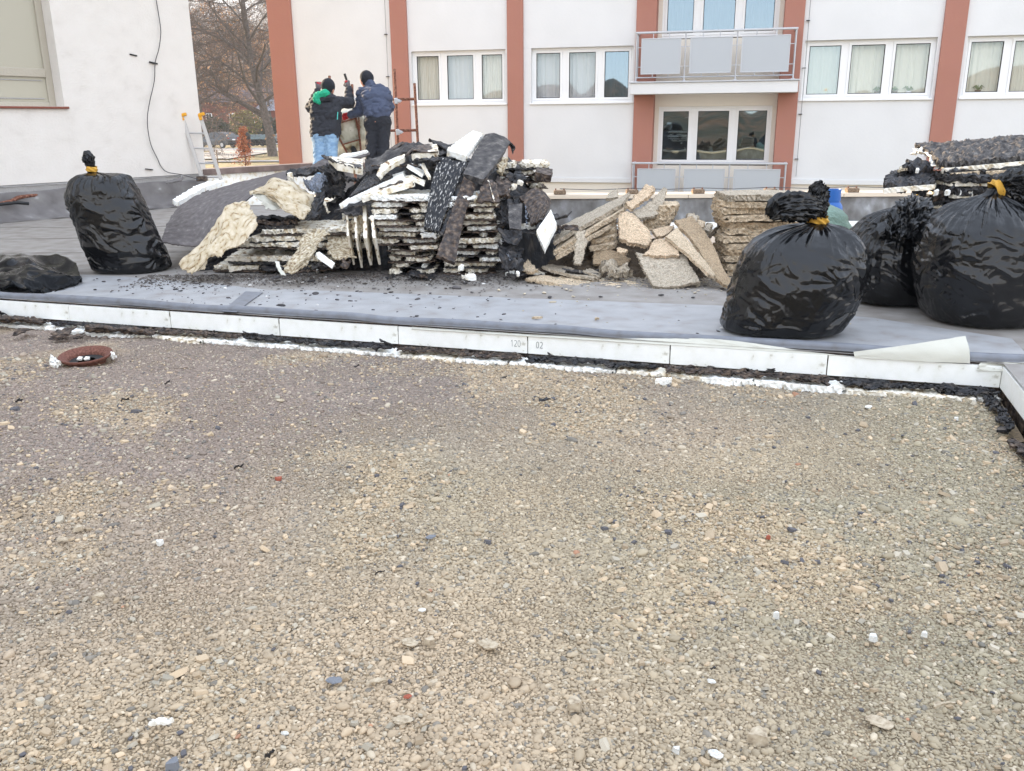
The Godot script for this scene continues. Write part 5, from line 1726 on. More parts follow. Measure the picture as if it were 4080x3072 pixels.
	piece("felt_sheet", [[Vector3(-1.137, 1.278, -8.584), Vector3(-0.976, 1.383, -8.72)], [Vector3(-1.222, 1.279, -8.897), Vector3(-1.101, 1.34, -9.02)]], 0.01, M.tar_brown, "brown pointed felt corner rising behind the ridge slab", "felt sheet", {"wr": 0.02, "jag": 0.02})
	piece("felt_sheet", [[Vector3(-0.801, 1.39, -8.826), Vector3(-0.72, 1.354, -8.763), Vector3(-0.605, 1.283, -8.638), Vector3(-0.573, 1.217, -8.461)], [Vector3(-0.803, 1.375, -9.031), Vector3(-0.697, 1.358, -9.026), Vector3(-0.578, 1.349, -8.918), Vector3(-0.527, 1.361, -8.818)]], 0.012, M.tar, "thin dark felt tongue pointing up behind the white ribbed board", "felt sheet", {"wr": 0.02, "jag": 0.02})
	# long pale boards fanning out on the left shoulder
	piece("foam_board", [[Vector3(-1.464, 0.861, -7.623), Vector3(-1.2, 0.969, -7.76), Vector3(-0.937, 1.085, -7.941)], [Vector3(-1.368, 0.938, -8.116), Vector3(-1.19, 1.032, -8.197), Vector3(-0.958, 1.106, -8.271)]], 0.048, M.eps, "long white foam board fanned out on the heap's left shoulder", "foam board", {"jag": 0.008, "edge": 0.008})
	piece("felt_sheet", [[Vector3(-1.413, 0.911, -7.722), Vector3(-1.193, 1.015, -7.858), Vector3(-1.007, 1.102, -7.988)], [Vector3(-1.371, 0.985, -8.026), Vector3(-1.295, 1.065, -8.155), Vector3(-1.138, 1.12, -8.223)], [Vector3(-1.352, 1.006, -8.294), Vector3(-1.299, 1.096, -8.32), Vector3(-1.201, 1.122, -8.381)]], 0.016, M.tar, "dark ribbed tar sheet on top of the long white board", "felt sheet", {"rib": 0.008, "ribn": 14.0, "wr": 0.01, "jag": 0.02})
	piece("foam_board", [[Vector3(-1.279, 0.911, -7.597), Vector3(-1.091, 0.97, -7.677), Vector3(-0.819, 1.04, -7.802)], [Vector3(-1.239, 0.984, -8.026), Vector3(-1.084, 1.037, -8.094), Vector3(-0.885, 1.082, -8.16)]], 0.045, M.eps_old, "tan edged foam board with tar crumbs below the long white one", "foam board", {"jag": 0.014, "edge": 0.012})
	piece("felt_sheet", [[Vector3(-1.252, 0.935, -7.646), Vector3(-1.079, 1.007, -7.751), Vector3(-0.893, 1.052, -7.848)], [Vector3(-1.211, 1.006, -7.98), Vector3(-1.07, 1.044, -7.992), Vector3(-0.935, 1.069, -8.051)]], 0.014, M.tar_brown, "brown felt between the two long fanned boards", "felt sheet", {"wr": 0.012, "jag": 0.03})
	piece("felt_sheet", [[Vector3(-1.523, 0.808, -7.503), Vector3(-1.368, 0.849, -7.557), Vector3(-1.198, 0.892, -7.591), Vector3(-1.03, 0.934, -7.645)], [Vector3(-1.476, 0.839, -7.721), Vector3(-1.347, 0.876, -7.785), Vector3(-1.213, 0.91, -7.826), Vector3(-1.017, 0.945, -7.858)]], 0.018, M.tar, "black felt hanging under the fanned boards", "felt sheet", {"wr": 0.03, "jag": 0.03})
	piece("foam_board", [[Vector3(-0.935, 1.18, -8.095), Vector3(-0.764, 1.087, -7.963)], [Vector3(-0.921, 1.19, -8.297), Vector3(-0.752, 1.105, -8.167)]], 0.03, M.eps, "small white foam slab tipped between the upper boards", "foam board", {"jag": 0.012})
	piece("foam_board", [[Vector3(-0.802, 1.196, -8.037), Vector3(-0.715, 1.069, -7.853)], [Vector3(-0.761, 1.197, -8.058), Vector3(-0.685, 1.079, -7.877)]], 0.03, M.eps_old, "narrow cream foam strip standing beside the speckled tar board", "foam strip", {"jag": 0.008, "keep": true})
	piece("foam_board", [[Vector3(-0.897, 1.087, -7.9), Vector3(-0.741, 1.025, -7.798)], [Vector3(-0.894, 1.098, -8.06), Vector3(-0.746, 1.043, -7.97)]], 0.028, M.eps_old, "thin dusty foam slab under the narrow strip", "foam board", {"jag": 0.012})
	piece("foam_board", [[Vector3(-1.639, 1.153, -8.547), Vector3(-1.373, 1.111, -8.429)], [Vector3(-1.808, 1.203, -9.031), Vector3(-1.45, 1.175, -8.971)]], 0.065, M.eps_old, "foam board with a dark felt top below the workers", "foam board", {"jag": 0.008, "edge": 0.01})
	piece("felt_sheet", [[Vector3(-1.778, 1.223, -8.776), Vector3(-1.603, 1.18, -8.523), Vector3(-1.362, 1.138, -8.406)], [Vector3(-1.974, 1.223, -9.403), Vector3(-1.767, 1.209, -9.294), Vector3(-1.477, 1.194, -9.185)]], 0.012, M.tar_grey, "grey black felt covering the board below the workers", "felt sheet", {"wr": 0.02, "jag": 0.02})
	piece("foam_board", [[Vector3(-1.878, 1.18, -9.912), Vector3(-1.767, 1.178, -9.807), Vector3(-1.505, 1.244, -9.722)], [Vector3(-1.936, 1.188, -10.541), Vector3(-1.792, 1.2, -10.544), Vector3(-1.66, 1.228, -10.552)]], 0.05, M.eps, "white foam board behind the ridge at the workers' feet", "foam board", {"jag": 0.008})
	piece("felt_sheet", [[Vector3(-1.776, 1.175, -9.722), Vector3(-1.624, 1.193, -9.686), Vector3(-1.478, 1.222, -9.611)], [Vector3(-1.742, 1.181, -9.808), Vector3(-1.611, 1.217, -9.766), Vector3(-1.491, 1.253, -9.725)]], 0.012, M.felt, "brown grey felt face in front of the foam at the workers' feet", "felt sheet", {"wr": 0.01, "jag": 0.01, "keep": true})
	# right flank
	piece("tar_board", [[Vector3(-0.081, 1.075, -8.262), Vector3(0.071, 1.154, -8.338)], [Vector3(-0.024, 1.017, -8.14), Vector3(0.142, 1.101, -8.218)], [Vector3(0.037, 0.972, -8.054), Vector3(0.206, 1.051, -8.119)]], 0.02, M.tar, "crumpled glossy black tar sheet on the heap's right side", tar, {"wr": 0.03, "wf": 9.0, "jag": 0.03, "keep": true})
	piece("fleece_wad", [[Vector3(-0.137, 1.209, -8.313), Vector3(-0.065, 1.217, -8.357), Vector3(0.019, 1.231, -8.361)], [Vector3(-0.147, 1.154, -8.212), Vector3(-0.074, 1.155, -8.181), Vector3(-0.013, 1.181, -8.242)], [Vector3(-0.136, 1.098, -8.133), Vector3(-0.095, 1.079, -8.107), Vector3(-0.054, 1.107, -8.136)]], 0.03, M.fleece_dirty, "cream fleece wad sticking out right of the peak slab", "fleece", {"wr": 0.05, "wf": 9.0, "jag": 0.03, "keep": true})
	piece("brown_slab", [[Vector3(0.215, 1.078, -8.263), Vector3(0.373, 1.042, -8.2)], [Vector3(0.243, 1.109, -8.533), Vector3(0.399, 1.087, -8.474)]], 0.07, M.tar_brown, "brown slab end jutting from the heap's right side", tar, {"jag": 0.006, "wr": 0.01})
	piece("tar_board", [[Vector3(0.066, 0.897, -8), Vector3(0.232, 0.966, -8.125), Vector3(0.37, 0.875, -7.993)], [Vector3(0.134, 0.793, -7.833), Vector3(0.275, 0.864, -7.896), Vector3(0.338, 0.81, -7.838)], [Vector3(0.169, 0.678, -7.621), Vector3(0.218, 0.697, -7.626), Vector3(0.257, 0.724, -7.635)]], 0.03, M.tar_brown, "brown black tar board leaning behind the ribbed white panel", tar, {"wr": 0.012, "jag": 0.015, "keep": true})
	piece("felt_sheet", [[Vector3(-0.019, 0.862, -7.676), Vector3(0.107, 0.875, -7.68)], [Vector3(-0.025, 0.773, -7.555), Vector3(0.098, 0.781, -7.558)], [Vector3(-0.014, 0.686, -7.446), Vector3(0.091, 0.671, -7.441)]], 0.02, M.tar_grey, "flat upright dark felt panel on the heap's right flank", "felt sheet", {"jag": 0.004, "keep": true})
	piece("foil_scrap", [[Vector3(0.108, 0.87, -7.731), Vector3(0.138, 0.859, -7.748)], [Vector3(0.111, 0.775, -7.619), Vector3(0.159, 0.765, -7.616)], [Vector3(0.1, 0.709, -7.526), Vector3(0.172, 0.699, -7.523)]], 0.006, M.foil, "crumpled silver foil beside the upright felt panel", "foil", {"wr": 0.03, "wf": 12.0, "jag": 0.02, "keep": true})
	piece("ribbed_foam_board", [[Vector3(0.343, 0.817, -7.663), Vector3(0.392, 0.71, -7.495)], [Vector3(0.273, 0.735, -7.534), Vector3(0.339, 0.62, -7.384)], [Vector3(0.208, 0.657, -7.437), Vector3(0.277, 0.516, -7.249)]], 0.05, M.eps, "white ribbed foam panel tipped on its side at the heap's right", "foam board", {"rib": 0.012, "ribn": 9.0, "ribv": false, "jag": 0.006, "keep": true, "edge": 0.006})
	piece("tar_board", [[Vector3(0.202, 0.684, -7.57), Vector3(0.336, 0.811, -7.776)], [Vector3(0.261, 0.483, -7.322), Vector3(0.361, 0.627, -7.553)]], 0.02, M.tar, "black felt backing behind the tipped ribbed panel", tar, {"jag": 0.012, "keep": true})
	piece("felt_sheet", [[Vector3(-0.142, 0.684, -7.591), Vector3(-0.006, 0.681, -7.569), Vector3(0.129, 0.65, -7.539)], [Vector3(-0.093, 0.62, -7.447), Vector3(0.012, 0.601, -7.399), Vector3(0.107, 0.607, -7.422)], [Vector3(-0.064, 0.59, -7.417), Vector3(0.03, 0.555, -7.323), Vector3(0.078, 0.57, -7.348)]], 0.015, M.tar, "dark felt sheet folded under the upright panel", "felt sheet", {"wr": 0.03, "jag": 0.02})
	piece("felt_sheet", [[Vector3(-0.219, 1.087, -7.817), Vector3(-0.171, 1.076, -7.834), Vector3(-0.132, 1.027, -7.841)], [Vector3(-0.267, 0.989, -7.714), Vector3(-0.188, 0.982, -7.681), Vector3(-0.102, 0.959, -7.716)], [Vector3(-0.313, 0.886, -7.589), Vector3(-0.187, 0.887, -7.569), Vector3(-0.067, 0.891, -7.612)]], 0.016, M.tar_brown, "triangular dark felt hanging below the peak slab", "felt sheet", {"wr": 0.02, "jag": 0.012, "keep": true})
	piece("foam_strip", [[Vector3(-0.204, 1.08, -7.773), Vector3(-0.179, 1.08, -7.773)], [Vector3(-0.148, 0.897, -7.551), Vector3(-0.119, 0.897, -7.551)]], 0.008, M.eps_old, "thin white foam streak stuck on the triangular felt", "foam strip", {"jag": 0.012, "keep": true})
	piece("felt_sheet", [[Vector3(-0.308, 0.995, -7.768), Vector3(-0.273, 0.986, -7.765)], [Vector3(-0.324, 0.929, -7.644), Vector3(-0.256, 0.919, -7.641)], [Vector3(-0.341, 0.887, -7.579), Vector3(-0.284, 0.876, -7.586)]], 0.02, M.fleece_dirty, "tan frayed fleece edge beside the leaning brown board", "fleece", {"wr": 0.03, "jag": 0.03, "keep": true})

	# the wide grey membrane draped over the left of the heap
	piece("roof_membrane", [[Vector3(-3.258, 0.498, -8.193), Vector3(-2.779, 0.502, -7.881), Vector3(-2.632, 0.675, -8.111), Vector3(-2.492, 0.871, -8.671), Vector3(-2.304, 1.011, -9.548)], [Vector3(-3.38, 0.595, -8.713), Vector3(-3.084, 0.7, -8.672), Vector3(-2.946, 0.788, -9.116), Vector3(-2.773, 0.881, -9.718), Vector3(-2.455, 1.027, -10.492)], [Vector3(-3.496, 0.693, -9.296), Vector3(-3.45, 0.788, -9.794), Vector3(-3.321, 0.857, -10.441), Vector3(-3.118, 0.904, -11.186), Vector3(-2.594, 1.029, -11.85)]], 0.012, M.felt, "wide grey roofing membrane draped over the left end of the heap", "membrane", {"wr": 0.012, "wf": 1.6, "jag": 0.025, "seg": 0.03})
	piece("foam_board", [[Vector3(-3.77, 0.726, -9.932), Vector3(-3.833, 0.777, -10.626), Vector3(-3.885, 0.819, -11.369), Vector3(-3.741, 0.824, -11.789)], [Vector3(-3.638, 0.699, -9.767), Vector3(-3.665, 0.752, -10.41), Vector3(-3.717, 0.788, -11.047), Vector3(-3.666, 0.814, -11.577)]], 0.05, M.eps, "white scalloped foam board behind the draped grey membrane", "foam board", {"jag": 0.03, "jf": 6.0, "wr": 0.012})
	# cream fleece sheets
	piece("fleece_sheet", [[Vector3(-2.827, 0.369, -7.497), Vector3(-2.738, 0.496, -7.577), Vector3(-2.639, 0.614, -7.675), Vector3(-2.571, 0.758, -7.885), Vector3(-2.534, 0.833, -8.085), Vector3(-2.456, 0.859, -8.302)], [Vector3(-2.752, 0.353, -7.325), Vector3(-2.654, 0.494, -7.409), Vector3(-2.558, 0.612, -7.549), Vector3(-2.475, 0.706, -7.702), Vector3(-2.399, 0.78, -7.829), Vector3(-2.323, 0.803, -8.045)], [Vector3(-2.654, 0.35, -7.261), Vector3(-2.558, 0.48, -7.321), Vector3(-2.482, 0.575, -7.433), Vector3(-2.393, 0.636, -7.556), Vector3(-2.312, 0.676, -7.652), Vector3(-2.237, 0.738, -7.879)], [Vector3(-2.538, 0.376, -7.332), Vector3(-2.496, 0.493, -7.346), Vector3(-2.413, 0.495, -7.326), Vector3(-2.345, 0.549, -7.426), Vector3(-2.251, 0.582, -7.498), Vector3(-2.171, 0.687, -7.759)]], 0.010, M.fleece, "cream fleece crumpled and rolled down to the roof at the left", "fleece", {"wr": 0.06, "wf": 2.2, "sharp": 0.7, "jag": 0.03})
	piece("fleece_roll", [[Vector3(-2.783, 0.351, -7.387), Vector3(-2.684, 0.485, -7.469), Vector3(-2.605, 0.621, -7.614), Vector3(-2.574, 0.658, -7.667)], [Vector3(-2.787, 0.388, -7.482), Vector3(-2.688, 0.518, -7.542), Vector3(-2.626, 0.631, -7.68), Vector3(-2.59, 0.66, -7.73)], [Vector3(-2.672, 0.395, -7.379), Vector3(-2.603, 0.502, -7.411), Vector3(-2.559, 0.595, -7.544), Vector3(-2.535, 0.646, -7.622)], [Vector3(-2.654, 0.354, -7.263), Vector3(-2.575, 0.472, -7.319), Vector3(-2.523, 0.572, -7.453), Vector3(-2.515, 0.62, -7.551)], [Vector3(-2.752, 0.351, -7.324), Vector3(-2.654, 0.477, -7.404), Vector3(-2.576, 0.604, -7.546), Vector3(-2.561, 0.646, -7.622)]], 0.008, M.fleece, "rolled cream fleece tube resting on the roof by the tall sack", "fleece", {"wr": 0.016, "wf": 5.0, "jag": 0.015, "keep": true})
	piece("fleece_sheet", [[Vector3(-2.437, 0.954, -8.696), Vector3(-2.286, 1.002, -8.835), Vector3(-2.086, 0.974, -8.827), Vector3(-1.89, 0.91, -8.682)], [Vector3(-2.478, 0.927, -8.426), Vector3(-2.232, 0.963, -8.385), Vector3(-2.003, 0.935, -8.293), Vector3(-1.818, 0.836, -8.347)], [Vector3(-2.333, 0.942, -8.295), Vector3(-2.109, 0.9, -8.105), Vector3(-1.94, 0.832, -7.991), Vector3(-1.787, 0.779, -8.069)], [Vector3(-2.087, 0.905, -8.054), Vector3(-1.973, 0.818, -7.861), Vector3(-1.829, 0.727, -7.75), Vector3(-1.794, 0.75, -7.862)]], 0.010, M.fleece, "arched cream fleece with dark streaks in the middle left", "fleece", {"wr": 0.06, "wf": 2.2, "sharp": 0.7, "jag": 0.03})
	piece("fleece_sheet", [[Vector3(-2.462, 0.923, -8.394), Vector3(-2.366, 0.936, -8.377), Vector3(-2.289, 0.938, -8.378)], [Vector3(-2.319, 0.867, -8.252), Vector3(-2.22, 0.888, -8.206), Vector3(-2.1, 0.856, -8.144)], [Vector3(-2.244, 0.804, -8.128), Vector3(-2.156, 0.786, -8.071), Vector3(-2.078, 0.788, -8.071)]], 0.006, M.cream_sheet, "smooth inner side of a cream sheet under the fleece arch", "backing sheet", {"wr": 0.015, "jag": 0.02, "keep": true})
	piece("fleece_sheet", [[Vector3(-1.889, 0.654, -7.812), Vector3(-1.763, 0.668, -7.795), Vector3(-1.638, 0.663, -7.794), Vector3(-1.557, 0.591, -7.793)], [Vector3(-1.858, 0.558, -7.554), Vector3(-1.74, 0.578, -7.497), Vector3(-1.662, 0.58, -7.539), Vector3(-1.622, 0.575, -7.642)], [Vector3(-1.909, 0.448, -7.333), Vector3(-1.773, 0.478, -7.237), Vector3(-1.703, 0.485, -7.302), Vector3(-1.658, 0.495, -7.409)], [Vector3(-1.913, 0.351, -7.199), Vector3(-1.791, 0.357, -7.096), Vector3(-1.734, 0.391, -7.149), Vector3(-1.678, 0.402, -7.235)]], 0.012, M.fleece_dirty, "dirty tan fleece crumpled down onto the roof in front", "fleece", {"wr": 0.07, "wf": 2.4, "sharp": 0.7, "jag": 0.035})
	piece("fleece_sheet", [[Vector3(-1.979, 0.469, -7.297), Vector3(-1.91, 0.457, -7.273)], [Vector3(-1.928, 0.41, -7.196), Vector3(-1.873, 0.413, -7.176)], [Vector3(-1.886, 0.362, -7.129), Vector3(-1.812, 0.363, -7.098)]], 0.008, M.cream_sheet, "pale curled tongue of sheet at the dirty fleece's foot", "backing sheet", {"wr": 0.01, "jag": 0.01, "keep": true})
	piece("fleece_sheet", [[Vector3(-1.666, 0.587, -7.907), Vector3(-1.539, 0.593, -7.961), Vector3(-1.411, 0.553, -7.949)], [Vector3(-1.611, 0.505, -7.642), Vector3(-1.497, 0.483, -7.698), Vector3(-1.328, 0.473, -7.695)], [Vector3(-1.541, 0.454, -7.502), Vector3(-1.415, 0.436, -7.475), Vector3(-1.285, 0.447, -7.541)]], 0.010, M.fleece_dirty, "grey cream fleece sagging in front of the upright foam strips", "fleece", {"wr": 0.05, "wf": 2.4, "jag": 0.025, "keep": true})
	piece("fleece_sheet", [[Vector3(-1.473, 0.697, -7.7), Vector3(-1.374, 0.758, -7.801), Vector3(-1.255, 0.817, -7.861)], [Vector3(-1.388, 0.652, -7.644), Vector3(-1.307, 0.681, -7.695), Vector3(-1.219, 0.759, -7.781)], [Vector3(-1.282, 0.613, -7.57), Vector3(-1.262, 0.654, -7.624), Vector3(-1.215, 0.716, -7.685)]], 0.014, M.fleece_dirty, "torn tan fleece rag hanging over the upright foam strips", "fleece", {"wr": 0.025, "jag": 0.025, "keep": true})
	for k in 4:
		var lo: Vector3 = [Vector3(-1.379, 0.49, -7.596), Vector3(-1.304, 0.475, -7.56), Vector3(-1.228, 0.481, -7.572), Vector3(-1.147, 0.49, -7.533)][k]
		var hi: Vector3 = [Vector3(-1.418, 0.651, -7.811), Vector3(-1.342, 0.635, -7.785), Vector3(-1.271, 0.749, -7.882), Vector3(-1.189, 0.667, -7.732)][k]
		var w: float = [0.030, 0.034, 0.045, 0.04][k]
		piece("foam_board", [[lo + Vector3(-w * 0.5, 0, 0), lo + Vector3(w * 0.5, 0, 0)], [hi + Vector3(-w * 0.5, 0, 0), hi + Vector3(w * 0.5, 0, 0)]], 0.35, M.eps_old, "foam board set on edge left of the stack, %s from the left" % ordinal(k), "foam board", {"jag": 0.006, "keep": true, "edge": 0.006}, "foam boards on edge left of the stack")
	# foil and tar round the dark hollow
	piece("foil_scrap", [[Vector3(-2.041, 1.023, -8.82), Vector3(-1.961, 1.041, -8.826), Vector3(-1.841, 1.112, -8.952)], [Vector3(-1.986, 0.975, -8.65), Vector3(-1.877, 0.969, -8.595), Vector3(-1.76, 1.074, -8.732)], [Vector3(-1.926, 0.935, -8.544), Vector3(-1.816, 0.92, -8.476), Vector3(-1.759, 1.005, -8.606)]], 0.006, M.foil, "crumpled silver foil backed sheet near the dark hollow", "foil", {"wr": 0.05, "wf": 9.0, "jag": 0.02})
	piece("felt_sheet", [[Vector3(-2.277, 1.035, -9.137), Vector3(-2.198, 1.079, -9.255), Vector3(-2.01, 1.087, -9.257), Vector3(-1.822, 1.111, -9.16)], [Vector3(-2.216, 1.008, -8.92), Vector3(-2.094, 1.055, -8.935), Vector3(-1.923, 1.073, -8.94), Vector3(-1.721, 1.097, -8.843)]], 0.02, M.tar, "black felt folds above the silver foil", "felt sheet", {"wr": 0.05, "jag": 0.03})
	piece("felt_sheet", [[Vector3(-2.197, 1.067, -9.669), Vector3(-2.042, 1.178, -9.911), Vector3(-1.836, 1.175, -9.701)], [Vector3(-2.074, 1.052, -9.351), Vector3(-1.926, 1.091, -9.363), Vector3(-1.748, 1.105, -9.263)]], 0.012, M.felt, "grey felt flap folded at the top of the draped membrane", "felt sheet", {"wr": 0.02, "jag": 0.015})
	piece("foam_chunk", [[Vector3(-2.244, 1.054, -8.986), Vector3(-2.117, 1.062, -8.989)], [Vector3(-2.191, 1.014, -8.818), Vector3(-2.091, 0.994, -8.812)]], 0.06, M.eps_old, "cream foam lump at the membrane's torn edge", "foam chunk", {"wr": 0.04, "jag": 0.03})
	piece("foam_chunk", [[Vector3(-1.703, 0.871, -8.096), Vector3(-1.657, 0.866, -8.095)], [Vector3(-1.636, 0.784, -7.914), Vector3(-1.601, 0.784, -7.914)]], 0.03, M.eps_old, "small cream foam splinter in the dark hollow", "foam chunk", {"wr": 0.02, "jag": 0.02, "keep": true})
	piece("felt_sheet", [[Vector3(-1.832, 0.946, -8.38), Vector3(-1.767, 0.942, -8.431), Vector3(-1.729, 1.012, -8.504)], [Vector3(-1.815, 0.823, -8.082), Vector3(-1.75, 0.823, -8.082), Vector3(-1.698, 0.88, -8.256)], [Vector3(-1.795, 0.726, -7.876), Vector3(-1.734, 0.708, -7.839), Vector3(-1.73, 0.775, -8.015)]], 0.02, M.tar, "black felt drooping down beside the fleece arch", "felt sheet", {"wr": 0.05, "jag": 0.03, "keep": true})
	piece("felt_sheet", [[Vector3(-1.75, 1.112, -8.743), Vector3(-1.574, 1.063, -8.572), Vector3(-1.374, 1.07, -8.417)], [Vector3(-1.71, 1.045, -8.566), Vector3(-1.546, 1.017, -8.401), Vector3(-1.377, 1.022, -8.298)]], 0.02, M.tar, "black felt sagging under the board below the workers", "felt sheet", {"wr": 0.05, "jag": 0.03, "keep": true})
	# dark felt closing the gaps of the ridge and the right flank
	piece("felt_sheet", [[Vector3(-1.99, 1.138, -9.481), Vector3(-1.851, 1.154, -9.434), Vector3(-1.675, 1.135, -9.272)], [Vector3(-1.937, 0.973, -9.119), Vector3(-1.792, 0.995, -9.073), Vector3(-1.61, 1.004, -8.919)], [Vector3(-1.883, 0.801, -8.754), Vector3(-1.713, 0.828, -8.658), Vector3(-1.556, 0.873, -8.567)]], 0.02, M.tar, "black felt slumped into the hollow below the worker in jeans", "felt sheet", {"wr": 0.06, "wf": 5.0, "jag": 0.03, "keep": true})
	piece("felt_sheet", [[Vector3(-0.147, 0.894, -8.051), Vector3(-0.004, 0.911, -8.077), Vector3(0.118, 0.882, -8.048)], [Vector3(-0.125, 0.792, -7.854), Vector3(-0.025, 0.796, -7.813), Vector3(0.094, 0.783, -7.83)], [Vector3(-0.094, 0.695, -7.657), Vector3(-0.026, 0.681, -7.611), Vector3(0.072, 0.678, -7.631)]], 0.02, M.tar, "crumpled black felt behind the upright panel", "felt sheet", {"wr": 0.06, "wf": 6.0, "jag": 0.03, "keep": true})
	piece("felt_sheet", [[Vector3(-0.142, 0.594, -7.543), Vector3(-0.007, 0.545, -7.466), Vector3(0.127, 0.517, -7.458)], [Vector3(-0.131, 0.499, -7.39), Vector3(-0.008, 0.48, -7.321), Vector3(0.124, 0.449, -7.333)], [Vector3(-0.102, 0.388, -7.189), Vector3(0.01, 0.371, -7.121), Vector3(0.121, 0.354, -7.158)]], 0.02, M.tar, "crumpled black felt on the roof under the right flank", "felt sheet", {"wr": 0.06, "wf": 6.0, "jag": 0.03, "keep": true})
	piece("foil_scrap", [[Vector3(-0.078, 0.492, -7.304), Vector3(-0.027, 0.483, -7.301)], [Vector3(0.011, 0.453, -7.188), Vector3(0.057, 0.461, -7.19)]], 0.006, M.foil, "silver foil strip low on the right flank", "foil", {"wr": 0.03, "wf": 12.0, "jag": 0.02})
	piece("foam_chunk", [[Vector3(0.028, 0.383, -7.104), Vector3(0.079, 0.382, -7.104)], [Vector3(0.032, 0.358, -7.055), Vector3(0.074, 0.355, -7.054)]], 0.03, M.eps, "white foam chunk by the tan fragment at the flank's foot", "foam chunk", {"jag": 0.01, "wr": 0.012, "keep": true})
	piece("foam_chunk", [[Vector3(-0.386, 0.336, -7.069), Vector3(-0.271, 0.335, -7.069)], [Vector3(-0.371, 0.347, -7.156), Vector3(-0.288, 0.348, -7.157)]], 0.035, M.eps, "white foam slab fallen in front of the central stack", "foam chunk", {"jag": 0.012, "wr": 0.012})
	piece("foam_chunk", [[Vector3(-0.441, 0.404, -7.11), Vector3(-0.368, 0.403, -7.11)], [Vector3(-0.436, 0.421, -7.178), Vector3(-0.375, 0.42, -7.178)]], 0.04, M.eps, "white foam lump at the foot of the leaning tar boards", "foam chunk", {"jag": 0.012, "wr": 0.02})
	piece("tar_board", [[Vector3(3.691, 1.081, -7.731), Vector3(4.02, 1.096, -7.746), Vector3(4.475, 1.128, -7.766)], [Vector3(3.843, 1.093, -8.059), Vector3(4.18, 1.115, -8.065), Vector3(4.647, 1.143, -8.074)]], 0.06, M.tar, "black tar layer under the tan edges of the right hand stack", "tar board", {"jag": 0.03, "wr": 0.03, "rough": 0.012, "edge": 0.02})
	piece("tar_board", [[Vector3(3.673, 0.99, -7.641), Vector3(3.993, 1.016, -7.67), Vector3(4.439, 1.048, -7.68)], [Vector3(3.83, 1.003, -7.979), Vector3(4.153, 1.032, -7.988), Vector3(4.617, 1.059, -7.996)]], 0.07, M.tar, "lower black tar layer in the right hand stack", "tar board", {"jag": 0.04, "wr": 0.04, "rough": 0.014, "edge": 0.02})
	piece("tar_board", [[Vector3(-0.155, 1.063, -8.05), Vector3(-0.064, 1.074, -8.105), Vector3(0.038, 1.056, -8.152)], [Vector3(-0.164, 1.002, -7.927), Vector3(-0.064, 0.982, -7.931), Vector3(0.026, 0.969, -7.969)], [Vector3(-0.153, 0.914, -7.807), Vector3(-0.064, 0.906, -7.783), Vector3(0.015, 0.911, -7.827)]], 0.03, M.tar_brown, "broken brown black slab below the fleece wad", "tar board", {"wr": 0.04, "wf": 6.0, "jag": 0.03, "keep": true})
	for k in 4:
		piece("foam_chunk", [[Vector3(-0.133, 0.939, -7.856).lerp(Vector3(0.037, 1.032, -8.051), k / 3.0), Vector3(-0.054, 0.913, -7.806).lerp(Vector3(0.118, 0.994, -8.018), k / 3.0)], [Vector3(-0.125, 0.96, -7.966).lerp(Vector3(0.048, 1.055, -8.162), k / 3.0), Vector3(-0.044, 0.937, -7.939).lerp(Vector3(0.13, 1.02, -8.141), k / 3.0)]], 0.035, M.eps_old, "dirty foam end on the right flank below the black sheet, %s from below" % ordinal(k), "foam chunk", {"jag": 0.02, "wr": 0.02, "keep": true}, "dirty foam ends on the right flank")
	for k in 3:
		piece("felt_sheet", [[Vector3(-2.318, 0.647, -7.977).lerp(Vector3(-2.376, 0.741, -8.214), k / 2.0), Vector3(-2.078, 0.632, -7.931).lerp(Vector3(-2.094, 0.721, -8.208), k / 2.0), Vector3(-1.905, 0.657, -7.938).lerp(Vector3(-1.906, 0.738, -8.213), k / 2.0)], [Vector3(-2.455, 0.638, -8.392), Vector3(-2.194, 0.646, -8.394), Vector3(-2.001, 0.654, -8.397)]], 0.03, M.tar_brown if k == 1 else M.tar, "dark felt layer inside the hollow under the fleece arch, %s from below" % ordinal(k), "felt sheet", {"jag": 0.03, "wr": 0.03, "rough": 0.01}, "felt layers inside the hollow")
	piece("foam_board", [[Vector3(-1.649, 0.5, -7.369), Vector3(-1.459, 0.411, -7.196)], [Vector3(-1.632, 0.501, -7.453), Vector3(-1.462, 0.415, -7.302)]], 0.035, M.eps, "white foam strip pointing to the roof beside the dirty tan fleece", "foam board", {"jag": 0.01})
	piece("felt_sheet", [[Vector3(-1.421, 0.41, -7.175), Vector3(-1.355, 0.4, -7.13), Vector3(-1.284, 0.42, -7.157)], [Vector3(-1.431, 0.453, -7.334), Vector3(-1.372, 0.46, -7.336), Vector3(-1.312, 0.452, -7.334)]], 0.02, M.tar_brown, "brown felt lump on the roof below the upright strips", "felt sheet", {"jag": 0.03, "wr": 0.05})
	# torn scraps scattered through the heap
	var where := [["at the heap's left foot", -2.6, -1.6, -7.75, 0.02], ["under the fleece arch", -2.2, -1.3, -8.0, 0.10], ["in the dark hollow", -1.6, -0.9, -8.3, 0.42], ["at the foot of the central stack", -1.2, 0.3, -7.5, 0.015], ["on the heap's left shoulder", -1.3, -0.5, -8.2, 0.85], ["near the heap's peak", -0.75, -0.35, -8.45, 0.86], ["on the heap's right flank", 0.1, 0.45, -7.75, 0.35], ["at the heap's right foot", 0.1, 0.6, -7.5, 0.03]]
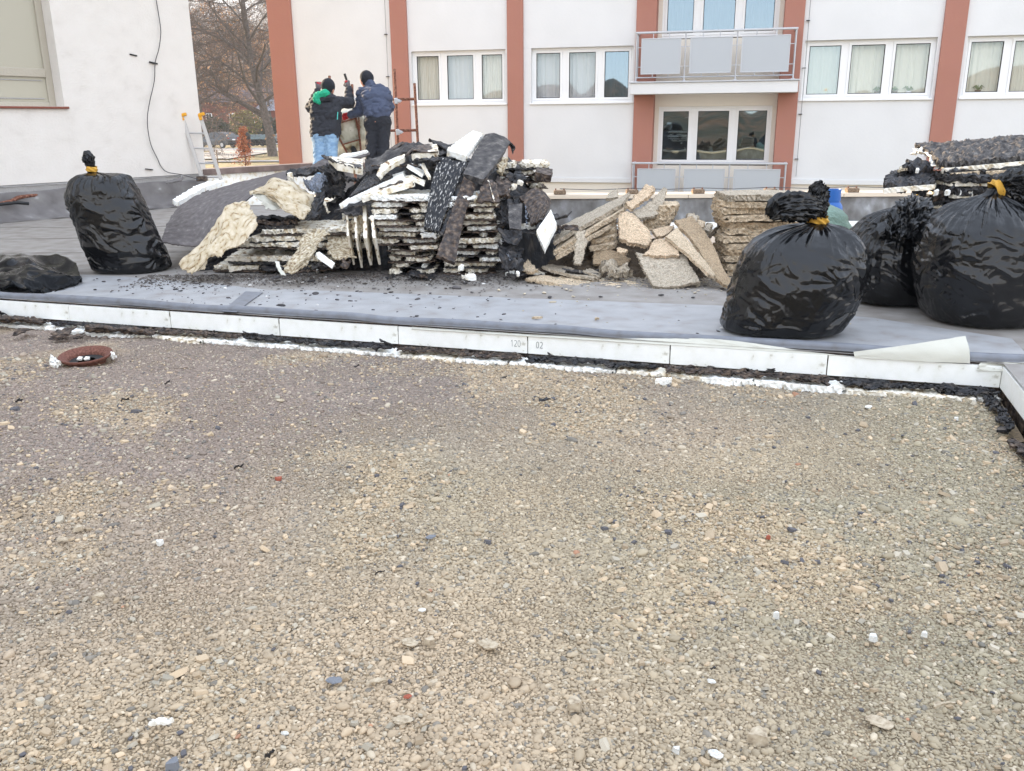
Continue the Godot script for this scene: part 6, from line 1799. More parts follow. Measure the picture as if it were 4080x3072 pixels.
	for w in where:
		for k in 6:
			var foam := k > 3
			var how: String = ["wide torn felt scrap", "narrow torn felt strip", "curled dark felt scrap", "small black felt crumb", "broken white foam scrap", "thin white foam splinter"][k]
			var c := Vector3(rng.randf_range(w[1], w[2]), ROOF + w[4] + rng.randf() * 0.12 * (0.2 if w[4] < 0.04 else 1.0), w[3] + rng.randf_range(-0.12, 0.12))
			var s: float = [0.25, 0.24, 0.18, 0.07, 0.10, 0.12][k]
			var f: float = [0.55, 0.2, 0.5, 0.6, 0.5, 0.2][k]
			var b := Basis(Vector3.UP, rng.randf() * TAU) * Basis(Vector3.RIGHT, rng.randfn(0, 0.4 if w[4] > 0.04 else 0.12))
			var up := Vector3(0, 0.06 if k == 2 else 0.01, 0)
			var r := [[c + b * Vector3(-s, 0, -s * f) + up, c + b * Vector3(s, 0, -s * f)], [c + b * Vector3(-s * 0.9, 0, 0), c + b * Vector3(s, 0, 0)], [c + b * Vector3(-s * 0.8, 0, s * f) + up, c + b * Vector3(s * 0.9, 0, s * f)]]
			piece("foam_scrap" if foam else "felt_scrap", r, 0.028 if foam else 0.008, (M.eps_old if k % 2 == 0 else M.eps) if foam else ([M.tar, M.tar_brown, M.tar_grey][k % 3]), how + " " + w[0], "scrap", {"jag": 0.02, "wr": 0.02, "wf": 12.0, "seg": 0.014}, "scraps " + w[0])


# ---------- wood wool boards ----------
func wool_board(rows: Array, th: float, m: Material, label: String, o := {}, group := "") -> void:
	var d := {"jag": 0.012, "jf": 8.0, "rough": 0.004, "rf": 50.0, "edge": 0.016, "seg": 0.015, "wr": 0.008, "wf": 4.0}
	d.merge(o, true)
	var mesh := patch(rows, th * (1.0 if group != "" else 0.8), d)
	var c := mesh.get_aabb().get_center()
	var q := one("wood_wool_board", rebased(mesh, c), m, label, "wood wool board", group)
	q.position = c
	# loose shavings standing off its rim
	var mb := MB.new()
	var arr := mesh.surface_get_arrays(0)
	var v: PackedVector3Array = arr[Mesh.ARRAY_VERTEX]
	var n: PackedVector3Array = arr[Mesh.ARRAY_NORMAL]
	for k in mini(420, v.size() / 7):
		var i := rng.randi() % v.size() if k % 3 == 0 else v.size() - 1 - rng.randi() % (v.size() / 3)
		var p := v[i] - c
		var dir := (n[i] * 0.5 + Vector3(rng.randfn(0, 1), rng.randfn(0, 1), rng.randfn(0, 1)).normalized() * 0.8).normalized()
		var l := rng.randf_range(0.006, 0.022)
		var s := dir.cross(Vector3(rng.randfn(0, 1), rng.randfn(0, 1), rng.randfn(0, 1))).normalized() * 0.0012
		var mid := p + dir * l * 0.5 + Vector3(0, 0.003, 0)
		mb.quad(p - s, p + s, mid + s, mid - s)
		mb.quad(mid - s, mid + s, p + dir * l + s, p + dir * l - s)
	part("shavings", mb.mesh(), M.strand, q, "stuff")


func wood_wool() -> void:
	var bump := func(x: float, z: float) -> float:
		return (0.22 * exp(-pow((x - 0.85) / 0.5, 2.0)) + 0.14 * exp(-pow((x - 1.55) / 0.45, 2.0))) * exp(-pow((z + 8.15) / 0.42, 2.0))
	mound([], M.wool_dark, "wood_wool_rubble", "brown crumbled wood wool filling the tan board heap", 0.2, 2.1, -7.25, -8.9, bump)
	var tn: Material = M.wool_tan
	var gr: Material = M.wool_grey
	var pe: Material = M.wool_peach
	wool_board([[Vector3(0.353, 0.545, -7.508), Vector3(1.025, 0.814, -8.131)], [Vector3(0.418, 0.629, -7.919), Vector3(1.159, 0.878, -8.62)]], 0.045, gr, "large grey tan board sloping up from the ribbed panel")
	wool_board([[Vector3(0.892, 0.82, -8.551), Vector3(1.047, 0.834, -8.607)], [Vector3(0.955, 0.853, -8.769), Vector3(1.072, 0.905, -8.89)]], 0.035, gr, "pointed board corner showing behind the large sloping board")
	wool_board([[Vector3(0.345, 0.468, -7.401), Vector3(1.029, 0.771, -8.035)], [Vector3(0.43, 0.52, -7.782), Vector3(1.11, 0.82, -8.394)]], 0.045, tn, "second board in the sloping stack, below the large grey one")
	wool_board([[Vector3(0.359, 0.438, -7.35), Vector3(0.881, 0.65, -7.853)], [Vector3(0.471, 0.497, -7.671), Vector3(0.962, 0.665, -8.139)]], 0.042, tn, "lowest board in the sloping stack, its edge pale and splintered")
	wool_board([[Vector3(0.497, 0.405, -7.195), Vector3(0.584, 0.405, -7.194)], [Vector3(0.518, 0.532, -7.316), Vector3(0.64, 0.565, -7.326)], [Vector3(0.542, 0.678, -7.485), Vector3(0.639, 0.678, -7.485)]], 0.028, gr, "narrow grey shard propped upright against the sloping boards", {"keep": true, "jag": 0.016})
	wool_board([[Vector3(0.992, 0.839, -7.93), Vector3(1.045, 0.774, -7.785)], [Vector3(1.131, 0.92, -8.142), Vector3(1.233, 0.862, -8.021)], [Vector3(1.228, 0.993, -8.352), Vector3(1.378, 0.95, -8.235)]], 0.04, pe, "pale tan board crowning the heap of wood wool boards", {"jag": 0.03})
	wool_board([[Vector3(1.062, 0.77, -7.888), Vector3(1.123, 0.716, -7.789)], [Vector3(1.235, 0.837, -8.096), Vector3(1.33, 0.743, -7.964)], [Vector3(1.438, 0.95, -8.433), Vector3(1.466, 0.941, -8.378)]], 0.035, gr, "grey flecked board tucked behind the crowning board")
	wool_board([[Vector3(0.896, 0.583, -7.436), Vector3(1.013, 0.546, -7.383), Vector3(1.157, 0.527, -7.377)], [Vector3(0.907, 0.668, -7.566), Vector3(1.04, 0.661, -7.543), Vector3(1.21, 0.601, -7.504)], [Vector3(0.916, 0.762, -7.719), Vector3(1.01, 0.797, -7.771), Vector3(1.1, 0.718, -7.727)]], 0.05, pe, "broken peach board standing upright in the middle", {"keep": true, "jag": 0.02})
	wool_board([[Vector3(1.21, 0.631, -7.722), Vector3(1.243, 0.58, -7.581)], [Vector3(1.329, 0.649, -7.79), Vector3(1.319, 0.583, -7.603)], [Vector3(1.449, 0.65, -7.853), Vector3(1.436, 0.636, -7.807)]], 0.035, pe, "small smooth peach piece right of the broken upright board")
	wool_board([[Vector3(1.116, 0.27, -6.903), Vector3(1.305, 0.275, -6.884), Vector3(1.529, 0.307, -6.935)], [Vector3(1.057, 0.385, -7.084), Vector3(1.289, 0.387, -7.064), Vector3(1.472, 0.404, -7.111)], [Vector3(1.022, 0.5, -7.307), Vector3(1.239, 0.489, -7.261), Vector3(1.443, 0.489, -7.282)]], 0.035, gr, "wide grey board leaning at the front of the tan heap")
	wool_board([[Vector3(1.048, 0.469, -7.214), Vector3(1.232, 0.474, -7.163), Vector3(1.419, 0.469, -7.172)], [Vector3(1.133, 0.524, -7.335), Vector3(1.278, 0.529, -7.294), Vector3(1.377, 0.528, -7.294)], [Vector3(1.204, 0.59, -7.459), Vector3(1.267, 0.597, -7.461), Vector3(1.327, 0.573, -7.433)]], 0.03, pe, "pale pointed piece lying over the wide grey board", {"jag": 0.02})
	wool_board([[Vector3(1.275, 0.611, -7.402), Vector3(1.419, 0.671, -7.587)], [Vector3(1.428, 0.497, -7.138), Vector3(1.533, 0.51, -7.226)], [Vector3(1.56, 0.37, -6.871), Vector3(1.625, 0.347, -6.864)]], 0.035, tn, "long tan plank with a rust spot sliding down to the right", {"keep": true})
	wool_board([[Vector3(1.403, 0.709, -7.703), Vector3(1.615, 0.729, -7.918)], [Vector3(1.515, 0.559, -7.324), Vector3(1.699, 0.556, -7.469)], [Vector3(1.604, 0.35, -6.896), Vector3(1.71, 0.391, -7.023)], [Vector3(1.721, 0.283, -6.719), Vector3(1.763, 0.305, -6.726)]], 0.035, M.wool_brown, "long brown grey plank sliding down beside the layered stack", {"keep": true})
	wool_board([[Vector3(1.667, 0.592, -7.543), Vector3(1.692, 0.575, -7.517)], [Vector3(1.876, 0.741, -7.849), Vector3(1.889, 0.699, -7.805)]], 0.03, M.wool_dark, "dark narrow stick leaning against the layered stack", {"keep": true})
	wool_board([[Vector3(0.098, 0.297, -7.204), Vector3(0.29, 0.271, -7.092), Vector3(0.578, 0.237, -6.956), Vector3(0.886, 0.232, -6.934), Vector3(1.112, 0.239, -6.978)], [Vector3(0.164, 0.289, -7.368), Vector3(0.364, 0.282, -7.366), Vector3(0.61, 0.27, -7.363), Vector3(0.927, 0.268, -7.279), Vector3(1.148, 0.24, -7.103)]], 0.035, tn, "long flat board lying on the roof at the tan heap's foot", {"jag": 0.02, "wr": 0.02})
	wool_board([[Vector3(0.243, 0.36, -7.494), Vector3(0.406, 0.324, -7.295), Vector3(0.705, 0.289, -7.222)], [Vector3(0.342, 0.343, -7.698), Vector3(0.551, 0.325, -7.567), Vector3(0.776, 0.274, -7.343)]], 0.03, gr, "grey board tilted over the long flat one", {"jag": 0.02})
	wool_board([[Vector3(0.571, 0.347, -7.344), Vector3(0.743, 0.294, -7.245)], [Vector3(0.672, 0.337, -7.571), Vector3(0.795, 0.299, -7.403)]], 0.025, gr, "small grey piece beside the white fibrous clump", {"jag": 0.02})
	wool_board([[Vector3(0.609, 0.24, -6.915), Vector3(0.74, 0.221, -6.847), Vector3(0.907, 0.231, -6.892)], [Vector3(0.652, 0.229, -7.016), Vector3(0.766, 0.228, -7.016), Vector3(0.898, 0.227, -6.964)]], 0.022, tn, "thin broken fragment in front of the long flat board", {"jag": 0.03})
	wool_board([[Vector3(0.071, 0.414, -7.49), Vector3(0.091, 0.339, -7.3), Vector3(0.126, 0.33, -7.276)], [Vector3(0.168, 0.42, -7.543), Vector3(0.22, 0.374, -7.415), Vector3(0.29, 0.343, -7.322)]], 0.03, tn, "tan fragment between the tar heap and the wood wool", {"jag": 0.03})
	wool_board([[Vector3(0.695, 0.376, -7.374), Vector3(0.768, 0.343, -7.238), Vector3(0.956, 0.302, -7.164)], [Vector3(0.815, 0.38, -7.438), Vector3(0.938, 0.381, -7.396), Vector3(1.063, 0.341, -7.301)]], 0.07, gr, "white fibrous clump of loosened wood wool", {"wr": 0.05, "wf": 9.0, "jag": 0.04, "rough": 0.015})
	wool_board([[Vector3(0.697, 0.347, -7.595), Vector3(0.83, 0.345, -7.573), Vector3(0.973, 0.339, -7.592)], [Vector3(0.714, 0.455, -7.752), Vector3(0.885, 0.463, -7.755), Vector3(1.066, 0.383, -7.71)]], 0.03, M.wool_brown, "brown board standing at the back of the hollow", {"keep": true})
	wool_board([[Vector3(0.852, 0.488, -7.365), Vector3(0.977, 0.473, -7.298)], [Vector3(0.88, 0.543, -7.445), Vector3(0.997, 0.513, -7.373)]], 0.035, pe, "white chipped piece under the broken upright board", {"jag": 0.02})
	for k in 4:
		var y := k * 52.0
		wool_board([[Vector3(0.679, 0.48, -7.676).lerp(Vector3(0.696, 0.626, -7.908), k / 3.0), Vector3(0.925, 0.497, -7.744).lerp(Vector3(0.948, 0.668, -7.983), k / 3.0)], [Vector3(0.738, 0.47, -8.028).lerp(Vector3(0.74, 0.645, -8.081), k / 3.0), Vector3(0.974, 0.525, -8.045).lerp(Vector3(0.976, 0.722, -8.104), k / 3.0)]], 0.045, M.wool_edge, "shadowed board in the hollow under the sloping stack, %s from below" % ordinal(k), {"keep": true}, "shadowed boards under the sloping stack")
	for k in 6:
		wool_board([[Vector3(1.13, 0.626, -7.918).lerp(Vector3(1.299, 0.791, -7.968), k / 5.0), Vector3(1.418, 0.628, -7.919).lerp(Vector3(1.516, 0.794, -7.969), k / 5.0)], [Vector3(1.215, 0.621, -8.387).lerp(Vector3(1.395, 0.796, -8.439), k / 5.0), Vector3(1.51, 0.624, -8.388).lerp(Vector3(1.603, 0.799, -8.44), k / 5.0)]], 0.05, M.wool_edge if k % 2 == 0 else tn, "layered board behind the crowning board, %s from below" % ordinal(k), {"jag": 0.02, "edge": 0.02}, "layered boards at the back of the tan heap")
	for k in 3:
		wool_board([[Vector3(1.544, 0.652, -8.083).lerp(Vector3(1.72, 0.557, -8.054), k / 2.0), Vector3(1.68, 0.629, -8.024).lerp(Vector3(1.816, 0.553, -8.001), k / 2.0)], [Vector3(1.642, 0.686, -8.511).lerp(Vector3(1.827, 0.606, -8.487), k / 2.0), Vector3(1.827, 0.645, -8.498).lerp(Vector3(1.95, 0.566, -8.475), k / 2.0)]], 0.05, tn if k == 1 else gr, ["grey lump of board behind the long planks", "tan board lying behind the long brown plank", "grey fragment near the dark stick"][k], {"wr": 0.03, "jag": 0.03})

	# the tidy layered stack
	for k in 12:
		var y := ROOF + 0.03 + k * 0.0575
		var x0 := 1.80 + rng.randf_range(-0.025, 0.03) - 0.004 * k
		var x1 := 2.46 + rng.randf_range(-0.04, 0.03)
		var z := -7.42 + rng.randf_range(-0.02, 0.025)
		var yy := func(x: float) -> float: return y + 0.008 * sin(x * 5.0 + k * 1.9)
		wool_board([[Vector3(x0, yy.call(x0), z), Vector3((x0 + x1) * 0.5, yy.call(2.1), z + rng.randfn(0, 0.012)), Vector3(x1, yy.call(x1), z)], [Vector3(x0 + 0.02, y, z - 0.55), Vector3((x0 + x1) * 0.5, y, z - 0.55), Vector3(x1, y, z - 0.55)]], 0.050, [M.wool_edge, M.wool_tan, M.wool_edge, M.wool_brown][k % 4] if k < 11 else M.wool_grey, "wood wool board in the tidy stack, %s from the bottom" % ordinal(k), {"jag": 0.018, "jf": 7.0, "edge": 0.022, "rough": 0.006}, "boards in the tidy wood wool stack")

	# the tar covered stack at the far right
	for k in 5:
		var y := ROOF + 0.36 + k * 0.098
		var x0: float = [3.62, 3.70, 3.66, 3.72, 3.70][k]
		var z := -7.6 + rng.randf_range(-0.03, 0.03)
		var up := thing("tarred_board", "tar covered foam board in the right hand stack, %s from below" % ordinal(k), "tarred board", Vector3(x0, y, z), "tarred boards in the right hand stack")
		part("foam", patch([[Vector3(0, 0.0, 0), Vector3(0.7, 0.0, 0.01), Vector3(1.4, 0, 0.0)], [Vector3(0.05, 0, -0.6), Vector3(0.7, 0.0, -0.6), Vector3(1.4, 0, -0.6)]], 0.05, {"jag": 0.03, "jf": 6.0, "edge": 0.012, "rough": 0.004}), M.eps_old, up)
		part("tar_skin", patch([[Vector3(-0.04, 0.035, 0.06), Vector3(0.35, 0.028, 0.075), Vector3(0.7, 0.03, 0.05), Vector3(1.42, 0.035, 0.07)], [Vector3(0.0, 0.035, -0.6), Vector3(0.35, 0.035, -0.6), Vector3(0.7, 0.035, -0.6), Vector3(1.4, 0.035, -0.6)]], 0.055, {"jag": 0.05, "jf": 9.0, "wr": 0.03, "wf": 8.0, "rough": 0.016, "rf": 35.0, "edge": 0.03}), M.tar if k < 6 else M.tar_grey, up)
	piece("tarred_board", [[Vector3(3.688, 1.151, -7.794), Vector3(4.047, 1.175, -7.822), Vector3(4.499, 1.208, -7.832)], [Vector3(3.775, 1.23, -8.204), Vector3(4.219, 1.251, -8.231), Vector3(4.719, 1.291, -8.243)], [Vector3(3.793, 1.297, -8.642), Vector3(4.405, 1.338, -8.706), Vector3(4.975, 1.38, -8.719)]], 0.05, M.tar_grey, "top slab of the right hand stack, its grey tar face rough", "tarred board", {"jag": 0.03, "rough": 0.02, "rf": 40.0, "wr": 0.03, "wf": 8.0, "edge": 0.02})
	piece("foam_strip", [[Vector3(3.701, 1.112, -7.762), Vector3(4.036, 1.135, -7.789), Vector3(4.487, 1.173, -7.801)], [Vector3(3.867, 1.127, -8.121), Vector3(4.207, 1.15, -8.128), Vector3(4.677, 1.184, -8.138)]], 0.045, M.eps_old, "pale foam edge under the top tarred slab", "foam strip", {"jag": 0.015, "edge": 0.012})
	piece("foam_strip", [[Vector3(3.743, 1.078, -7.71), Vector3(4.039, 1.097, -7.736)], [Vector3(3.895, 1.083, -8.003), Vector3(4.192, 1.103, -8.009)]], 0.04, M.wool_tan, "tan wooden edge jutting from the right hand stack", "board edge", {"jag": 0.015, "edge": 0.012})
	piece("foam_strip", [[Vector3(4.054, 1.092, -7.714), Vector3(4.463, 1.111, -7.74)], [Vector3(4.211, 1.099, -8.008), Vector3(4.617, 1.12, -8.014)]], 0.04, M.wool_tan, "longer tan edge beside the first in the right hand stack", "board edge", {"jag": 0.015, "edge": 0.012})
	piece("foam_chunk", [[Vector3(3.745, 1.276, -8.479), Vector3(3.838, 1.249, -8.262), Vector3(3.744, 1.138, -7.916)], [Vector3(3.772, 1.243, -8.469), Vector3(3.811, 1.199, -8.247), Vector3(3.755, 1.124, -7.963)]], 0.10, M.eps, "white broken foam end under the rough top slab", "foam chunk", {"wr": 0.03, "jag": 0.02})
	piece("tarred_board", [[Vector3(3.135, 0.973, -7.605), Vector3(3.375, 0.977, -7.606), Vector3(3.646, 1.001, -7.665)], [Vector3(3.275, 1.023, -7.933), Vector3(3.509, 1.049, -7.993), Vector3(3.779, 1.059, -7.996)], [Vector3(3.537, 1.069, -8.312), Vector3(3.711, 1.106, -8.323), Vector3(3.925, 1.104, -8.323)]], 0.06, M.tar, "black tar board poking out left of the right hand stack", "tarred board", {"jag": 0.035, "rough": 0.012, "wr": 0.04, "wf": 7.0})
	piece("foam_board", [[Vector3(3.135, 0.963, -7.571), Vector3(3.346, 0.978, -7.596), Vector3(3.63, 0.99, -7.642)], [Vector3(3.379, 0.976, -7.971), Vector3(3.547, 0.987, -7.974), Vector3(3.785, 1.004, -7.98)]], 0.04, M.eps_old, "pale foam board under the poking black tar board", "foam board", {"jag": 0.015, "edge": 0.012})
	piece("tarred_board", [[Vector3(3.397, 1.089, -7.953), Vector3(3.566, 1.103, -7.905), Vector3(3.719, 1.093, -7.85)], [Vector3(3.573, 1.15, -8.232), Vector3(3.705, 1.174, -8.24), Vector3(3.877, 1.148, -8.232)]], 0.05, M.tar, "crumpled black tar layer above the poking board", "tarred board", {"jag": 0.04, "rough": 0.015, "wr": 0.05, "wf": 8.0})
	piece("felt_scrap", [[Vector3(3.362, 1.105, -7.905), Vector3(3.49, 1.128, -7.912)], [Vector3(3.467, 1.12, -8.067), Vector3(3.61, 1.157, -8.078)]], 0.02, M.fleece_dirty, "pale torn scrap on the crumpled tar layer", "scrap", {"wr": 0.02, "jag": 0.02})
	piece("foam_chunk", [[Vector3(3.497, 1.102, -7.821), Vector3(3.554, 1.108, -7.823)], [Vector3(3.538, 1.131, -7.893), Vector3(3.576, 1.134, -7.894)]], 0.03, M.eps, "small bright foam chip on the right hand stack", "foam chunk", {"jag": 0.01, "wr": 0.01})
	for k in 5:
		piece("felt_sheet", [[Vector3(3.372, 0.896, -7.634).lerp(Vector3(4.165, 0.89, -7.632), k / 4.0), Vector3(3.571, 0.9, -7.635).lerp(Vector3(4.363, 0.895, -7.634), k / 4.0)], [Vector3(3.455, 0.947, -7.754).lerp(Vector3(4.259, 0.941, -7.752), k / 4.0), Vector3(3.631, 0.958, -7.757).lerp(Vector3(4.435, 0.952, -7.755), k / 4.0)]], 0.06, M.tar if k % 2 == 0 else M.tar_brown, "black felt layer low in the right hand stack, %s from its left end" % ordinal(k), "felt sheet", {"jag": 0.03, "wr": 0.03, "rough": 0.01, "keep": true}, "low felt layers in the right hand stack")
	for k in 5:
		piece("foam_chunk", [[Vector3(3.545, 0.931, -7.561).lerp(Vector3(3.937, 0.928, -7.56), k / 4.0), Vector3(3.631, 0.936, -7.563).lerp(Vector3(4.023, 0.933, -7.562), k / 4.0)], [Vector3(3.59, 0.96, -7.653).lerp(Vector3(3.986, 0.957, -7.652), k / 4.0), Vector3(3.664, 0.965, -7.655).lerp(Vector3(4.06, 0.962, -7.654), k / 4.0)]], 0.04, M.eps, "white foam bit above the leaning sacks, %s from the left" % ordinal(k), "foam chunk", {"jag": 0.02, "wr": 0.02, "keep": true}, "white foam bits low in the right hand stack")
	# brown leaf litter blown against the parapet
	var buf := PackedFloat32Array()
	for k in 900:
		var x := rng.randfn(0.95, 0.22)
		var z := -9.6 + rng.randfn(0, 0.22)
		var h := 0.34 * exp(-pow((x - 0.98) / 0.26, 2.0)) * exp(-pow((z + 9.6) / 0.3, 2.0))
		var s := rng.randf_range(0.012, 0.035)
		put(buf, Basis.from_euler(Vector3(rng.randf() * TAU, rng.randf() * TAU, rng.randf() * TAU)).scaled_local(Vector3(s, s * 0.12, s * 0.6)), Vector3(x, ROOF + 0.01 + h * rng.randf(), z), [Color(0.07, 0.045, 0.03), Color(0.11, 0.07, 0.045), Color(0.05, 0.035, 0.03)][k % 3])
	scatter("leaf_litter", rock(310, 0.7, 1.5), M.pebble, null, buf)
	get_node("leaf_litter").set_meta("label", "dark brown crumbs and leaves heaped behind the sloping boards")



# ---------- black refuse sacks ----------
# rings: Vector4(height, half width, half depth, pleat) and Vector2 offsets
func sack_mesh(rings: Array, offs: Array, sd: float, crumple: float, nu := 300, nv := 200) -> ArrayMesh:
	var p := PackedVector3Array()
	var uvs := PackedVector2Array()
	var m := rings.size() - 1
	# spots where the film is pulled into fans of creases
	var rf := RandomNumberGenerator.new()
	rf.seed = int(sd * 13.0)
	var foci := []
	for q in 15:
		foci.append([rf.randf() * TAU, rf.randf_range(0.08, 0.75) * rings[m][0], rf.randf_range(0.14, 0.30), rf.randf_range(3.0, 6.0), rf.randf() * 6.0, (0.0 if rf.randf() < 0.5 else PI) + rf.randfn(0, 0.5)])
	for j in nv + 1:
		var t := float(j) / nv
		var k := clampi(int(t * m), 0, m - 1)
		var f := t * m - k
		var g := []
		for c in 6:
			var val := []
			for q in [k - 1, k, k + 1, k + 2]:
				var qi := clampi(q, 0, m)
				if c < 4:
					val.append(rings[qi][c])
				else:
					val.append(offs[qi][c - 4])
			g.append(cr(Vector3(val[0], 0, 0), Vector3(val[1], 0, 0), Vector3(val[2], 0, 0), Vector3(val[3], 0, 0), f).x)
		for i in nu + 1:
			var a := TAU * i / nu
			var ca := cos(a)
			var sa := sin(a)
			var e := 0.84
			var x: float = signf(ca) * pow(absf(ca), e) * maxf(g[1], 0.002)
			var z: float = signf(sa) * pow(absf(sa), e) * maxf(g[2], 0.002)
			var pl: float = clampf(g[3], 0.0, 1.0)
			var fold := fn.get_noise_2d(cos(a) * 22.0 + sd, sin(a) * 22.0 + t * 2.0) * 0.5 + absf(fr.get_noise_2d(cos(a) * 30.0 + sd, sin(a) * 30.0)) * 0.6 - 0.3
			var q := Vector3(x, g[0], z)
			var out := Vector3(x, 0, z).normalized()
			# crumpled film: flat facets with creases between, drawn out sideways
			var wx := fn.get_noise_3dv(q * 14.0 + Vector3(sd, 0, 0))
			var wy := fn.get_noise_3dv(q * 14.0 + Vector3(50, sd, 0))
			var s := Vector3(q.x * 3.6, q.y * 5.5, q.z * 3.6) + Vector3(sd, wx * 0.9, wy * 0.9)
			var d := (fc.get_noise_3dv(s) + 0.55) * crumple * 0.75
			# taut facets parted by creases, and fine pulled streaks
			var fa := Vector3(q.x * 7.0, q.y * 12.0, q.z * 7.0) + Vector3(sd + wx * 1.4, wy * 1.4, wx)
			d += minf(fd.get_noise_3dv(fa) + 1.0, 0.45) * crumple * 0.25
			var ph := fv.get_noise_3dv(Vector3(q.x * 3.2, q.y * 4.0, q.z * 3.2) + Vector3(sd + wx * 0.8, wy * 0.8, 0)) * 1.25
			var cu := a * 0.36
			var su := cu * cos(ph) + q.y * sin(ph)
			var sv := -cu * sin(ph) + q.y * cos(ph)
			d += (absf(fr.get_noise_3d(su * 9.0, sv * 52.0 + wy * 10.0, sd + ph * 60.0)) - 0.4) * crumple * 0.24
			d += (absf(fr.get_noise_3d(su * 26.0, sv * 120.0 + wx * 16.0, sd + ph * 90.0)) - 0.4) * crumple * 0.10
			for fo in foci:
				var dx := wrapf(a - fo[0], -PI, PI) * maxf(g[1], g[2])
				var dy: float = q.y - fo[1]
				var r2: float = (dx * dx + dy * dy * 2.2) / (fo[2] * fo[2])
				if r2 < 4.0:
					var th: float = atan2(dy, dx) - fo[5]
					d += exp(-r2) * smoothstep(0.0, 0.3, r2) * smoothstep(-0.1, 0.8, cos(th)) * (absf(sin(th * fo[3] + fo[4] + 1.3 * sin(th * 2.0))) - 0.6) * 0.018
			var rad: float = maxf(g[1], g[2])
			q += out * (d * smoothstep(0.02, 0.18, rad) + fold * pl * minf(rad * 0.55, 0.075))
			q.x += g[4]
			q.z += g[5]
			q.y = maxf(q.y + fn.get_noise_2d(q.x * 40.0, q.z * 40.0) * 0.01 * t, 0.0)
			p.append(q)
			uvs.append(Vector2(float(i) / nu * 2.0, t))
	var mb := MB.new()
	mb.grid(p, nu, nv, uvs, true)
	return mb.mesh()


# gathered, crumpled end of a sack above its tie
func plume(path: Array, rad: Array, sd: float, nu := 90, nv := 60) -> ArrayMesh:
	var p := PackedVector3Array()
	var side := Vector3(0.8, 0.1, 0.6).normalized()
	for j in nv + 1:
		var t := float(j) / nv
		var c := along(path, t)
		var d := (along(path, minf(t + 0.02, 1.0)) - along(path, maxf(t - 0.02, 0.0))).normalized()
		side = (side - d * side.dot(d)).normalized()
		var up := d.cross(side)
		var ri: float = lerpf(rad[clampi(int(t * (rad.size() - 1)), 0, rad.size() - 1)], rad[clampi(int(t * (rad.size() - 1)) + 1, 0, rad.size() - 1)], fposmod(t * (rad.size() - 1), 1.0))
		for i in nu + 1:
			var a := TAU * i / nu
			var o := side * cos(a) + up * sin(a)
			var q := c + o * ri
			var star := absf(fr.get_noise_2d(cos(a) * 24.0 + sd, sin(a) * 24.0 + t * 9.0)) * 0.9 - 0.5
			var cell := fc.get_noise_3dv(q * 22.0 + Vector3(sd, 0, 0)) + 0.5
			var ragged := 1.0 + 0.35 * fn.get_noise_2d(a * 14.0, sd) * smoothstep(0.7, 1.0, t)
			p.append(c + d * (ri * 0.5 * fn.get_noise_2d(cos(a) * 30.0 + sd, sin(a) * 30.0) * t) + o * ri * (1.0 + star * 0.55 + cell * 0.45) * ragged)
	var mb := MB.new()
	var uvs := PackedVector2Array()
	for j in nv + 1:
		for i in nu + 1:
			uvs.append(Vector2(float(i) / nu, float(j) / nv * 0.5))
	mb.grid(p, nu, nv, uvs)
	return mb.mesh()


func tie(parent: Node3D, c: Vector3, dir: Vector3, r: float) -> void:
	var mb := MB.new()
	var p := PackedVector3Array()
	var d := dir.normalized()
	var s := d.cross(Vector3(0.3, 0.2, 1)).normalized()
	var u := d.cross(s)
	for j in 9:
		for i in 41:
			var a := TAU * i / 40.0
			var h := lerpf(-0.022, 0.022, j / 8.0)
			var rr := r * (1.0 + 0.10 * sin(a * 5.0 + j) + 0.08 * fn.get_noise_2d(a * 20.0, j * 12.0)) + 0.005 * sin(PI * j / 8.0)
			p.append(c + d * (h + 0.006 * sin(a * 2.0)) + (s * cos(a) + u * sin(a)) * rr)
	mb.grid(p, 40, 8)
	part("tie", mb.mesh(), M.tape, parent)


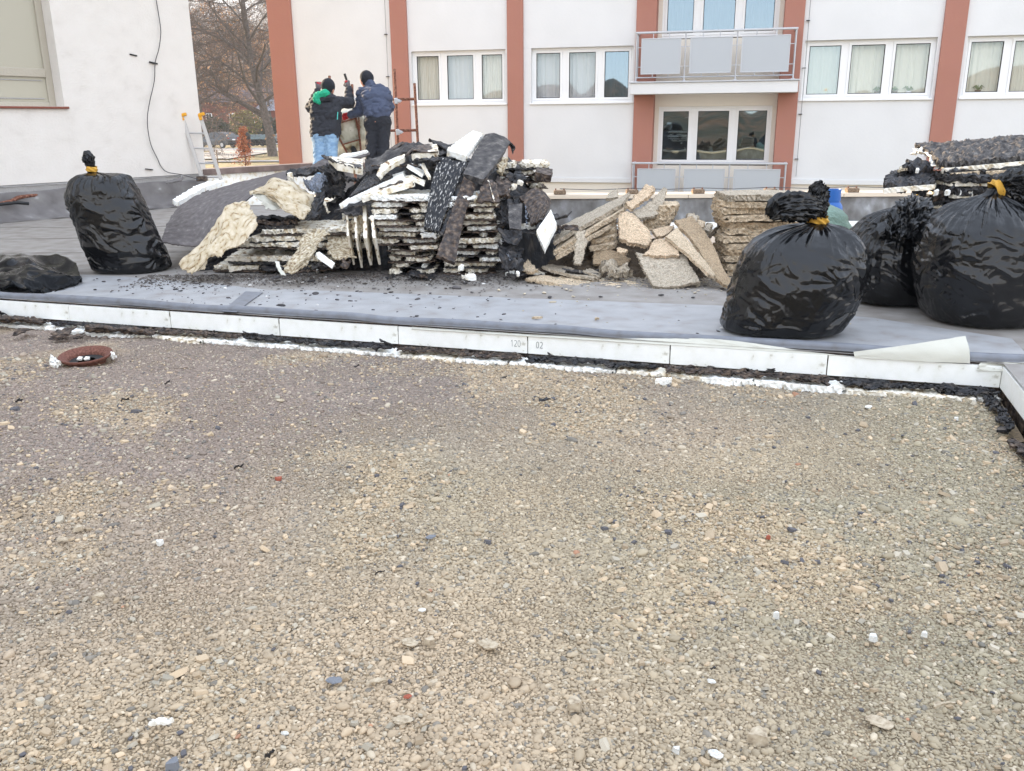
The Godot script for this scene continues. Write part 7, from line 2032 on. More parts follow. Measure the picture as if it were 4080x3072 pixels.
func sacks() -> void:
	# front right
	var t := thing("refuse_sack", "full black sack with a yellow tie standing nearest the edge", "refuse sack", Vector3(1.692, 0.285, -5.148) + Vector3(0.02, 0.0, -0.27))
	t.rotation.y = -0.12
	part("body", sack_mesh([Vector4(0.012, 0.01, 0.01, 0), Vector4(0.0, 0.25, 0.20, 0), Vector4(0.02, 0.36, 0.29, 0.1), Vector4(0.14, 0.385, 0.32, 0.1), Vector4(0.28, 0.39, 0.325, 0.05), Vector4(0.42, 0.375, 0.31, 0.1), Vector4(0.53, 0.335, 0.27, 0.35), Vector4(0.60, 0.25, 0.20, 0.8), Vector4(0.645, 0.13, 0.11, 1.0), Vector4(0.665, 0.052, 0.05, 0.8), Vector4(0.70, 0.045, 0.045, 0.6)], [Vector2(-0.02, 0), Vector2(-0.02, 0), Vector2(-0.02, 0), Vector2(0.02, 0), Vector2(0.06, 0), Vector2(0.09, 0), Vector2(0.10, 0), Vector2(0.12, 0), Vector2(0.14, 0), Vector2(0.15, 0), Vector2(0.15, 0)], 3.0, 0.035), M.bag, t)
	tie(t, Vector3(0.15, 0.685, 0), Vector3(0.1, 1, 0.1), 0.062)
	part("gathered_top", plume([Vector3(0.15, 0.69, 0), Vector3(0.13, 0.735, 0.02), Vector3(0.08, 0.76, 0.05), Vector3(-0.02, 0.765, 0.07), Vector3(-0.10, 0.755, 0.08), Vector3(-0.15, 0.71, 0.10)], [0.045, 0.065, 0.08, 0.085, 0.075, 0.03], 2.0), M.bag, t)
	part("gathered_top", plume([Vector3(0.15, 0.69, -0.01), Vector3(0.15, 0.75, -0.02), Vector3(0.14, 0.80, -0.02), Vector3(0.15, 0.86, -0.01), Vector3(0.17, 0.89, 0.0)], [0.045, 0.06, 0.065, 0.055, 0.035], 6.0), M.bag, t)
	# tall one at the left
	t = thing("refuse_sack", "tall black sack with a yellow tie standing alone by the left wall", "refuse sack", Vector3(-3.452, 0.272, -7.768) + Vector3(-0.02, 0, -0.27))
	part("body", sack_mesh([Vector4(0.012, 0.01, 0.01, 0), Vector4(0.0, 0.24, 0.2, 0), Vector4(0.03, 0.325, 0.27, 0.1), Vector4(0.18, 0.335, 0.28, 0.05), Vector4(0.36, 0.33, 0.28, 0.05), Vector4(0.54, 0.325, 0.27, 0.05), Vector4(0.68, 0.305, 0.26, 0.1), Vector4(0.79, 0.26, 0.22, 0.4), Vector4(0.845, 0.20, 0.16, 0.9), Vector4(0.865, 0.09, 0.08, 1.0), Vector4(0.88, 0.034, 0.034, 0.6), Vector4(0.92, 0.032, 0.032, 0.6)], [Vector2(0, 0), Vector2(0, 0), Vector2(0, 0), Vector2(-0.04, 0), Vector2(-0.09, 0), Vector2(-0.14, 0), Vector2(-0.18, 0), Vector2(-0.185, 0), Vector2(-0.17, 0), Vector2(-0.20, 0), Vector2(-0.24, 0), Vector2(-0.25, 0)], 11.0, 0.035), M.bag, t)
	tie(t, Vector3(-0.245, 0.90, 0), Vector3(-0.1, 1, 0), 0.042)
	part("gathered_top", plume([Vector3(-0.25, 0.91, 0), Vector3(-0.255, 0.95, 0), Vector3(-0.26, 0.98, 0.0), Vector3(-0.28, 1.01, 0.0), Vector3(-0.30, 1.02, 0.01)], [0.03, 0.04, 0.055, 0.05, 0.025], 9.0), M.bag, t)
	# slumped one behind
	t = thing("refuse_sack", "slumped black sack with drooping open top behind the front one", "refuse sack", Vector3(2.791, 0.272, -6.063) + Vector3(0, 0, -0.30))
	part("body", sack_mesh([Vector4(0.012, 0.01, 0.01, 0), Vector4(0.0, 0.24, 0.2, 0), Vector4(0.03, 0.35, 0.30, 0.1), Vector4(0.15, 0.37, 0.33, 0.1), Vector4(0.30, 0.36, 0.33, 0.1), Vector4(0.44, 0.34, 0.31, 0.2), Vector4(0.56, 0.29, 0.26, 0.6), Vector4(0.64, 0.19, 0.18, 1.0), Vector4(0.68, 0.08, 0.08, 1.0), Vector4(0.70, 0.05, 0.05, 0.8)], [Vector2(0.06, 0), Vector2(0.06, 0), Vector2(0.05, 0), Vector2(0.02, 0), Vector2(0, 0), Vector2(0, 0), Vector2(0.02, 0.02), Vector2(0.03, 0.05), Vector2(0.04, 0.08), Vector2(0.03, 0.12)], 23.0, 0.04), M.bag, t)
	tie(t, Vector3(0.03, 0.70, 0.13), Vector3(-0.2, 0.4, 1), 0.062)
	part("gathered_top", plume([Vector3(0.03, 0.70, 0.13), Vector3(0.0, 0.69, 0.20), Vector3(-0.04, 0.64, 0.27), Vector3(-0.08, 0.56, 0.32), Vector3(-0.12, 0.47, 0.35)], [0.05, 0.10, 0.15, 0.17, 0.16], 14.0), M.bag, t)
	# the big one at the right
	t = thing("refuse_sack", "largest black sack, yellow tied, at the right by the folded sheet", "refuse sack", Vector3(3.045, 0.272, -5.37) + Vector3(0.09, 0, -0.33))
	part("body", sack_mesh([Vector4(0.012, 0.01, 0.01, 0), Vector4(0.0, 0.26, 0.22, 0), Vector4(0.03, 0.36, 0.32, 0.1), Vector4(0.18, 0.42, 0.37, 0.05), Vector4(0.36, 0.43, 0.38, 0.05), Vector4(0.52, 0.41, 0.36, 0.1), Vector4(0.64, 0.35, 0.31, 0.4), Vector4(0.73, 0.25, 0.22, 0.9), Vector4(0.79, 0.12, 0.11, 1.0), Vector4(0.82, 0.055, 0.055, 0.8), Vector4(0.85, 0.05, 0.05, 0.6)], [Vector2(0, 0), Vector2(0, 0), Vector2(0, 0), Vector2(-0.02, 0), Vector2(-0.04, 0), Vector2(-0.05, 0), Vector2(-0.06, 0), Vector2(-0.07, 0), Vector2(-0.07, 0), Vector2(-0.06, 0), Vector2(-0.04, 0)], 37.0, 0.045), M.bag, t)
	tie(t, Vector3(-0.045, 0.845, 0), Vector3(1, 0.7, 0.1), 0.06)
	part("gathered_top", plume([Vector3(-0.03, 0.85, 0), Vector3(0.02, 0.875, 0.02), Vector3(0.08, 0.87, 0.05), Vector3(0.14, 0.83, 0.08), Vector3(0.18, 0.76, 0.10)], [0.05, 0.075, 0.09, 0.095, 0.06], 31.0), M.bag, t)
	part("gathered_top", plume([Vector3(-0.03, 0.85, -0.02), Vector3(0.04, 0.89, -0.03), Vector3(0.12, 0.89, -0.03), Vector3(0.2, 0.85, 0.0)], [0.05, 0.07, 0.08, 0.04], 45.0), M.bag, t)
	# another full sack only partly in view behind the largest
	t = thing("refuse_sack", "black sack crowded behind the largest one at the right", "refuse sack", Vector3(3.72, 0.272, -6.05))
	part("body", sack_mesh([Vector4(0.012, 0.01, 0.01, 0), Vector4(0.0, 0.25, 0.2, 0), Vector4(0.03, 0.36, 0.30, 0.1), Vector4(0.2, 0.38, 0.33, 0.1), Vector4(0.4, 0.37, 0.32, 0.1), Vector4(0.58, 0.32, 0.28, 0.4), Vector4(0.68, 0.16, 0.14, 1.0), Vector4(0.72, 0.05, 0.05, 0.8)], [Vector2.ZERO, Vector2.ZERO, Vector2.ZERO, Vector2.ZERO, Vector2.ZERO, Vector2.ZERO, Vector2.ZERO, Vector2.ZERO], 51.0, 0.04, 120, 90), M.bag, t)
	# emptied one lying flat at the left
	var rows := [[Vector3(-4.316, 0.285, -6.974), Vector3(-3.872, 0.285, -6.837), Vector3(-3.67, 0.285, -6.868), Vector3(-3.636, 0.285, -7.068)], [Vector3(-4.517, 0.33, -7.33), Vector3(-4.096, 0.36, -7.136), Vector3(-3.843, 0.34, -7.153), Vector3(-3.591, 0.3, -7.283)], [Vector3(-4.808, 0.35, -7.834), Vector3(-4.346, 0.4, -7.571), Vector3(-4.145, 0.37, -7.676), Vector3(-3.733, 0.33, -7.579)], [Vector3(-5.269, 0.3, -8.605), Vector3(-4.891, 0.31, -8.579), Vector3(-4.613, 0.31, -8.565), Vector3(-4.231, 0.3, -8.376)]]
	piece("refuse_sack", rows, 0.02, M.bag_flat, "empty black sack lying crumpled at the roof's left edge", "refuse sack", {"wr": 0.05, "wf": 1.1, "sharp": 2.6, "jag": 0.004, "seg": 0.012})
	# pale green sack behind the front one
	t = thing("sack", "pale green sack showing behind the front black one", "sack", Vector3(2.978, 0.272, -7.701) + Vector3(0.0, 0, -0.6))
	part("body", sack_mesh([Vector4(0.01, 0.01, 0.01, 0), Vector4(0.0, 0.16, 0.14, 0), Vector4(0.05, 0.21, 0.18, 0), Vector4(0.25, 0.21, 0.18, 0), Vector4(0.42, 0.17, 0.15, 0.1), Vector4(0.50, 0.09, 0.09, 0.2), Vector4(0.52, 0.01, 0.01, 0)], [Vector2.ZERO, Vector2.ZERO, Vector2.ZERO, Vector2.ZERO, Vector2(-0.03, 0), Vector2(-0.05, 0), Vector2(-0.05, 0)], 61.0, 0.02, 80, 60), M.green_sack, t)
	# blue gas bottle
	t = thing("gas_bottle", "small blue gas bottle behind the front black sack", "gas bottle", Vector3(3.74, 0.272, -10.4))
	var mb := MB.new()
	mb.lathe(Vector3.ZERO, [Vector2(0.0, 0.0), Vector2(0.11, 0.0), Vector2(0.12, 0.02), Vector2(0.125, 0.06), Vector2(0.125, 0.26), Vector2(0.118, 0.31), Vector2(0.095, 0.35), Vector2(0.06, 0.375), Vector2(0.04, 0.385), Vector2(0.0, 0.388)], 28)
	part("body", mb.mesh(), M.blue, t)
	mb = MB.new()
	mb.lathe(Vector3.ZERO, [Vector2(0.085, 0.36), Vector2(0.092, 0.38), Vector2(0.088, 0.46), Vector2(0.092, 0.50), Vector2(0.086, 0.505), Vector2(0.082, 0.46), Vector2(0.084, 0.38)], 24)
	part("collar", mb.mesh(), M.blue, t)
	mb = MB.new()
	mb.lathe(Vector3.ZERO, [Vector2(0.02, 0.38), Vector2(0.022, 0.44), Vector2(0.03, 0.45), Vector2(0.03, 0.475), Vector2(0.0, 0.48)], 12)
	part("valve", mb.mesh(), M.alu, t)


# ---------- figures ----------
# one skin round tapered bones [a, b, ra, rb], blended with a smooth minimum and meshed with surface nets
func skin(bones: Array, cell: float, k: float, mb: MB, wob := 0.0, wf := 8.0) -> void:
	var box := AABB(bones[0][0], Vector3.ZERO)
	var rmax := 0.0
	for b in bones:
		box = box.expand(b[0]).expand(b[1])
		rmax = maxf(rmax, maxf(b[2], b[3]))
	box = box.grow(rmax + cell * 3.0 + wob)
	var n := Vector3i(box.size / cell) + Vector3i.ONE
	var f := PackedFloat32Array()
	f.resize(n.x * n.y * n.z)
	f.fill(1.0)
	for b in bones:
		var a: Vector3 = b[0]
		var ab: Vector3 = b[1] - a
		var l2 := maxf(ab.length_squared(), 1e-9)
		var r := maxf(b[2], b[3]) + k + cell * 2.0
		var bb := AABB(a, Vector3.ZERO).expand(b[1]).grow(r)
		var lo := Vector3i((bb.position - box.position) / cell).clamp(Vector3i.ZERO, n - Vector3i.ONE)
		var hi := Vector3i((bb.end - box.position) / cell).clamp(Vector3i.ZERO, n - Vector3i.ONE)
		for z in range(lo.z, hi.z + 1):
			for y in range(lo.y, hi.y + 1):
				for x in range(lo.x, hi.x + 1):
					var p := box.position + Vector3(x, y, z) * cell
					var t := clampf((p - a).dot(ab) / l2, 0.0, 1.0)
					var d := (p - a - ab * t).length() - lerpf(b[2], b[3], t)
					var id := (z * n.y + y) * n.x + x
					var h := maxf(k - absf(f[id] - d), 0.0) / k
					f[id] = minf(f[id], d) - h * h * k * 0.25
	if wob > 0.0:
		for z in n.z:
			for y in n.y:
				for x in n.x:
					var id := (z * n.y + y) * n.x + x
					if absf(f[id]) < 0.05:
						var p := box.position + Vector3(x, y, z) * cell
						f[id] += (absf(fr.get_noise_3d(p.x * wf * 10.0, p.y * wf * 16.0, p.z * wf * 10.0)) - 0.35) * wob
	var at := {}
	var base := mb.v.size()
	var step := [1, n.x, n.x * n.y]
	for z in n.z - 1:
		for y in n.y - 1:
			for x in n.x - 1:
				var id := (z * n.y + y) * n.x + x
				var inside := 0
				var vals := []
				for c in 8:
					var v := f[id + (c & 1) + ((c >> 1) & 1) * n.x + ((c >> 2) & 1) * n.x * n.y]
					vals.append(v)
					if v < 0.0:
						inside += 1
				if inside == 0 or inside == 8:
					continue
				var sum := Vector3.ZERO
				var cnt := 0
				for e in [[0, 1], [2, 3], [4, 5], [6, 7], [0, 2], [1, 3], [4, 6], [5, 7], [0, 4], [1, 5], [2, 6], [3, 7]]:
					var va: float = vals[e[0]]
					var vb: float = vals[e[1]]
					if (va < 0.0) != (vb < 0.0):
						var t := va / (va - vb)
						var pa := Vector3(e[0] & 1, (e[0] >> 1) & 1, (e[0] >> 2) & 1)
						var pb := Vector3(e[1] & 1, (e[1] >> 1) & 1, (e[1] >> 2) & 1)
						sum += pa.lerp(pb, t)
						cnt += 1
				at[id] = mb.v.size()
				var q := sum / cnt
				mb.v.append(box.position + (Vector3(x, y, z) + q) * cell)
				mb.n.append(Vector3((vals[1] + vals[3] + vals[5] + vals[7]) - (vals[0] + vals[2] + vals[4] + vals[6]), (vals[2] + vals[3] + vals[6] + vals[7]) - (vals[0] + vals[1] + vals[4] + vals[5]), (vals[4] + vals[5] + vals[6] + vals[7]) - (vals[0] + vals[1] + vals[2] + vals[3])).normalized())
				mb.uv.append(Vector2(x + z, y) * cell)
	for id in at:
		for ax in 3:
			var nb: int = id + step[ax]
			var a1: int = step[(ax + 1) % 3]
			var a2: int = step[(ax + 2) % 3]
			var s0 := f[id] < 0.0
			if s0 == (f[nb] < 0.0):
				continue
			if not (at.has(id - a1) and at.has(id - a2) and at.has(id - a1 - a2)):
				continue
			var q0: int = at[id]
			var q1: int = at[id - a1]
			var q2: int = at[id - a1 - a2]
			var q3: int = at[id - a2]
			if s0:
				mb.ix.append_array([q0, q2, q1, q0, q3, q2])
			else:
				mb.ix.append_array([q0, q1, q2, q0, q2, q3])


func rel(bones: Array, o: Vector3) -> Array:
	var r := []
	for b in bones:
		r.append([b[0] - o, b[1] - o, b[2], b[3]])
	return r


# five fingers curled round a bar: wrist, direction to the knuckles, side of the thumb, curl direction
func hand_bones(w: Vector3, d: Vector3, s: Vector3, c: Vector3, g := 1.0) -> Array:
	var b := [[w, w + d * 0.05, 0.026 * g, 0.03 * g]]
	for k in 4:
		var o := s * (0.032 - 0.021 * k)
		var l: float = [0.9, 1.0, 0.95, 0.78][k]
		var k0 := w + d * 0.085 + o
		var k1 := k0 + (d * 0.5 + c * 0.85).normalized() * 0.036 * l
		var k2 := k1 + (d * -0.35 + c).normalized() * 0.026 * l
		var k3 := k2 + (d * -0.95 + c * 0.1).normalized() * 0.022 * l
		b.append([w + d * 0.04 + o * 0.7, k0, 0.014 * g, 0.0115 * g])
		b.append([k0, k1, 0.0115 * g, 0.0105 * g])
		b.append([k1, k2, 0.0105 * g, 0.0098 * g])
		b.append([k2, k3, 0.0098 * g, 0.009 * g])
	var t0 := w + d * 0.03 + s * 0.03
	var t1 := t0 + (s * 0.7 + d * 0.6 + c * 0.3).normalized() * 0.042
	var t2 := t1 + (c * 0.7 + d * 0.6 - s * 0.3).normalized() * 0.032
	b.append([w + d * 0.015, t0, 0.018 * g, 0.016 * g])
	b.append([t0, t1, 0.015 * g, 0.0125 * g])
	b.append([t1, t2, 0.0125 * g, 0.010 * g])
	return b


func head_bones(c: Vector3, fwd: Vector3, up: Vector3) -> Array:
	var s := fwd.cross(up)
	var b := [[c + up * 0.03 - fwd * 0.015, c + up * 0.035 + fwd * 0.02, 0.092, 0.085], [c - up * 0.04 + fwd * 0.035, c - up * 0.085 + fwd * 0.06, 0.062, 0.04], [c + fwd * 0.085 - up * 0.0, c + fwd * 0.108 - up * 0.03, 0.012, 0.016]]
	for k in [-1.0, 1.0]:
		b.append([c + s * 0.082 * k + up * 0.015, c + s * 0.09 * k - up * 0.03 - fwd * 0.005, 0.014, 0.010])
		b.append([c + s * 0.034 * k + fwd * 0.075 + up * 0.012, c + s * 0.034 * k + fwd * 0.08 + up * 0.01, 0.014, 0.013])
	b.append([c + fwd * 0.092 - up * 0.062 - s * 0.02, c + fwd * 0.092 - up * 0.062 + s * 0.02, 0.010, 0.010])
	return b


func clothes(called: String, bones: Array, o: Vector3, cell: float, k: float, m: Material, parent: Node, wob := 0.0, wf := 8.0) -> MeshInstance3D:
	var mb := MB.new()
	skin(rel(bones, o), cell, k, mb, wob, wf)
	return part(called, mb.mesh(), m, parent)


func people() -> void:
	M.skin = mat(Color(0.76, 0.54, 0.45), 0.6)
	M.jacket = mat(Color(0.155, 0.16, 0.185), 0.85, {"bump": grey(noise(95, 0.08)), "bs": 0.1, "us": 6.0})
	M.navy = mat(Color(0.26, 0.29, 0.37), 0.85)
	M.jeans = mat(Color.WHITE, 0.9, {"tex": ntex(noise(96, 0.02), [0.0, 0.5, 1.0], [Color(0.38, 0.50, 0.62), Color(0.48, 0.59, 0.69), Color(0.58, 0.68, 0.76)], 256), "us": 3.0})
	M.trousers = mat(Color(0.12, 0.125, 0.15), 0.88)
	M.hat = mat(Color(0.13, 0.135, 0.16), 0.95)
	M.red = mat(Color(0.66, 0.10, 0.14), 0.7)
	M.glove = mat(Color(0.38, 0.36, 0.37), 0.8)
	M.green = mat(Color(0.10, 0.62, 0.47), 0.85)
	M.teal = mat(Color(0.35, 0.78, 0.74), 0.7)
	M.shoe = mat(Color(0.10, 0.10, 0.11), 0.6)

	# ----- worker in the black jacket, both arms up on the barrow's handles -----
	var o := Vector3(-2.867, 0.491, -13.881)
	var t := thing("person", "person in black jacket, green hood and blue jeans lifting a wheelbarrow", "person", o)
	var hd := Vector3(-2.806, 2.045, -14.347)
	var fwd := Vector3(0.35, -0.12, -0.93).normalized()
	var hip := Vector3(-2.865, 1.321, -14.13)
	var hl := Vector3(-2.946, 1.302, -14.125)
	var hr := Vector3(-2.771, 1.301, -14.103)
	var kl := Vector3(-2.941, 0.922, -13.927)
	var kr := Vector3(-2.743, 0.922, -13.906)
	var al := Vector3(-2.969, 0.538, -13.916)
	var ar := Vector3(-2.756, 0.538, -13.895)
	var chest := Vector3(-2.844, 1.685, -14.198)
	var nk := Vector3(-2.815, 1.905, -14.253)
	var shl := Vector3(-2.983, 1.849, -14.247)
	var shr := Vector3(-2.679, 1.851, -14.227)
	var ell := Vector3(-3.109, 1.786, -14.416)
	var elr := Vector3(-2.506, 1.844, -14.433)
	var wl := Vector3(-3.037, 2.063, -14.687)
	var wr := Vector3(-2.552, 2.084, -14.693)
	var body := [[hip, chest, 0.09, 0.10], [chest, nk, 0.09, 0.055], [nk, hd - Vector3(0, 0.05, 0), 0.055, 0.055], [shl, shr, 0.065, 0.065], [shl, ell, 0.05, 0.042], [ell, wl, 0.04, 0.028], [shr, elr, 0.05, 0.042], [elr, wr, 0.04, 0.028], [hip, hl, 0.10, 0.09], [hip, hr, 0.10, 0.09], [hl, kl, 0.085, 0.058], [kl, al, 0.055, 0.038], [hr, kr, 0.085, 0.058], [kr, ar, 0.055, 0.038], [al, al + Vector3(0, -0.04, -0.16), 0.04, 0.03], [ar, ar + Vector3(0, -0.04, -0.16), 0.04, 0.03]]
	var mb := MB.new()
	skin(rel(body, o), 0.018, 0.05, mb)
	skin(rel(head_bones(hd, fwd, Vector3(0.02, 1, -0.1).normalized()), o), 0.008, 0.03, mb)
	part("body", mb.mesh(), M.skin, t)
	clothes("jeans", [[Vector3(-2.93, 1.36, -14.142), Vector3(-2.795, 1.359, -14.142), 0.145, 0.145], [hl, kl, 0.112, 0.086], [kl, al, 0.086, 0.072], [hr, kr, 0.112, 0.086], [kr, ar, 0.086, 0.072]], o, 0.018, 0.05, M.jeans, t, 0.016, 9.0)
	var jk := clothes("jacket", [[Vector3(-2.94, 1.417, -14.159), Vector3(-2.774, 1.416, -14.159), 0.14, 0.14], [Vector3(-2.86, 1.407, -14.156), Vector3(-2.843, 1.771, -14.224), 0.15, 0.15], [Vector3(-2.946, 1.696, -14.211), Vector3(-2.737, 1.694, -14.19), 0.135, 0.135], [Vector3(-2.94, 1.408, -14.156), Vector3(-2.946, 1.696, -14.211), 0.15, 0.13], [Vector3(-2.774, 1.407, -14.156), Vector3(-2.737, 1.694, -14.19), 0.15, 0.13], [Vector3(-2.953, 1.82, -14.238), Vector3(-2.714, 1.827, -14.219), 0.11, 0.11], [Vector3(-2.885, 1.905, -14.253), Vector3(-2.773, 1.904, -14.243), 0.09, 0.09], [shl, ell, 0.098, 0.075], [ell, wl.lerp(ell, 0.12), 0.075, 0.058], [shr, elr, 0.098, 0.078], [elr, wr.lerp(elr, 0.12), 0.078, 0.062]], o, 0.018, 0.045, M.jacket, t, 0.032, 5.0)
	mb = MB.new()
	mb.tube([Vector3(-2.63, 1.711, -14.07) - o, Vector3(-2.642, 1.602, -14.058) - o], [0.008], 6)
	part("zip", mb.mesh(), M.teal, jk)
	mb = MB.new()
	mb.tube([Vector3(-2.556, 2.047, -14.599) - o, Vector3(-2.547, 1.983, -14.558) - o], [0.014], 6)
	part("cuff_tag", mb.mesh(), M.teal, jk)
	clothes("hood", [[Vector3(-2.936, 1.941, -14.149), Vector3(-2.808, 1.981, -14.12), 0.07, 0.06], [Vector3(-2.956, 1.889, -14.134), Vector3(-2.917, 1.864, -14.105), 0.05, 0.045], [Vector3(-2.808, 1.981, -14.12), Vector3(-2.768, 1.968, -14.136), 0.05, 0.025]], o, 0.012, 0.04, M.green, t, 0.02, 10.0)
	clothes("hood_edge", [[Vector3(-2.867, 1.893, -14.114), Vector3(-2.748, 1.92, -14.122), 0.05, 0.045], [Vector3(-2.748, 1.92, -14.122), Vector3(-2.723, 1.873, -14.129), 0.045, 0.035]], o, 0.012, 0.03, M.jacket, t, 0.015, 10.0)
	clothes("hat", [[hd + Vector3(0.0, 0.06, 0.01), hd + Vector3(0, 0.075, 0.0), 0.100, 0.092], [hd + Vector3(0, 0.035, 0.0), hd + Vector3(0, 0.055, 0.0), 0.099, 0.102], [hd + Vector3(-0.01, 0.10, 0.01), hd + Vector3(0.01, 0.105, 0.01), 0.05, 0.05]], o, 0.010, 0.03, M.hat, t)
	clothes("glove", hand_bones(wl, Vector3(0.1, 0.97, -0.1).normalized(), Vector3(0.95, -0.1, -0.2).normalized(), Vector3(0.1, 0.05, -1).normalized(), 1.25), o, 0.007, 0.012, M.glove, t)
	clothes("glove", hand_bones(wr, Vector3(-0.25, 0.95, -0.1).normalized(), Vector3(-0.95, -0.2, -0.2).normalized(), Vector3(-0.1, 0.05, -1).normalized(), 1.25), o, 0.007, 0.012, M.glove, t)
	clothes("glove_palm", [[wl + Vector3(0.0, 0.09, -0.005), wl + Vector3(0.03, 0.075, -0.01), 0.022, 0.02], [wl + Vector3(0.045, 0.10, -0.02), wl + Vector3(0.05, 0.05, -0.02), 0.012, 0.012]], o, 0.007, 0.012, M.red, t)
	clothes("glove_palm", [[wr + Vector3(-0.035, 0.09, -0.005), wr + Vector3(-0.01, 0.085, -0.01), 0.022, 0.02]], o, 0.007, 0.012, M.red, t)
	for a in [al, ar]:
		clothes("shoe", [[a + Vector3(0, -0.035, 0.03), a + Vector3(0, -0.05, -0.18), 0.05, 0.042], [a + Vector3(0, 0.03, 0.01), a + Vector3(0, -0.03, 0), 0.05, 0.055]], o, 0.014, 0.03, M.shoe, t)

	# ----- worker in navy, bending over the barrow -----
	o = Vector3(-2.07, 0.477, -13.981)
	t = thing("person", "person in navy jacket and dark hat bending over the wheelbarrow", "person", o)
	hd = Vector3(-2.255, 2.172, -14.647)
	fwd = Vector3(-0.55, -0.45, -0.7).normalized()
	hip = Vector3(-2.056, 1.574, -14.269)
	hl = Vector3(-2.138, 1.517, -14.293)
	hr = Vector3(-1.973, 1.516, -14.272)
	kl = Vector3(-2.171, 1.092, -14.166)
	kr = Vector3(-1.967, 1.091, -14.145)
	al = Vector3(-2.184, 0.522, -14.047)
	ar = Vector3(-1.982, 0.523, -14.016)
	chest = Vector3(-2.092, 1.904, -14.43)
	nk = Vector3(-2.185, 2.072, -14.564)
	shl = Vector3(-2.312, 1.985, -14.538)
	shr = Vector3(-1.968, 1.981, -14.474)
	ell = Vector3(-2.357, 1.734, -14.567)
	elr = Vector3(-1.905, 1.778, -14.497)
	wl = Vector3(-2.529, 1.676, -14.508)
	wr = Vector3(-1.985, 1.673, -14.674)
	body = [[hip, chest, 0.09, 0.10], [chest, nk, 0.09, 0.055], [nk, hd - Vector3(-0.03, 0.05, 0), 0.055, 0.055], [shl, shr, 0.065, 0.065], [shl, ell, 0.05, 0.042], [ell, wl, 0.04, 0.028], [shr, elr, 0.05, 0.042], [elr, wr, 0.04, 0.028], [hip, hl, 0.10, 0.09], [hip, hr, 0.10, 0.09], [hl, kl, 0.085, 0.058], [kl, al, 0.055, 0.038], [hr, kr, 0.085, 0.058], [kr, ar, 0.055, 0.038], [al, al + Vector3(0, -0.04, -0.16), 0.04, 0.03], [ar, ar + Vector3(0, -0.04, -0.16), 0.04, 0.03]]
	mb = MB.new()
	skin(rel(body, o), 0.018, 0.05, mb)
	skin(rel(head_bones(hd, fwd, Vector3(-0.25, 0.9, -0.3).normalized()), o), 0.008, 0.03, mb)
	part("body", mb.mesh(), M.skin, t)
	clothes("trousers", [[Vector3(-2.127, 1.565, -14.308), Vector3(-1.993, 1.564, -14.287), 0.145, 0.145], [hl, kl, 0.110, 0.086], [kl, al, 0.086, 0.075], [hr, kr, 0.110, 0.086], [kr, ar, 0.086, 0.075], [Vector3(-2.112, 1.594, -14.317), hl, 0.13, 0.12]], o, 0.018, 0.05, M.trousers, t, 0.018, 8.0)
	jk = clothes("jacket", [[Vector3(-2.133, 1.681, -14.322), Vector3(-1.984, 1.699, -14.306), 0.13, 0.13], [Vector3(-2.056, 1.671, -14.308), Vector3(-2.092, 1.923, -14.436), 0.145, 0.15], [Vector3(-2.183, 1.905, -14.431), Vector3(-2.001, 1.913, -14.433), 0.15, 0.15], [Vector3(-2.133, 1.681, -14.322), Vector3(-2.183, 1.905, -14.431), 0.13, 0.14], [Vector3(-1.984, 1.699, -14.306), Vector3(-2.001, 1.913, -14.433), 0.12, 0.14], [Vector3(-2.266, 2, -14.543), Vector3(-2.044, 2.02, -14.486), 0.10, 0.115], [nk, nk + Vector3(-0.005, 0.05, 0), 0.085, 0.075], [shl, ell, 0.10, 0.082], [ell, wl.lerp(ell, 0.1), 0.08, 0.062], [shr, elr, 0.105, 0.082], [elr, wr.lerp(elr, 0.1), 0.08, 0.06]], o, 0.018, 0.05, M.navy, t, 0.034, 4.5)
	mb = MB.new()
	var fl := []
	for q in [Vector3(-2.154, 1.967, -14.324), Vector3(-2.103, 1.987, -14.325), Vector3(-2.042, 1.994, -14.327), Vector3(-1.983, 1.987, -14.33), Vector3(-1.932, 1.963, -14.354), Vector3(-1.9, 1.921, -14.394)]:
		fl.append(q - o)
	mb.tube(fl, [0.006], 5)
	part("yoke_seam", mb.mesh(), M.trousers, jk)
	clothes("hat", [[hd + Vector3(0.01, 0.055, 0.01), hd + Vector3(0.0, 0.075, 0.0), 0.100, 0.095], [hd + Vector3(0.012, 0.03, 0.02), hd + Vector3(0.01, 0.05, 0.01), 0.098, 0.102], [hd + Vector3(-0.01, 0.10, 0.0), hd + Vector3(0.0, 0.105, 0.0), 0.045, 0.045]], o, 0.010, 0.03, M.hat, t)
	clothes("glove", hand_bones(wl, Vector3(-0.95, -0.1, -0.15).normalized(), Vector3(0.1, -0.5, -0.85).normalized(), Vector3(-0.1, -0.85, 0.3).normalized(), 1.3), o, 0.007, 0.014, M.red, t)
	clothes("glove", hand_bones(wr, Vector3(-0.3, -0.9, -0.3).normalized(), Vector3(-0.8, 0.2, -0.5).normalized(), Vector3(-0.3, -0.1, -0.9).normalized(), 1.25), o, 0.007, 0.014, M.red, t)
	for a in [al, ar]:
		clothes("shoe", [[a + Vector3(0, -0.035, 0.03), a + Vector3(0, -0.05, -0.18), 0.05, 0.042], [a + Vector3(0, 0.03, 0.01), a + Vector3(0, -0.03, 0), 0.05, 0.055]], o, 0.014, 0.03, M.shoe, t)
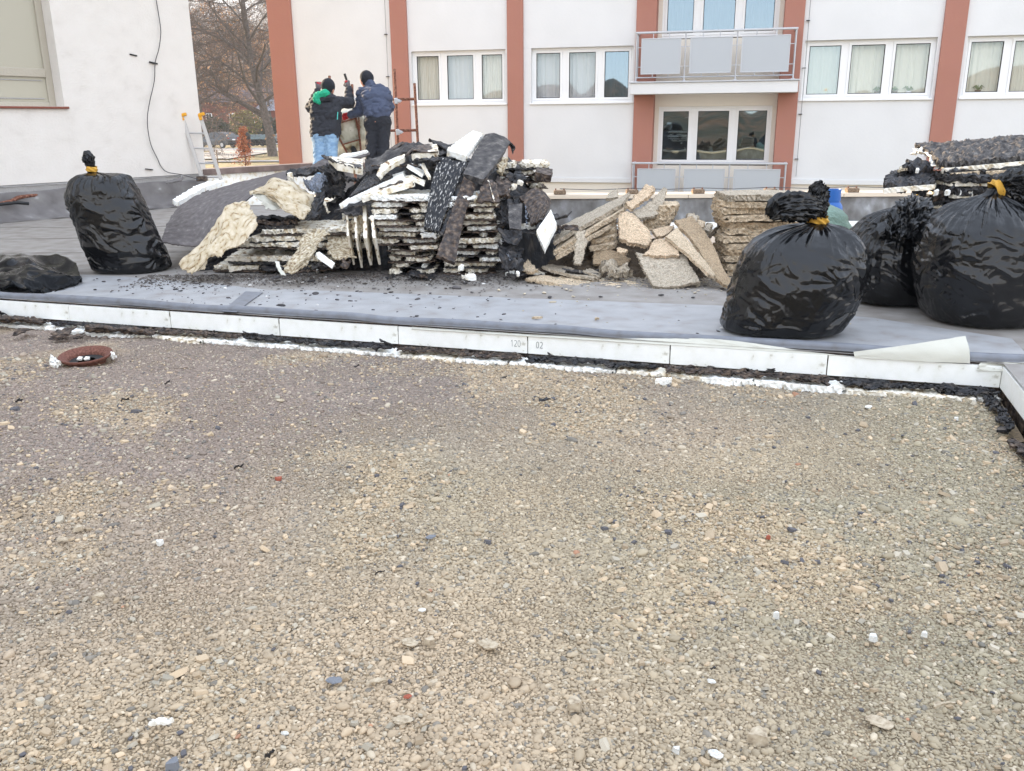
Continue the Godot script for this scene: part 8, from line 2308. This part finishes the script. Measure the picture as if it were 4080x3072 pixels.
	# what they stand on
	for k in 2:
		var c: Vector3 = [Vector3(-2.867, 0.491, -13.881), Vector3(-2.07, 0.477, -13.981)][k]
		var st := MB.new()
		var y := c.y - 0.012
		st.bx(Vector3(c.x - 0.5, ROOF + 0.002, c.z - 0.45), Vector3(c.x + 0.5, y - 0.035, c.z + 0.4), 0.01)
		one("insulation_board", st.mesh(), M.eps_old, ["old insulation layers under the worker in jeans", "old insulation layers under the worker in navy"][k], "foam board")


# ---------- wheelbarrow, scaffold, ladder ----------
func fittings() -> void:
	var g := Vector3(-2.814, 2.151, -14.734)
	var e := Vector3(-2.513, 1.001, -14.817)
	var fz := (e - g).normalized()
	var fx := Vector3(-1, -0.30, 0.25)
	fx = (fx - fz * fx.dot(fz)).normalized()
	var fy := fz.cross(fx)
	var t := thing("wheelbarrow", "galvanised wheelbarrow tipped up between the two workers", "wheelbarrow", g)
	t.basis = Basis(fx, fy, fz)
	var L := (e - g).length()
	# tray: rim far side, bottom towards the viewer
	var p := PackedVector3Array()
	var rings := [[0.375, 0.40, 1.16, 0.33], [0.37, 0.405, 1.15, 0.31], [0.345, 0.42, 1.12, 0.2], [0.305, 0.46, 1.06, 0.07], [0.25, 0.52, 0.98, 0.008], [0.12, 0.66, 0.86, 0.0], [0.005, 0.755, 0.765, 0.0]]
	for r in rings:
		for i in 49:
			var a := TAU * i / 48.0
			var ca := signf(cos(a)) * pow(absf(cos(a)), 0.5)
			var sa := signf(sin(a)) * pow(absf(sin(a)), 0.5)
			p.append(Vector3(ca * r[0] - 0.05, r[3], (r[1] + r[2]) * 0.5 + sa * (r[2] - r[1]) * 0.5))
	var mb := MB.new()
	mb.grid(p, 48, rings.size() - 1, PackedVector2Array(), true)
	var uvn := mb.uv
	for i in mb.v.size():
		uvn[i] = Vector2(mb.v[i].x, mb.v[i].z)
	mb.uv = uvn
	part("tray", mb.mesh(), M.zinc, t)
	mb = MB.new()
	var rim := []
	for i in 49:
		var a := TAU * i / 48.0
		rim.append(Vector3(signf(cos(a)) * pow(absf(cos(a)), 0.5) * 0.378 - 0.05, 0.33, 0.78 + signf(sin(a)) * pow(absf(sin(a)), 0.5) * 0.363))
	mb.tube(rim, [0.010], 8, false)
	part("rim", mb.mesh(), M.zinc, t)
	for s in [-1.0, 1.0]:
		mb = MB.new()
		mb.tube([Vector3(s * 0.235, 0.03, -0.08), Vector3(s * 0.235, 0.0, 0.3), Vector3(s * 0.20, -0.022, 0.48), Vector3(s * 0.17, -0.022, 0.8), Vector3(s * 0.12, -0.0, 1.05), Vector3(s * 0.07, 0.05, L + 0.02)], [0.016], 8)
		part("handle", mb.mesh(), M.rust, t)
		mb = MB.new()
		mb.tube([Vector3(s * 0.235, 0.032, -0.09), Vector3(s * 0.235, 0.022, 0.06)], [0.019], 8)
		part("grip", mb.mesh(), M.black, t)
		mb = MB.new()
		mb.tube([Vector3(s * 0.19, -0.03, 0.52), Vector3(s * 0.24, -0.22, 0.48), Vector3(s * 0.24, -0.24, 0.52), Vector3(s * 0.18, -0.03, 0.80)], [0.012], 8)
		part("leg", mb.mesh(), M.rust, t)
	mb = MB.new()
	mb.bar(Vector3(-0.2, -0.02, 0.6), Vector3(0.2, -0.02, 0.6), 0.011)
	mb.bar(Vector3(-0.16, -0.02, 0.93), Vector3(0.16, -0.02, 0.93), 0.011)
	part("brace", mb.mesh(), M.rust, t)
	var wh := Node3D.new()
	wh.name = "wheel"
	wh.position = Vector3(0, 0.05, L)
	t.add_child(wh, true)
	mb = MB.new()
	var ty := []
	for i in 29:
		ty.append(Vector3(0, cos(TAU * i / 28.0), sin(TAU * i / 28.0)) * 0.15)
	mb.tube(ty, [0.045], 10, false)
	part("tyre", mb.mesh(), M.black, wh)
	mb = MB.new()
	mb.tube([Vector3(-0.02, 0, 0), Vector3(0.02, 0, 0)], [0.11], 18)
	mb.tube([Vector3(-0.09, 0, 0), Vector3(0.09, 0, 0)], [0.012], 8)
	part("rim", mb.mesh(), M.rust, wh)

	# scaffold
	var sc := thing("scaffold_frame", "rusty tube scaffold frame behind the two workers", "scaffold", Vector3(0, 0, 0))
	for q in [[Vector3(-1.993, 2.433, -16.134), Vector3(-1.935, 0.929, -15.735)], [Vector3(-1.647, 2.195, -16.063), Vector3(-1.589, 0.98, -15.751)], [Vector3(-3.115, 2.329, -16.103), Vector3(-3.132, 0.873, -15.718)], [Vector3(-2.727, 2.186, -16.06), Vector3(-2.696, 0.87, -15.717)]]:
		var dn: Vector3 = (q[1] - q[0]).normalized()
		mb = MB.new()
		mb.bar(q[0], q[0] + dn * ((q[0].y - ROOF) / -dn.y), 0.024, 12)
		part("post", mb.mesh(), M.rust, sc)
	for q in [[Vector3(-3.171, 1.933, -16.047), Vector3(-1.639, 1.939, -16.049)], [Vector3(-3.175, 1.409, -15.89), Vector3(-1.6, 1.421, -15.893)]]:
		mb = MB.new()
		mb.bar(q[0], q[1], 0.023, 12)
		part("ledger", mb.mesh(), M.rust, sc)
	for q in [Vector3(-1.963, 1.907, -15.956), Vector3(-1.939, 1.392, -15.801), Vector3(-2.706, 1.939, -15.965), Vector3(-2.694, 1.419, -15.809)]:
		mb = MB.new()
		mb.box(Transform3D(Basis(Vector3.BACK, 0.1), q), Vector3(0.065, 0.10, 0.075), 0.014)
		mb.box(Transform3D(Basis(Vector3.BACK, -0.3), q + Vector3(0.05, 0.0, 0.01)), Vector3(0.06, 0.05, 0.07), 0.012)
		mb.bar(q + Vector3(0.05, -0.02, 0.03), q + Vector3(0.10, 0.0, 0.05), 0.008)
		part("coupler", mb.mesh(), M.steel, sc)

	# ladder
	var ld := thing("ladder", "aluminium ladder with yellow end caps leaning over the roof edge", "ladder")
	var b0 := Vector3(-5.142, 0.646, -15.076)
	var t0 := Vector3(-5.382, 1.654, -15.118)
	var b1 := Vector3(-4.841, 0.658, -15.08)
	var t1 := Vector3(-5.085, 1.659, -15.119)
	for q in [[b0, t0], [b1, t1]]:
		var ax: Vector3 = (q[1] - q[0]).normalized()
		var xx: Vector3 = (b1 - b0).normalized()
		xx = (xx - ax * xx.dot(ax)).normalized()
		var zz := xx.cross(ax)
		var tr := Transform3D(Basis(xx, ax, zz), (q[0] + q[1]) * 0.5)
		mb = MB.new()
		var ln: float = (q[1] - q[0]).length()
		mb.box(tr, Vector3(0.058, ln, 0.03), 0.006)
		part("stile", mb.mesh(), M.alu, ld)
		mb = MB.new()
		mb.box(Transform3D(tr.basis, q[1]).translated_local(Vector3(0, 0.0, 0)), Vector3(0.05, 0.10, 0.09), 0.012)
		mb.box(Transform3D(tr.basis, q[1]).translated_local(Vector3(0.04, 0.035, 0.03)), Vector3(0.10, 0.05, 0.05), 0.012)
		part("end_cap", mb.mesh(), M.yellow, ld)
	for f in [0.04, 0.26, 0.50, 0.74]:
		mb = MB.new()
		mb.bar(b0.lerp(t0, f + 0.02), b1.lerp(t1, f), 0.015, 8)
		part("rung", mb.mesh(), M.alu, ld)
	mb = MB.new()
	var fb := Vector3(-5.13, 0.68, -15.003)
	mb.box(Transform3D(Basis(), fb), Vector3(0.16, 0.08, 0.12), 0.015)
	one("foot_block", mb.mesh(), M.tar_brown, "dark block at the foot of the ladder's left stile", "block")


# ---------- small things lying about ----------
func small_bits() -> void:
	# drain
	var t := thing("roof_drain", "rusty round roof drain ring set in the gravel", "roof drain", Vector3(-2.745, 0.088, -5.49))
	t.rotation.x = 0.10
	var mb := MB.new()
	mb.lathe(Vector3.ZERO, [Vector2(0.10, -0.06), Vector2(0.104, 0.015), Vector2(0.122, 0.034), Vector2(0.146, 0.045), Vector2(0.158, 0.052), Vector2(0.163, 0.048), Vector2(0.160, 0.036), Vector2(0.135, 0.018), Vector2(0.115, 0.0), Vector2(0.11, -0.06)], 40)
	part("ring", mb.mesh(), mat(Color.WHITE, 0.85, {"tex": ntex(noise(97, 0.02), [0.0, 0.5, 1.0], [Color(0.30, 0.17, 0.13), Color(0.42, 0.26, 0.21), Color(0.52, 0.37, 0.31)], 256), "us": 0.2}), t)
	mb = MB.new()
	mb.lathe(Vector3(0, 0.006, 0), [Vector2(0.0, 0.0), Vector2(0.105, 0.002)], 24)
	part("bottom", mb.mesh(), M.black, t)
	for k in 4:
		var a: float = [2.25, 2.75, -0.1, -2.0][k]
		var r: float = [0.19, 0.185, 0.18, 0.17][k]
		var s: float = [0.06, 0.05, 0.05, 0.035][k]
		var q := Vector3(-2.745 + cos(a) * r, 0.10, -5.49 + sin(a) * r)
		piece("foam_scrap", [[q + Vector3(-s, -0.015, s * 0.6), q + Vector3(s, 0.0, s * 0.7)], [q + Vector3(-s, 0.02, -s * 0.4), q + Vector3(s, 0.03, -s * 0.3)]], 0.03, M.eps, ["largest foam scrap packed round the roof drain, at its front left", "foam scrap at the left of the roof drain", "foam scrap propped at the right of the roof drain", "small foam scrap behind the roof drain"][k], "foam scrap", {"jag": 0.03, "wr": 0.03, "wf": 16.0, "seg": 0.01}, "foam scraps round the roof drain")
	for k in 2:
		var q := Vector3(-2.77 + k * 0.045, 0.105, -5.46)
		piece("foam_scrap", [[q + Vector3(-0.025, 0, 0.015), q + Vector3(0.02, 0.0, 0.015)], [q + Vector3(-0.02, 0.02, -0.015), q + Vector3(0.02, 0.02, -0.015)]], 0.014, M.eps, ["white scrap lying in the drain's middle", "second white scrap lying in the drain's middle"][k], "foam scrap", {"jag": 0.006})
	# white and dark pieces on the gravel
	var bits := [
		[Vector3(-0.895, 0.093, -1.88), 0, 0.040, 0.016, "w", "white foam chunk lying on the near left gravel"],
		[Vector3(0.875, 0.093, -4.871), 0, 0.060, 0.035, "w", "white foam block piece by the foam strip in the middle"],
		[Vector3(-1.286, 0.093, -2.903), 0, 0.018, 0.01, "w", "small white chip left of centre on the gravel"],
		[Vector3(-0.285, 0.093, -2.427), 0, 0.015, 0.01, "w", "small white chip in the middle of the gravel"],
		[Vector3(0.808, 0.093, -2.385), 0, 0.018, 0.012, "w", "white chip on the right of the gravel"],
		[Vector3(0.535, 0.093, -2.052), 0, 0.014, 0.01, "w", "white chip low on the right of the gravel"],
		[Vector3(1.054, 0.093, -2.257), 0, 0.016, 0.01, "w", "white chip near the right hand gravel"],
		[Vector3(1.213, 0.093, -2.272), 0, 0.014, 0.008, "w", "white chip far right on the gravel"],
		[Vector3(0.482, 0.093, -1.765), 0, 0.022, 0.014, "w", "white chip at the very front of the gravel"],
		[Vector3(0.392, 0.093, -1.782), 0, 0.012, 0.008, "w", "tiny white chip at the front of the gravel"],
		[Vector3(1.883, 0.093, -4.416), 0, 0.026, 0.015, "w", "white chip just below the right foam strip"],
		[Vector3(2.246, 0.093, -4.211), 0, 0.020, 0.012, "w", "white chip near the pit's right corner"],
		[Vector3(-0.573, 0.093, -1.852), 0, 0.012, 0.01, "w", "tiny white chip right of the near foam chunk"],
		[Vector3(-0.374, 0.093, -2.047), 0, 0.042, 0.005, "p", "pale flat stone flake in the near middle"],
		[Vector3(-1.333, 0.093, -2.52), 0, 0.030, 0.012, "p", "pale angular stone on the near left gravel"],
		[Vector3(-0.305, 0.093, -2.249), 0, 0.032, 0.014, "p", "rough pale mortar lump in the near middle"],
		[Vector3(-0.245, 0.093, -2.255), 0, 0.022, 0.012, "p", "smaller pale mortar lump beside the rough one"],
		[Vector3(-0.074, 0.093, -2.236), 0, 0.038, 0.014, "p", "long grey pale mortar lump near the middle"],
		[Vector3(-0.238, 0.093, -1.857), 0, 0.028, 0.008, "p", "oval pale pebble low in the middle"],
		[Vector3(-0.285, 0.093, -1.902), 0, 0.030, 0.010, "p", "pale lump by the oval pebble"],
		[Vector3(0.156, 0.093, -1.961), 0, 0.026, 0.014, "p", "pinkish pale lump in the lower middle"],
		[Vector3(0.604, 0.093, -1.83), 0, 0.040, 0.016, "p", "pale crusty stone at the front right"],
		[Vector3(0.921, 0.093, -1.879), 0, 0.040, 0.010, "p", "pale flake of board at the front right"],
		[Vector3(1.109, 0.093, -1.931), 0, 0.04, 0.008, "p", "torn pale fibre piece on the front right gravel"],
		[Vector3(0.317, 0.093, -2.413), 0, 0.03, 0.008, "p", "buff flake in the middle right gravel"],
		[Vector3(-1.641, 0.093, -3.031), 0, 0.034, 0.01, "p", "cream stone chip on the left gravel patch"],
		[Vector3(-1.655, 0.093, -2.935), 0, 0.03, 0.01, "p", "second cream stone chip on the left gravel patch"],
		[Vector3(-1.206, 0.093, -3.255), 0, 0.022, 0.01, "p", "cream chip on the left middle gravel"],
		[Vector3(-0.595, 0.093, -3.795), 0, 0.024, 0.010, "p", "buff chip on the far middle gravel"],
		[Vector3(-1.274, 0.093, -4.607), 0, 0.030, 0.014, "p", "buff stone chip on the far left gravel"],
		[Vector3(-0.266, 0.093, -2.505), 0, 0.02, 0.01, "p", "buff stone chip above the mortar lumps"],
		[Vector3(-0.491, 0.093, -2.069), 0, 0.028, 0.008, "g", "slate grey flat stone in the near left middle"],
		[Vector3(-0.812, 0.093, -1.747), 0, 0.030, 0.014, "g", "slate grey stone at the front left"],
		[Vector3(-0.303, 0.093, -2.932), 0, 0.024, 0.008, "g", "slate grey stone in the middle gravel"],
		[Vector3(-1.204, 0.093, -3.594), 0, 0.034, 0.02, "d", "dark felt crumb on the left middle gravel"],
		[Vector3(-0.589, 0.093, -1.761), 0, 0.022, 0.012, "d", "dark crumb at the front left gravel"],
		[Vector3(0.173, 0.093, -4.546), 0, 0.045, 0.012, "d", "dark curled felt sliver on the far gravel"],
		[Vector3(0.546, 0.093, -2.087), 0, 0.02, 0.01, "d", "dark crumb on the right gravel"],
		[Vector3(-0.449, 0.093, -2.642), 0, 0.024, 0.012, "d", "dark crumb in the middle left gravel"],
		[Vector3(-2.117, 0.093, -4.586), 0, 0.034, 0.02, "d", "dark felt crumb near the roof drain"],
		[Vector3(-2.021, 0.093, -4.937), 0, 0.03, 0.018, "d", "dark felt crumb right of the roof drain"],
		[Vector3(-0.964, 0.093, -5.262), 0, 0.028, 0.018, "d", "dark felt crumb below the torn felt edge"],
		[Vector3(-0.043, 0.093, -4.981), 0, 0.022, 0.012, "d", "small dark crumb by the middle foam strip"],
		[Vector3(-2.708, 0.093, -4.6), 0, 0.03, 0.02, "d", "dark crumb left of the roof drain"],
		[Vector3(-1.001, 0.093, -3.491), 0, 0.020, 0.010, "r", "broken red brick chip on the left gravel"],
		[Vector3(-0.283, 0.093, -1.996), 0, 0.014, 0.008, "r", "small red brick chip in the near middle"],
		[Vector3(0.931, 0.093, -2.911), 0, 0.016, 0.008, "r", "reddish chip on the right middle gravel"],
	]
	var mats := {"w": M.eps, "p": mat(Color.WHITE, 0.9, {"tex": ntex(noise(98, 0.02, FastNoiseLite.TYPE_SIMPLEX_SMOOTH, 5), [0.0, 0.4, 1.0], [Color(0.52, 0.46, 0.38), Color(0.67, 0.61, 0.52), Color(0.77, 0.72, 0.63)], 256), "tri": 8.0}), "g": mat(Color(0.45, 0.46, 0.48), 0.8), "d": M.tar, "r": mat(Color(0.60, 0.33, 0.25), 0.9)}
	var kinds := {"w": ["foam_scrap", "foam scrap"], "p": ["stone_chip", "stone"], "g": ["stone_chip", "stone"], "d": ["felt_scrap", "scrap"], "r": ["brick_chip", "brick chip"]}
	var shapes := []
	for k in 7:
		shapes.append(flake(400 + k) if k % 2 == 0 else rock(400 + k, 0.6, 1.2 + 0.15 * k, 2))
	var n := 0
	for b in bits:
		var q: Vector3 = b[0]
		if b[4] == "w" and b[2] > 0.03 or b[4] == "p" and b[3] < 0.009 or b[4] == "d":
			var s: float = b[2]
			piece(kinds[b[4]][0], [[q + Vector3(-s, 0.004, s * 0.35), q + Vector3(s * 0.9, 0.012, s * 0.2)], [q + Vector3(-s * 0.8, 0.01, -s * 0.4), q + Vector3(s, 0.02, -s * 0.45)]], b[3] * (0.4 if b[4] == "d" else 1.0), mats[b[4]], b[5], kinds[b[4]][1], {"jag": 0.008, "wr": 0.02 if b[4] == "d" else 0.006, "wf": 20.0, "edge": 0.006, "seg": 0.006})
		else:
			var o := one(kinds[b[4]][0], shapes[n % 7], mats[b[4]], b[5], kinds[b[4]][1])
			o.position = q
			o.basis = Basis(Vector3.UP, rng.randf_range(-0.5, 0.5)).scaled_local(Vector3(b[2] * 0.8, b[3] * 0.9, b[2] * 0.7))
		n += 1
	# crumbs trodden over the membrane
	var rn := RandomNumberGenerator.new()
	rn.seed = 33
	var buf := PackedFloat32Array()
	var tanb := PackedFloat32Array()
	for k in 5200:
		var px := rn.randf_range(-4.4, 2.6)
		var pz := rn.randf_range(-8.1, -4.9)
		var a := (px - C0.x) * 0.953 + (pz - C0.z) * 0.303
		var b := -(px - C0.x) * 0.303 + (pz - C0.z) * 0.953
		if b > -0.1:
			continue
		var near := exp(-absf(pz + 7.55) * 2.3) * smoothstep(-3.6, -2.4, px)
		var tanz := smoothstep(-0.2, 0.5, px)
		if rn.randf() > near * (1.0 if px < 0.6 else 0.6) + 0.045 + 0.05 * (1.0 - tanz):
			continue
		var s := 0.0065 * exp(rn.randfn(0, 0.55))
		var bs := Basis(Vector3.UP, rn.randf() * TAU).scaled_local(Vector3(s * 1.5, s * rn.randf_range(0.35, 0.8), s))
		if rn.randf() < tanz * 0.75:
			put(tanb, bs, Vector3(px, ROOF + 0.009, pz), Color(0.50, 0.43, 0.32) * rn.randf_range(0.6, 1.3))
		else:
			put(buf, bs, Vector3(px, ROOF + 0.009, pz), Color(0.055, 0.05, 0.05) * rn.randf_range(0.6, 2.0) if rn.randf() < 0.93 else Color(0.7, 0.69, 0.66))
	# fine dust along the foot of the heaps
	for k in 9000:
		var px := rn.randf_range(-3.2, 2.3)
		var front := -7.62 + 0.33 * smoothstep(0.0, 1.9, px)
		var pz := front + absf(rn.randfn(0, 0.28)) - 0.1
		var s := 0.0035 * exp(rn.randfn(0, 0.5))
		var bs := Basis(Vector3.UP, rn.randf() * TAU).scaled_local(Vector3(s * 1.6, s * 0.6, s))
		if px > 0.2 and rn.randf() < 0.85:
			put(tanb, bs, Vector3(px, ROOF + 0.008, pz), Color(0.50, 0.43, 0.33) * rn.randf_range(0.6, 1.2))
		else:
			put(buf, bs, Vector3(px, ROOF + 0.008, pz), Color(0.075, 0.062, 0.052) * rn.randf_range(0.6, 1.8))
	scatter("crumbs", rock(500, 0.7, 1.2), M.pebble, null, buf)
	get_node("crumbs").set_meta("label", "black tar crumbs scattered over the grey roof")
	scatter("dust", rock(501, 0.7, 1.4), M.pebble, null, tanb)
	get_node("dust").set_meta("label", "tan wood wool crumbs scattered below the tan boards")
	for q in [[Vector3(0.171, 0.286, -5.774), 0, 0.05, "buff flake lying alone on the grey membrane in the middle"], [Vector3(0.57, 0.286, -5.731), 0, 0.025, "small buff chip right of the lone flake"]]:
		if q[2] > 0:
			var c: Vector3 = q[0]
			piece("board_flake", [[c + Vector3(-q[2], 0, q[2] * 0.4), c + Vector3(q[2], 0.006, q[2] * 0.4)], [c + Vector3(-q[2], 0.006, -q[2] * 0.5), c + Vector3(q[2] * 0.8, 0.01, -q[2] * 0.4)]], 0.014, M.wool_tan, q[3], "board flake", {"jag": 0.012, "seg": 0.008})
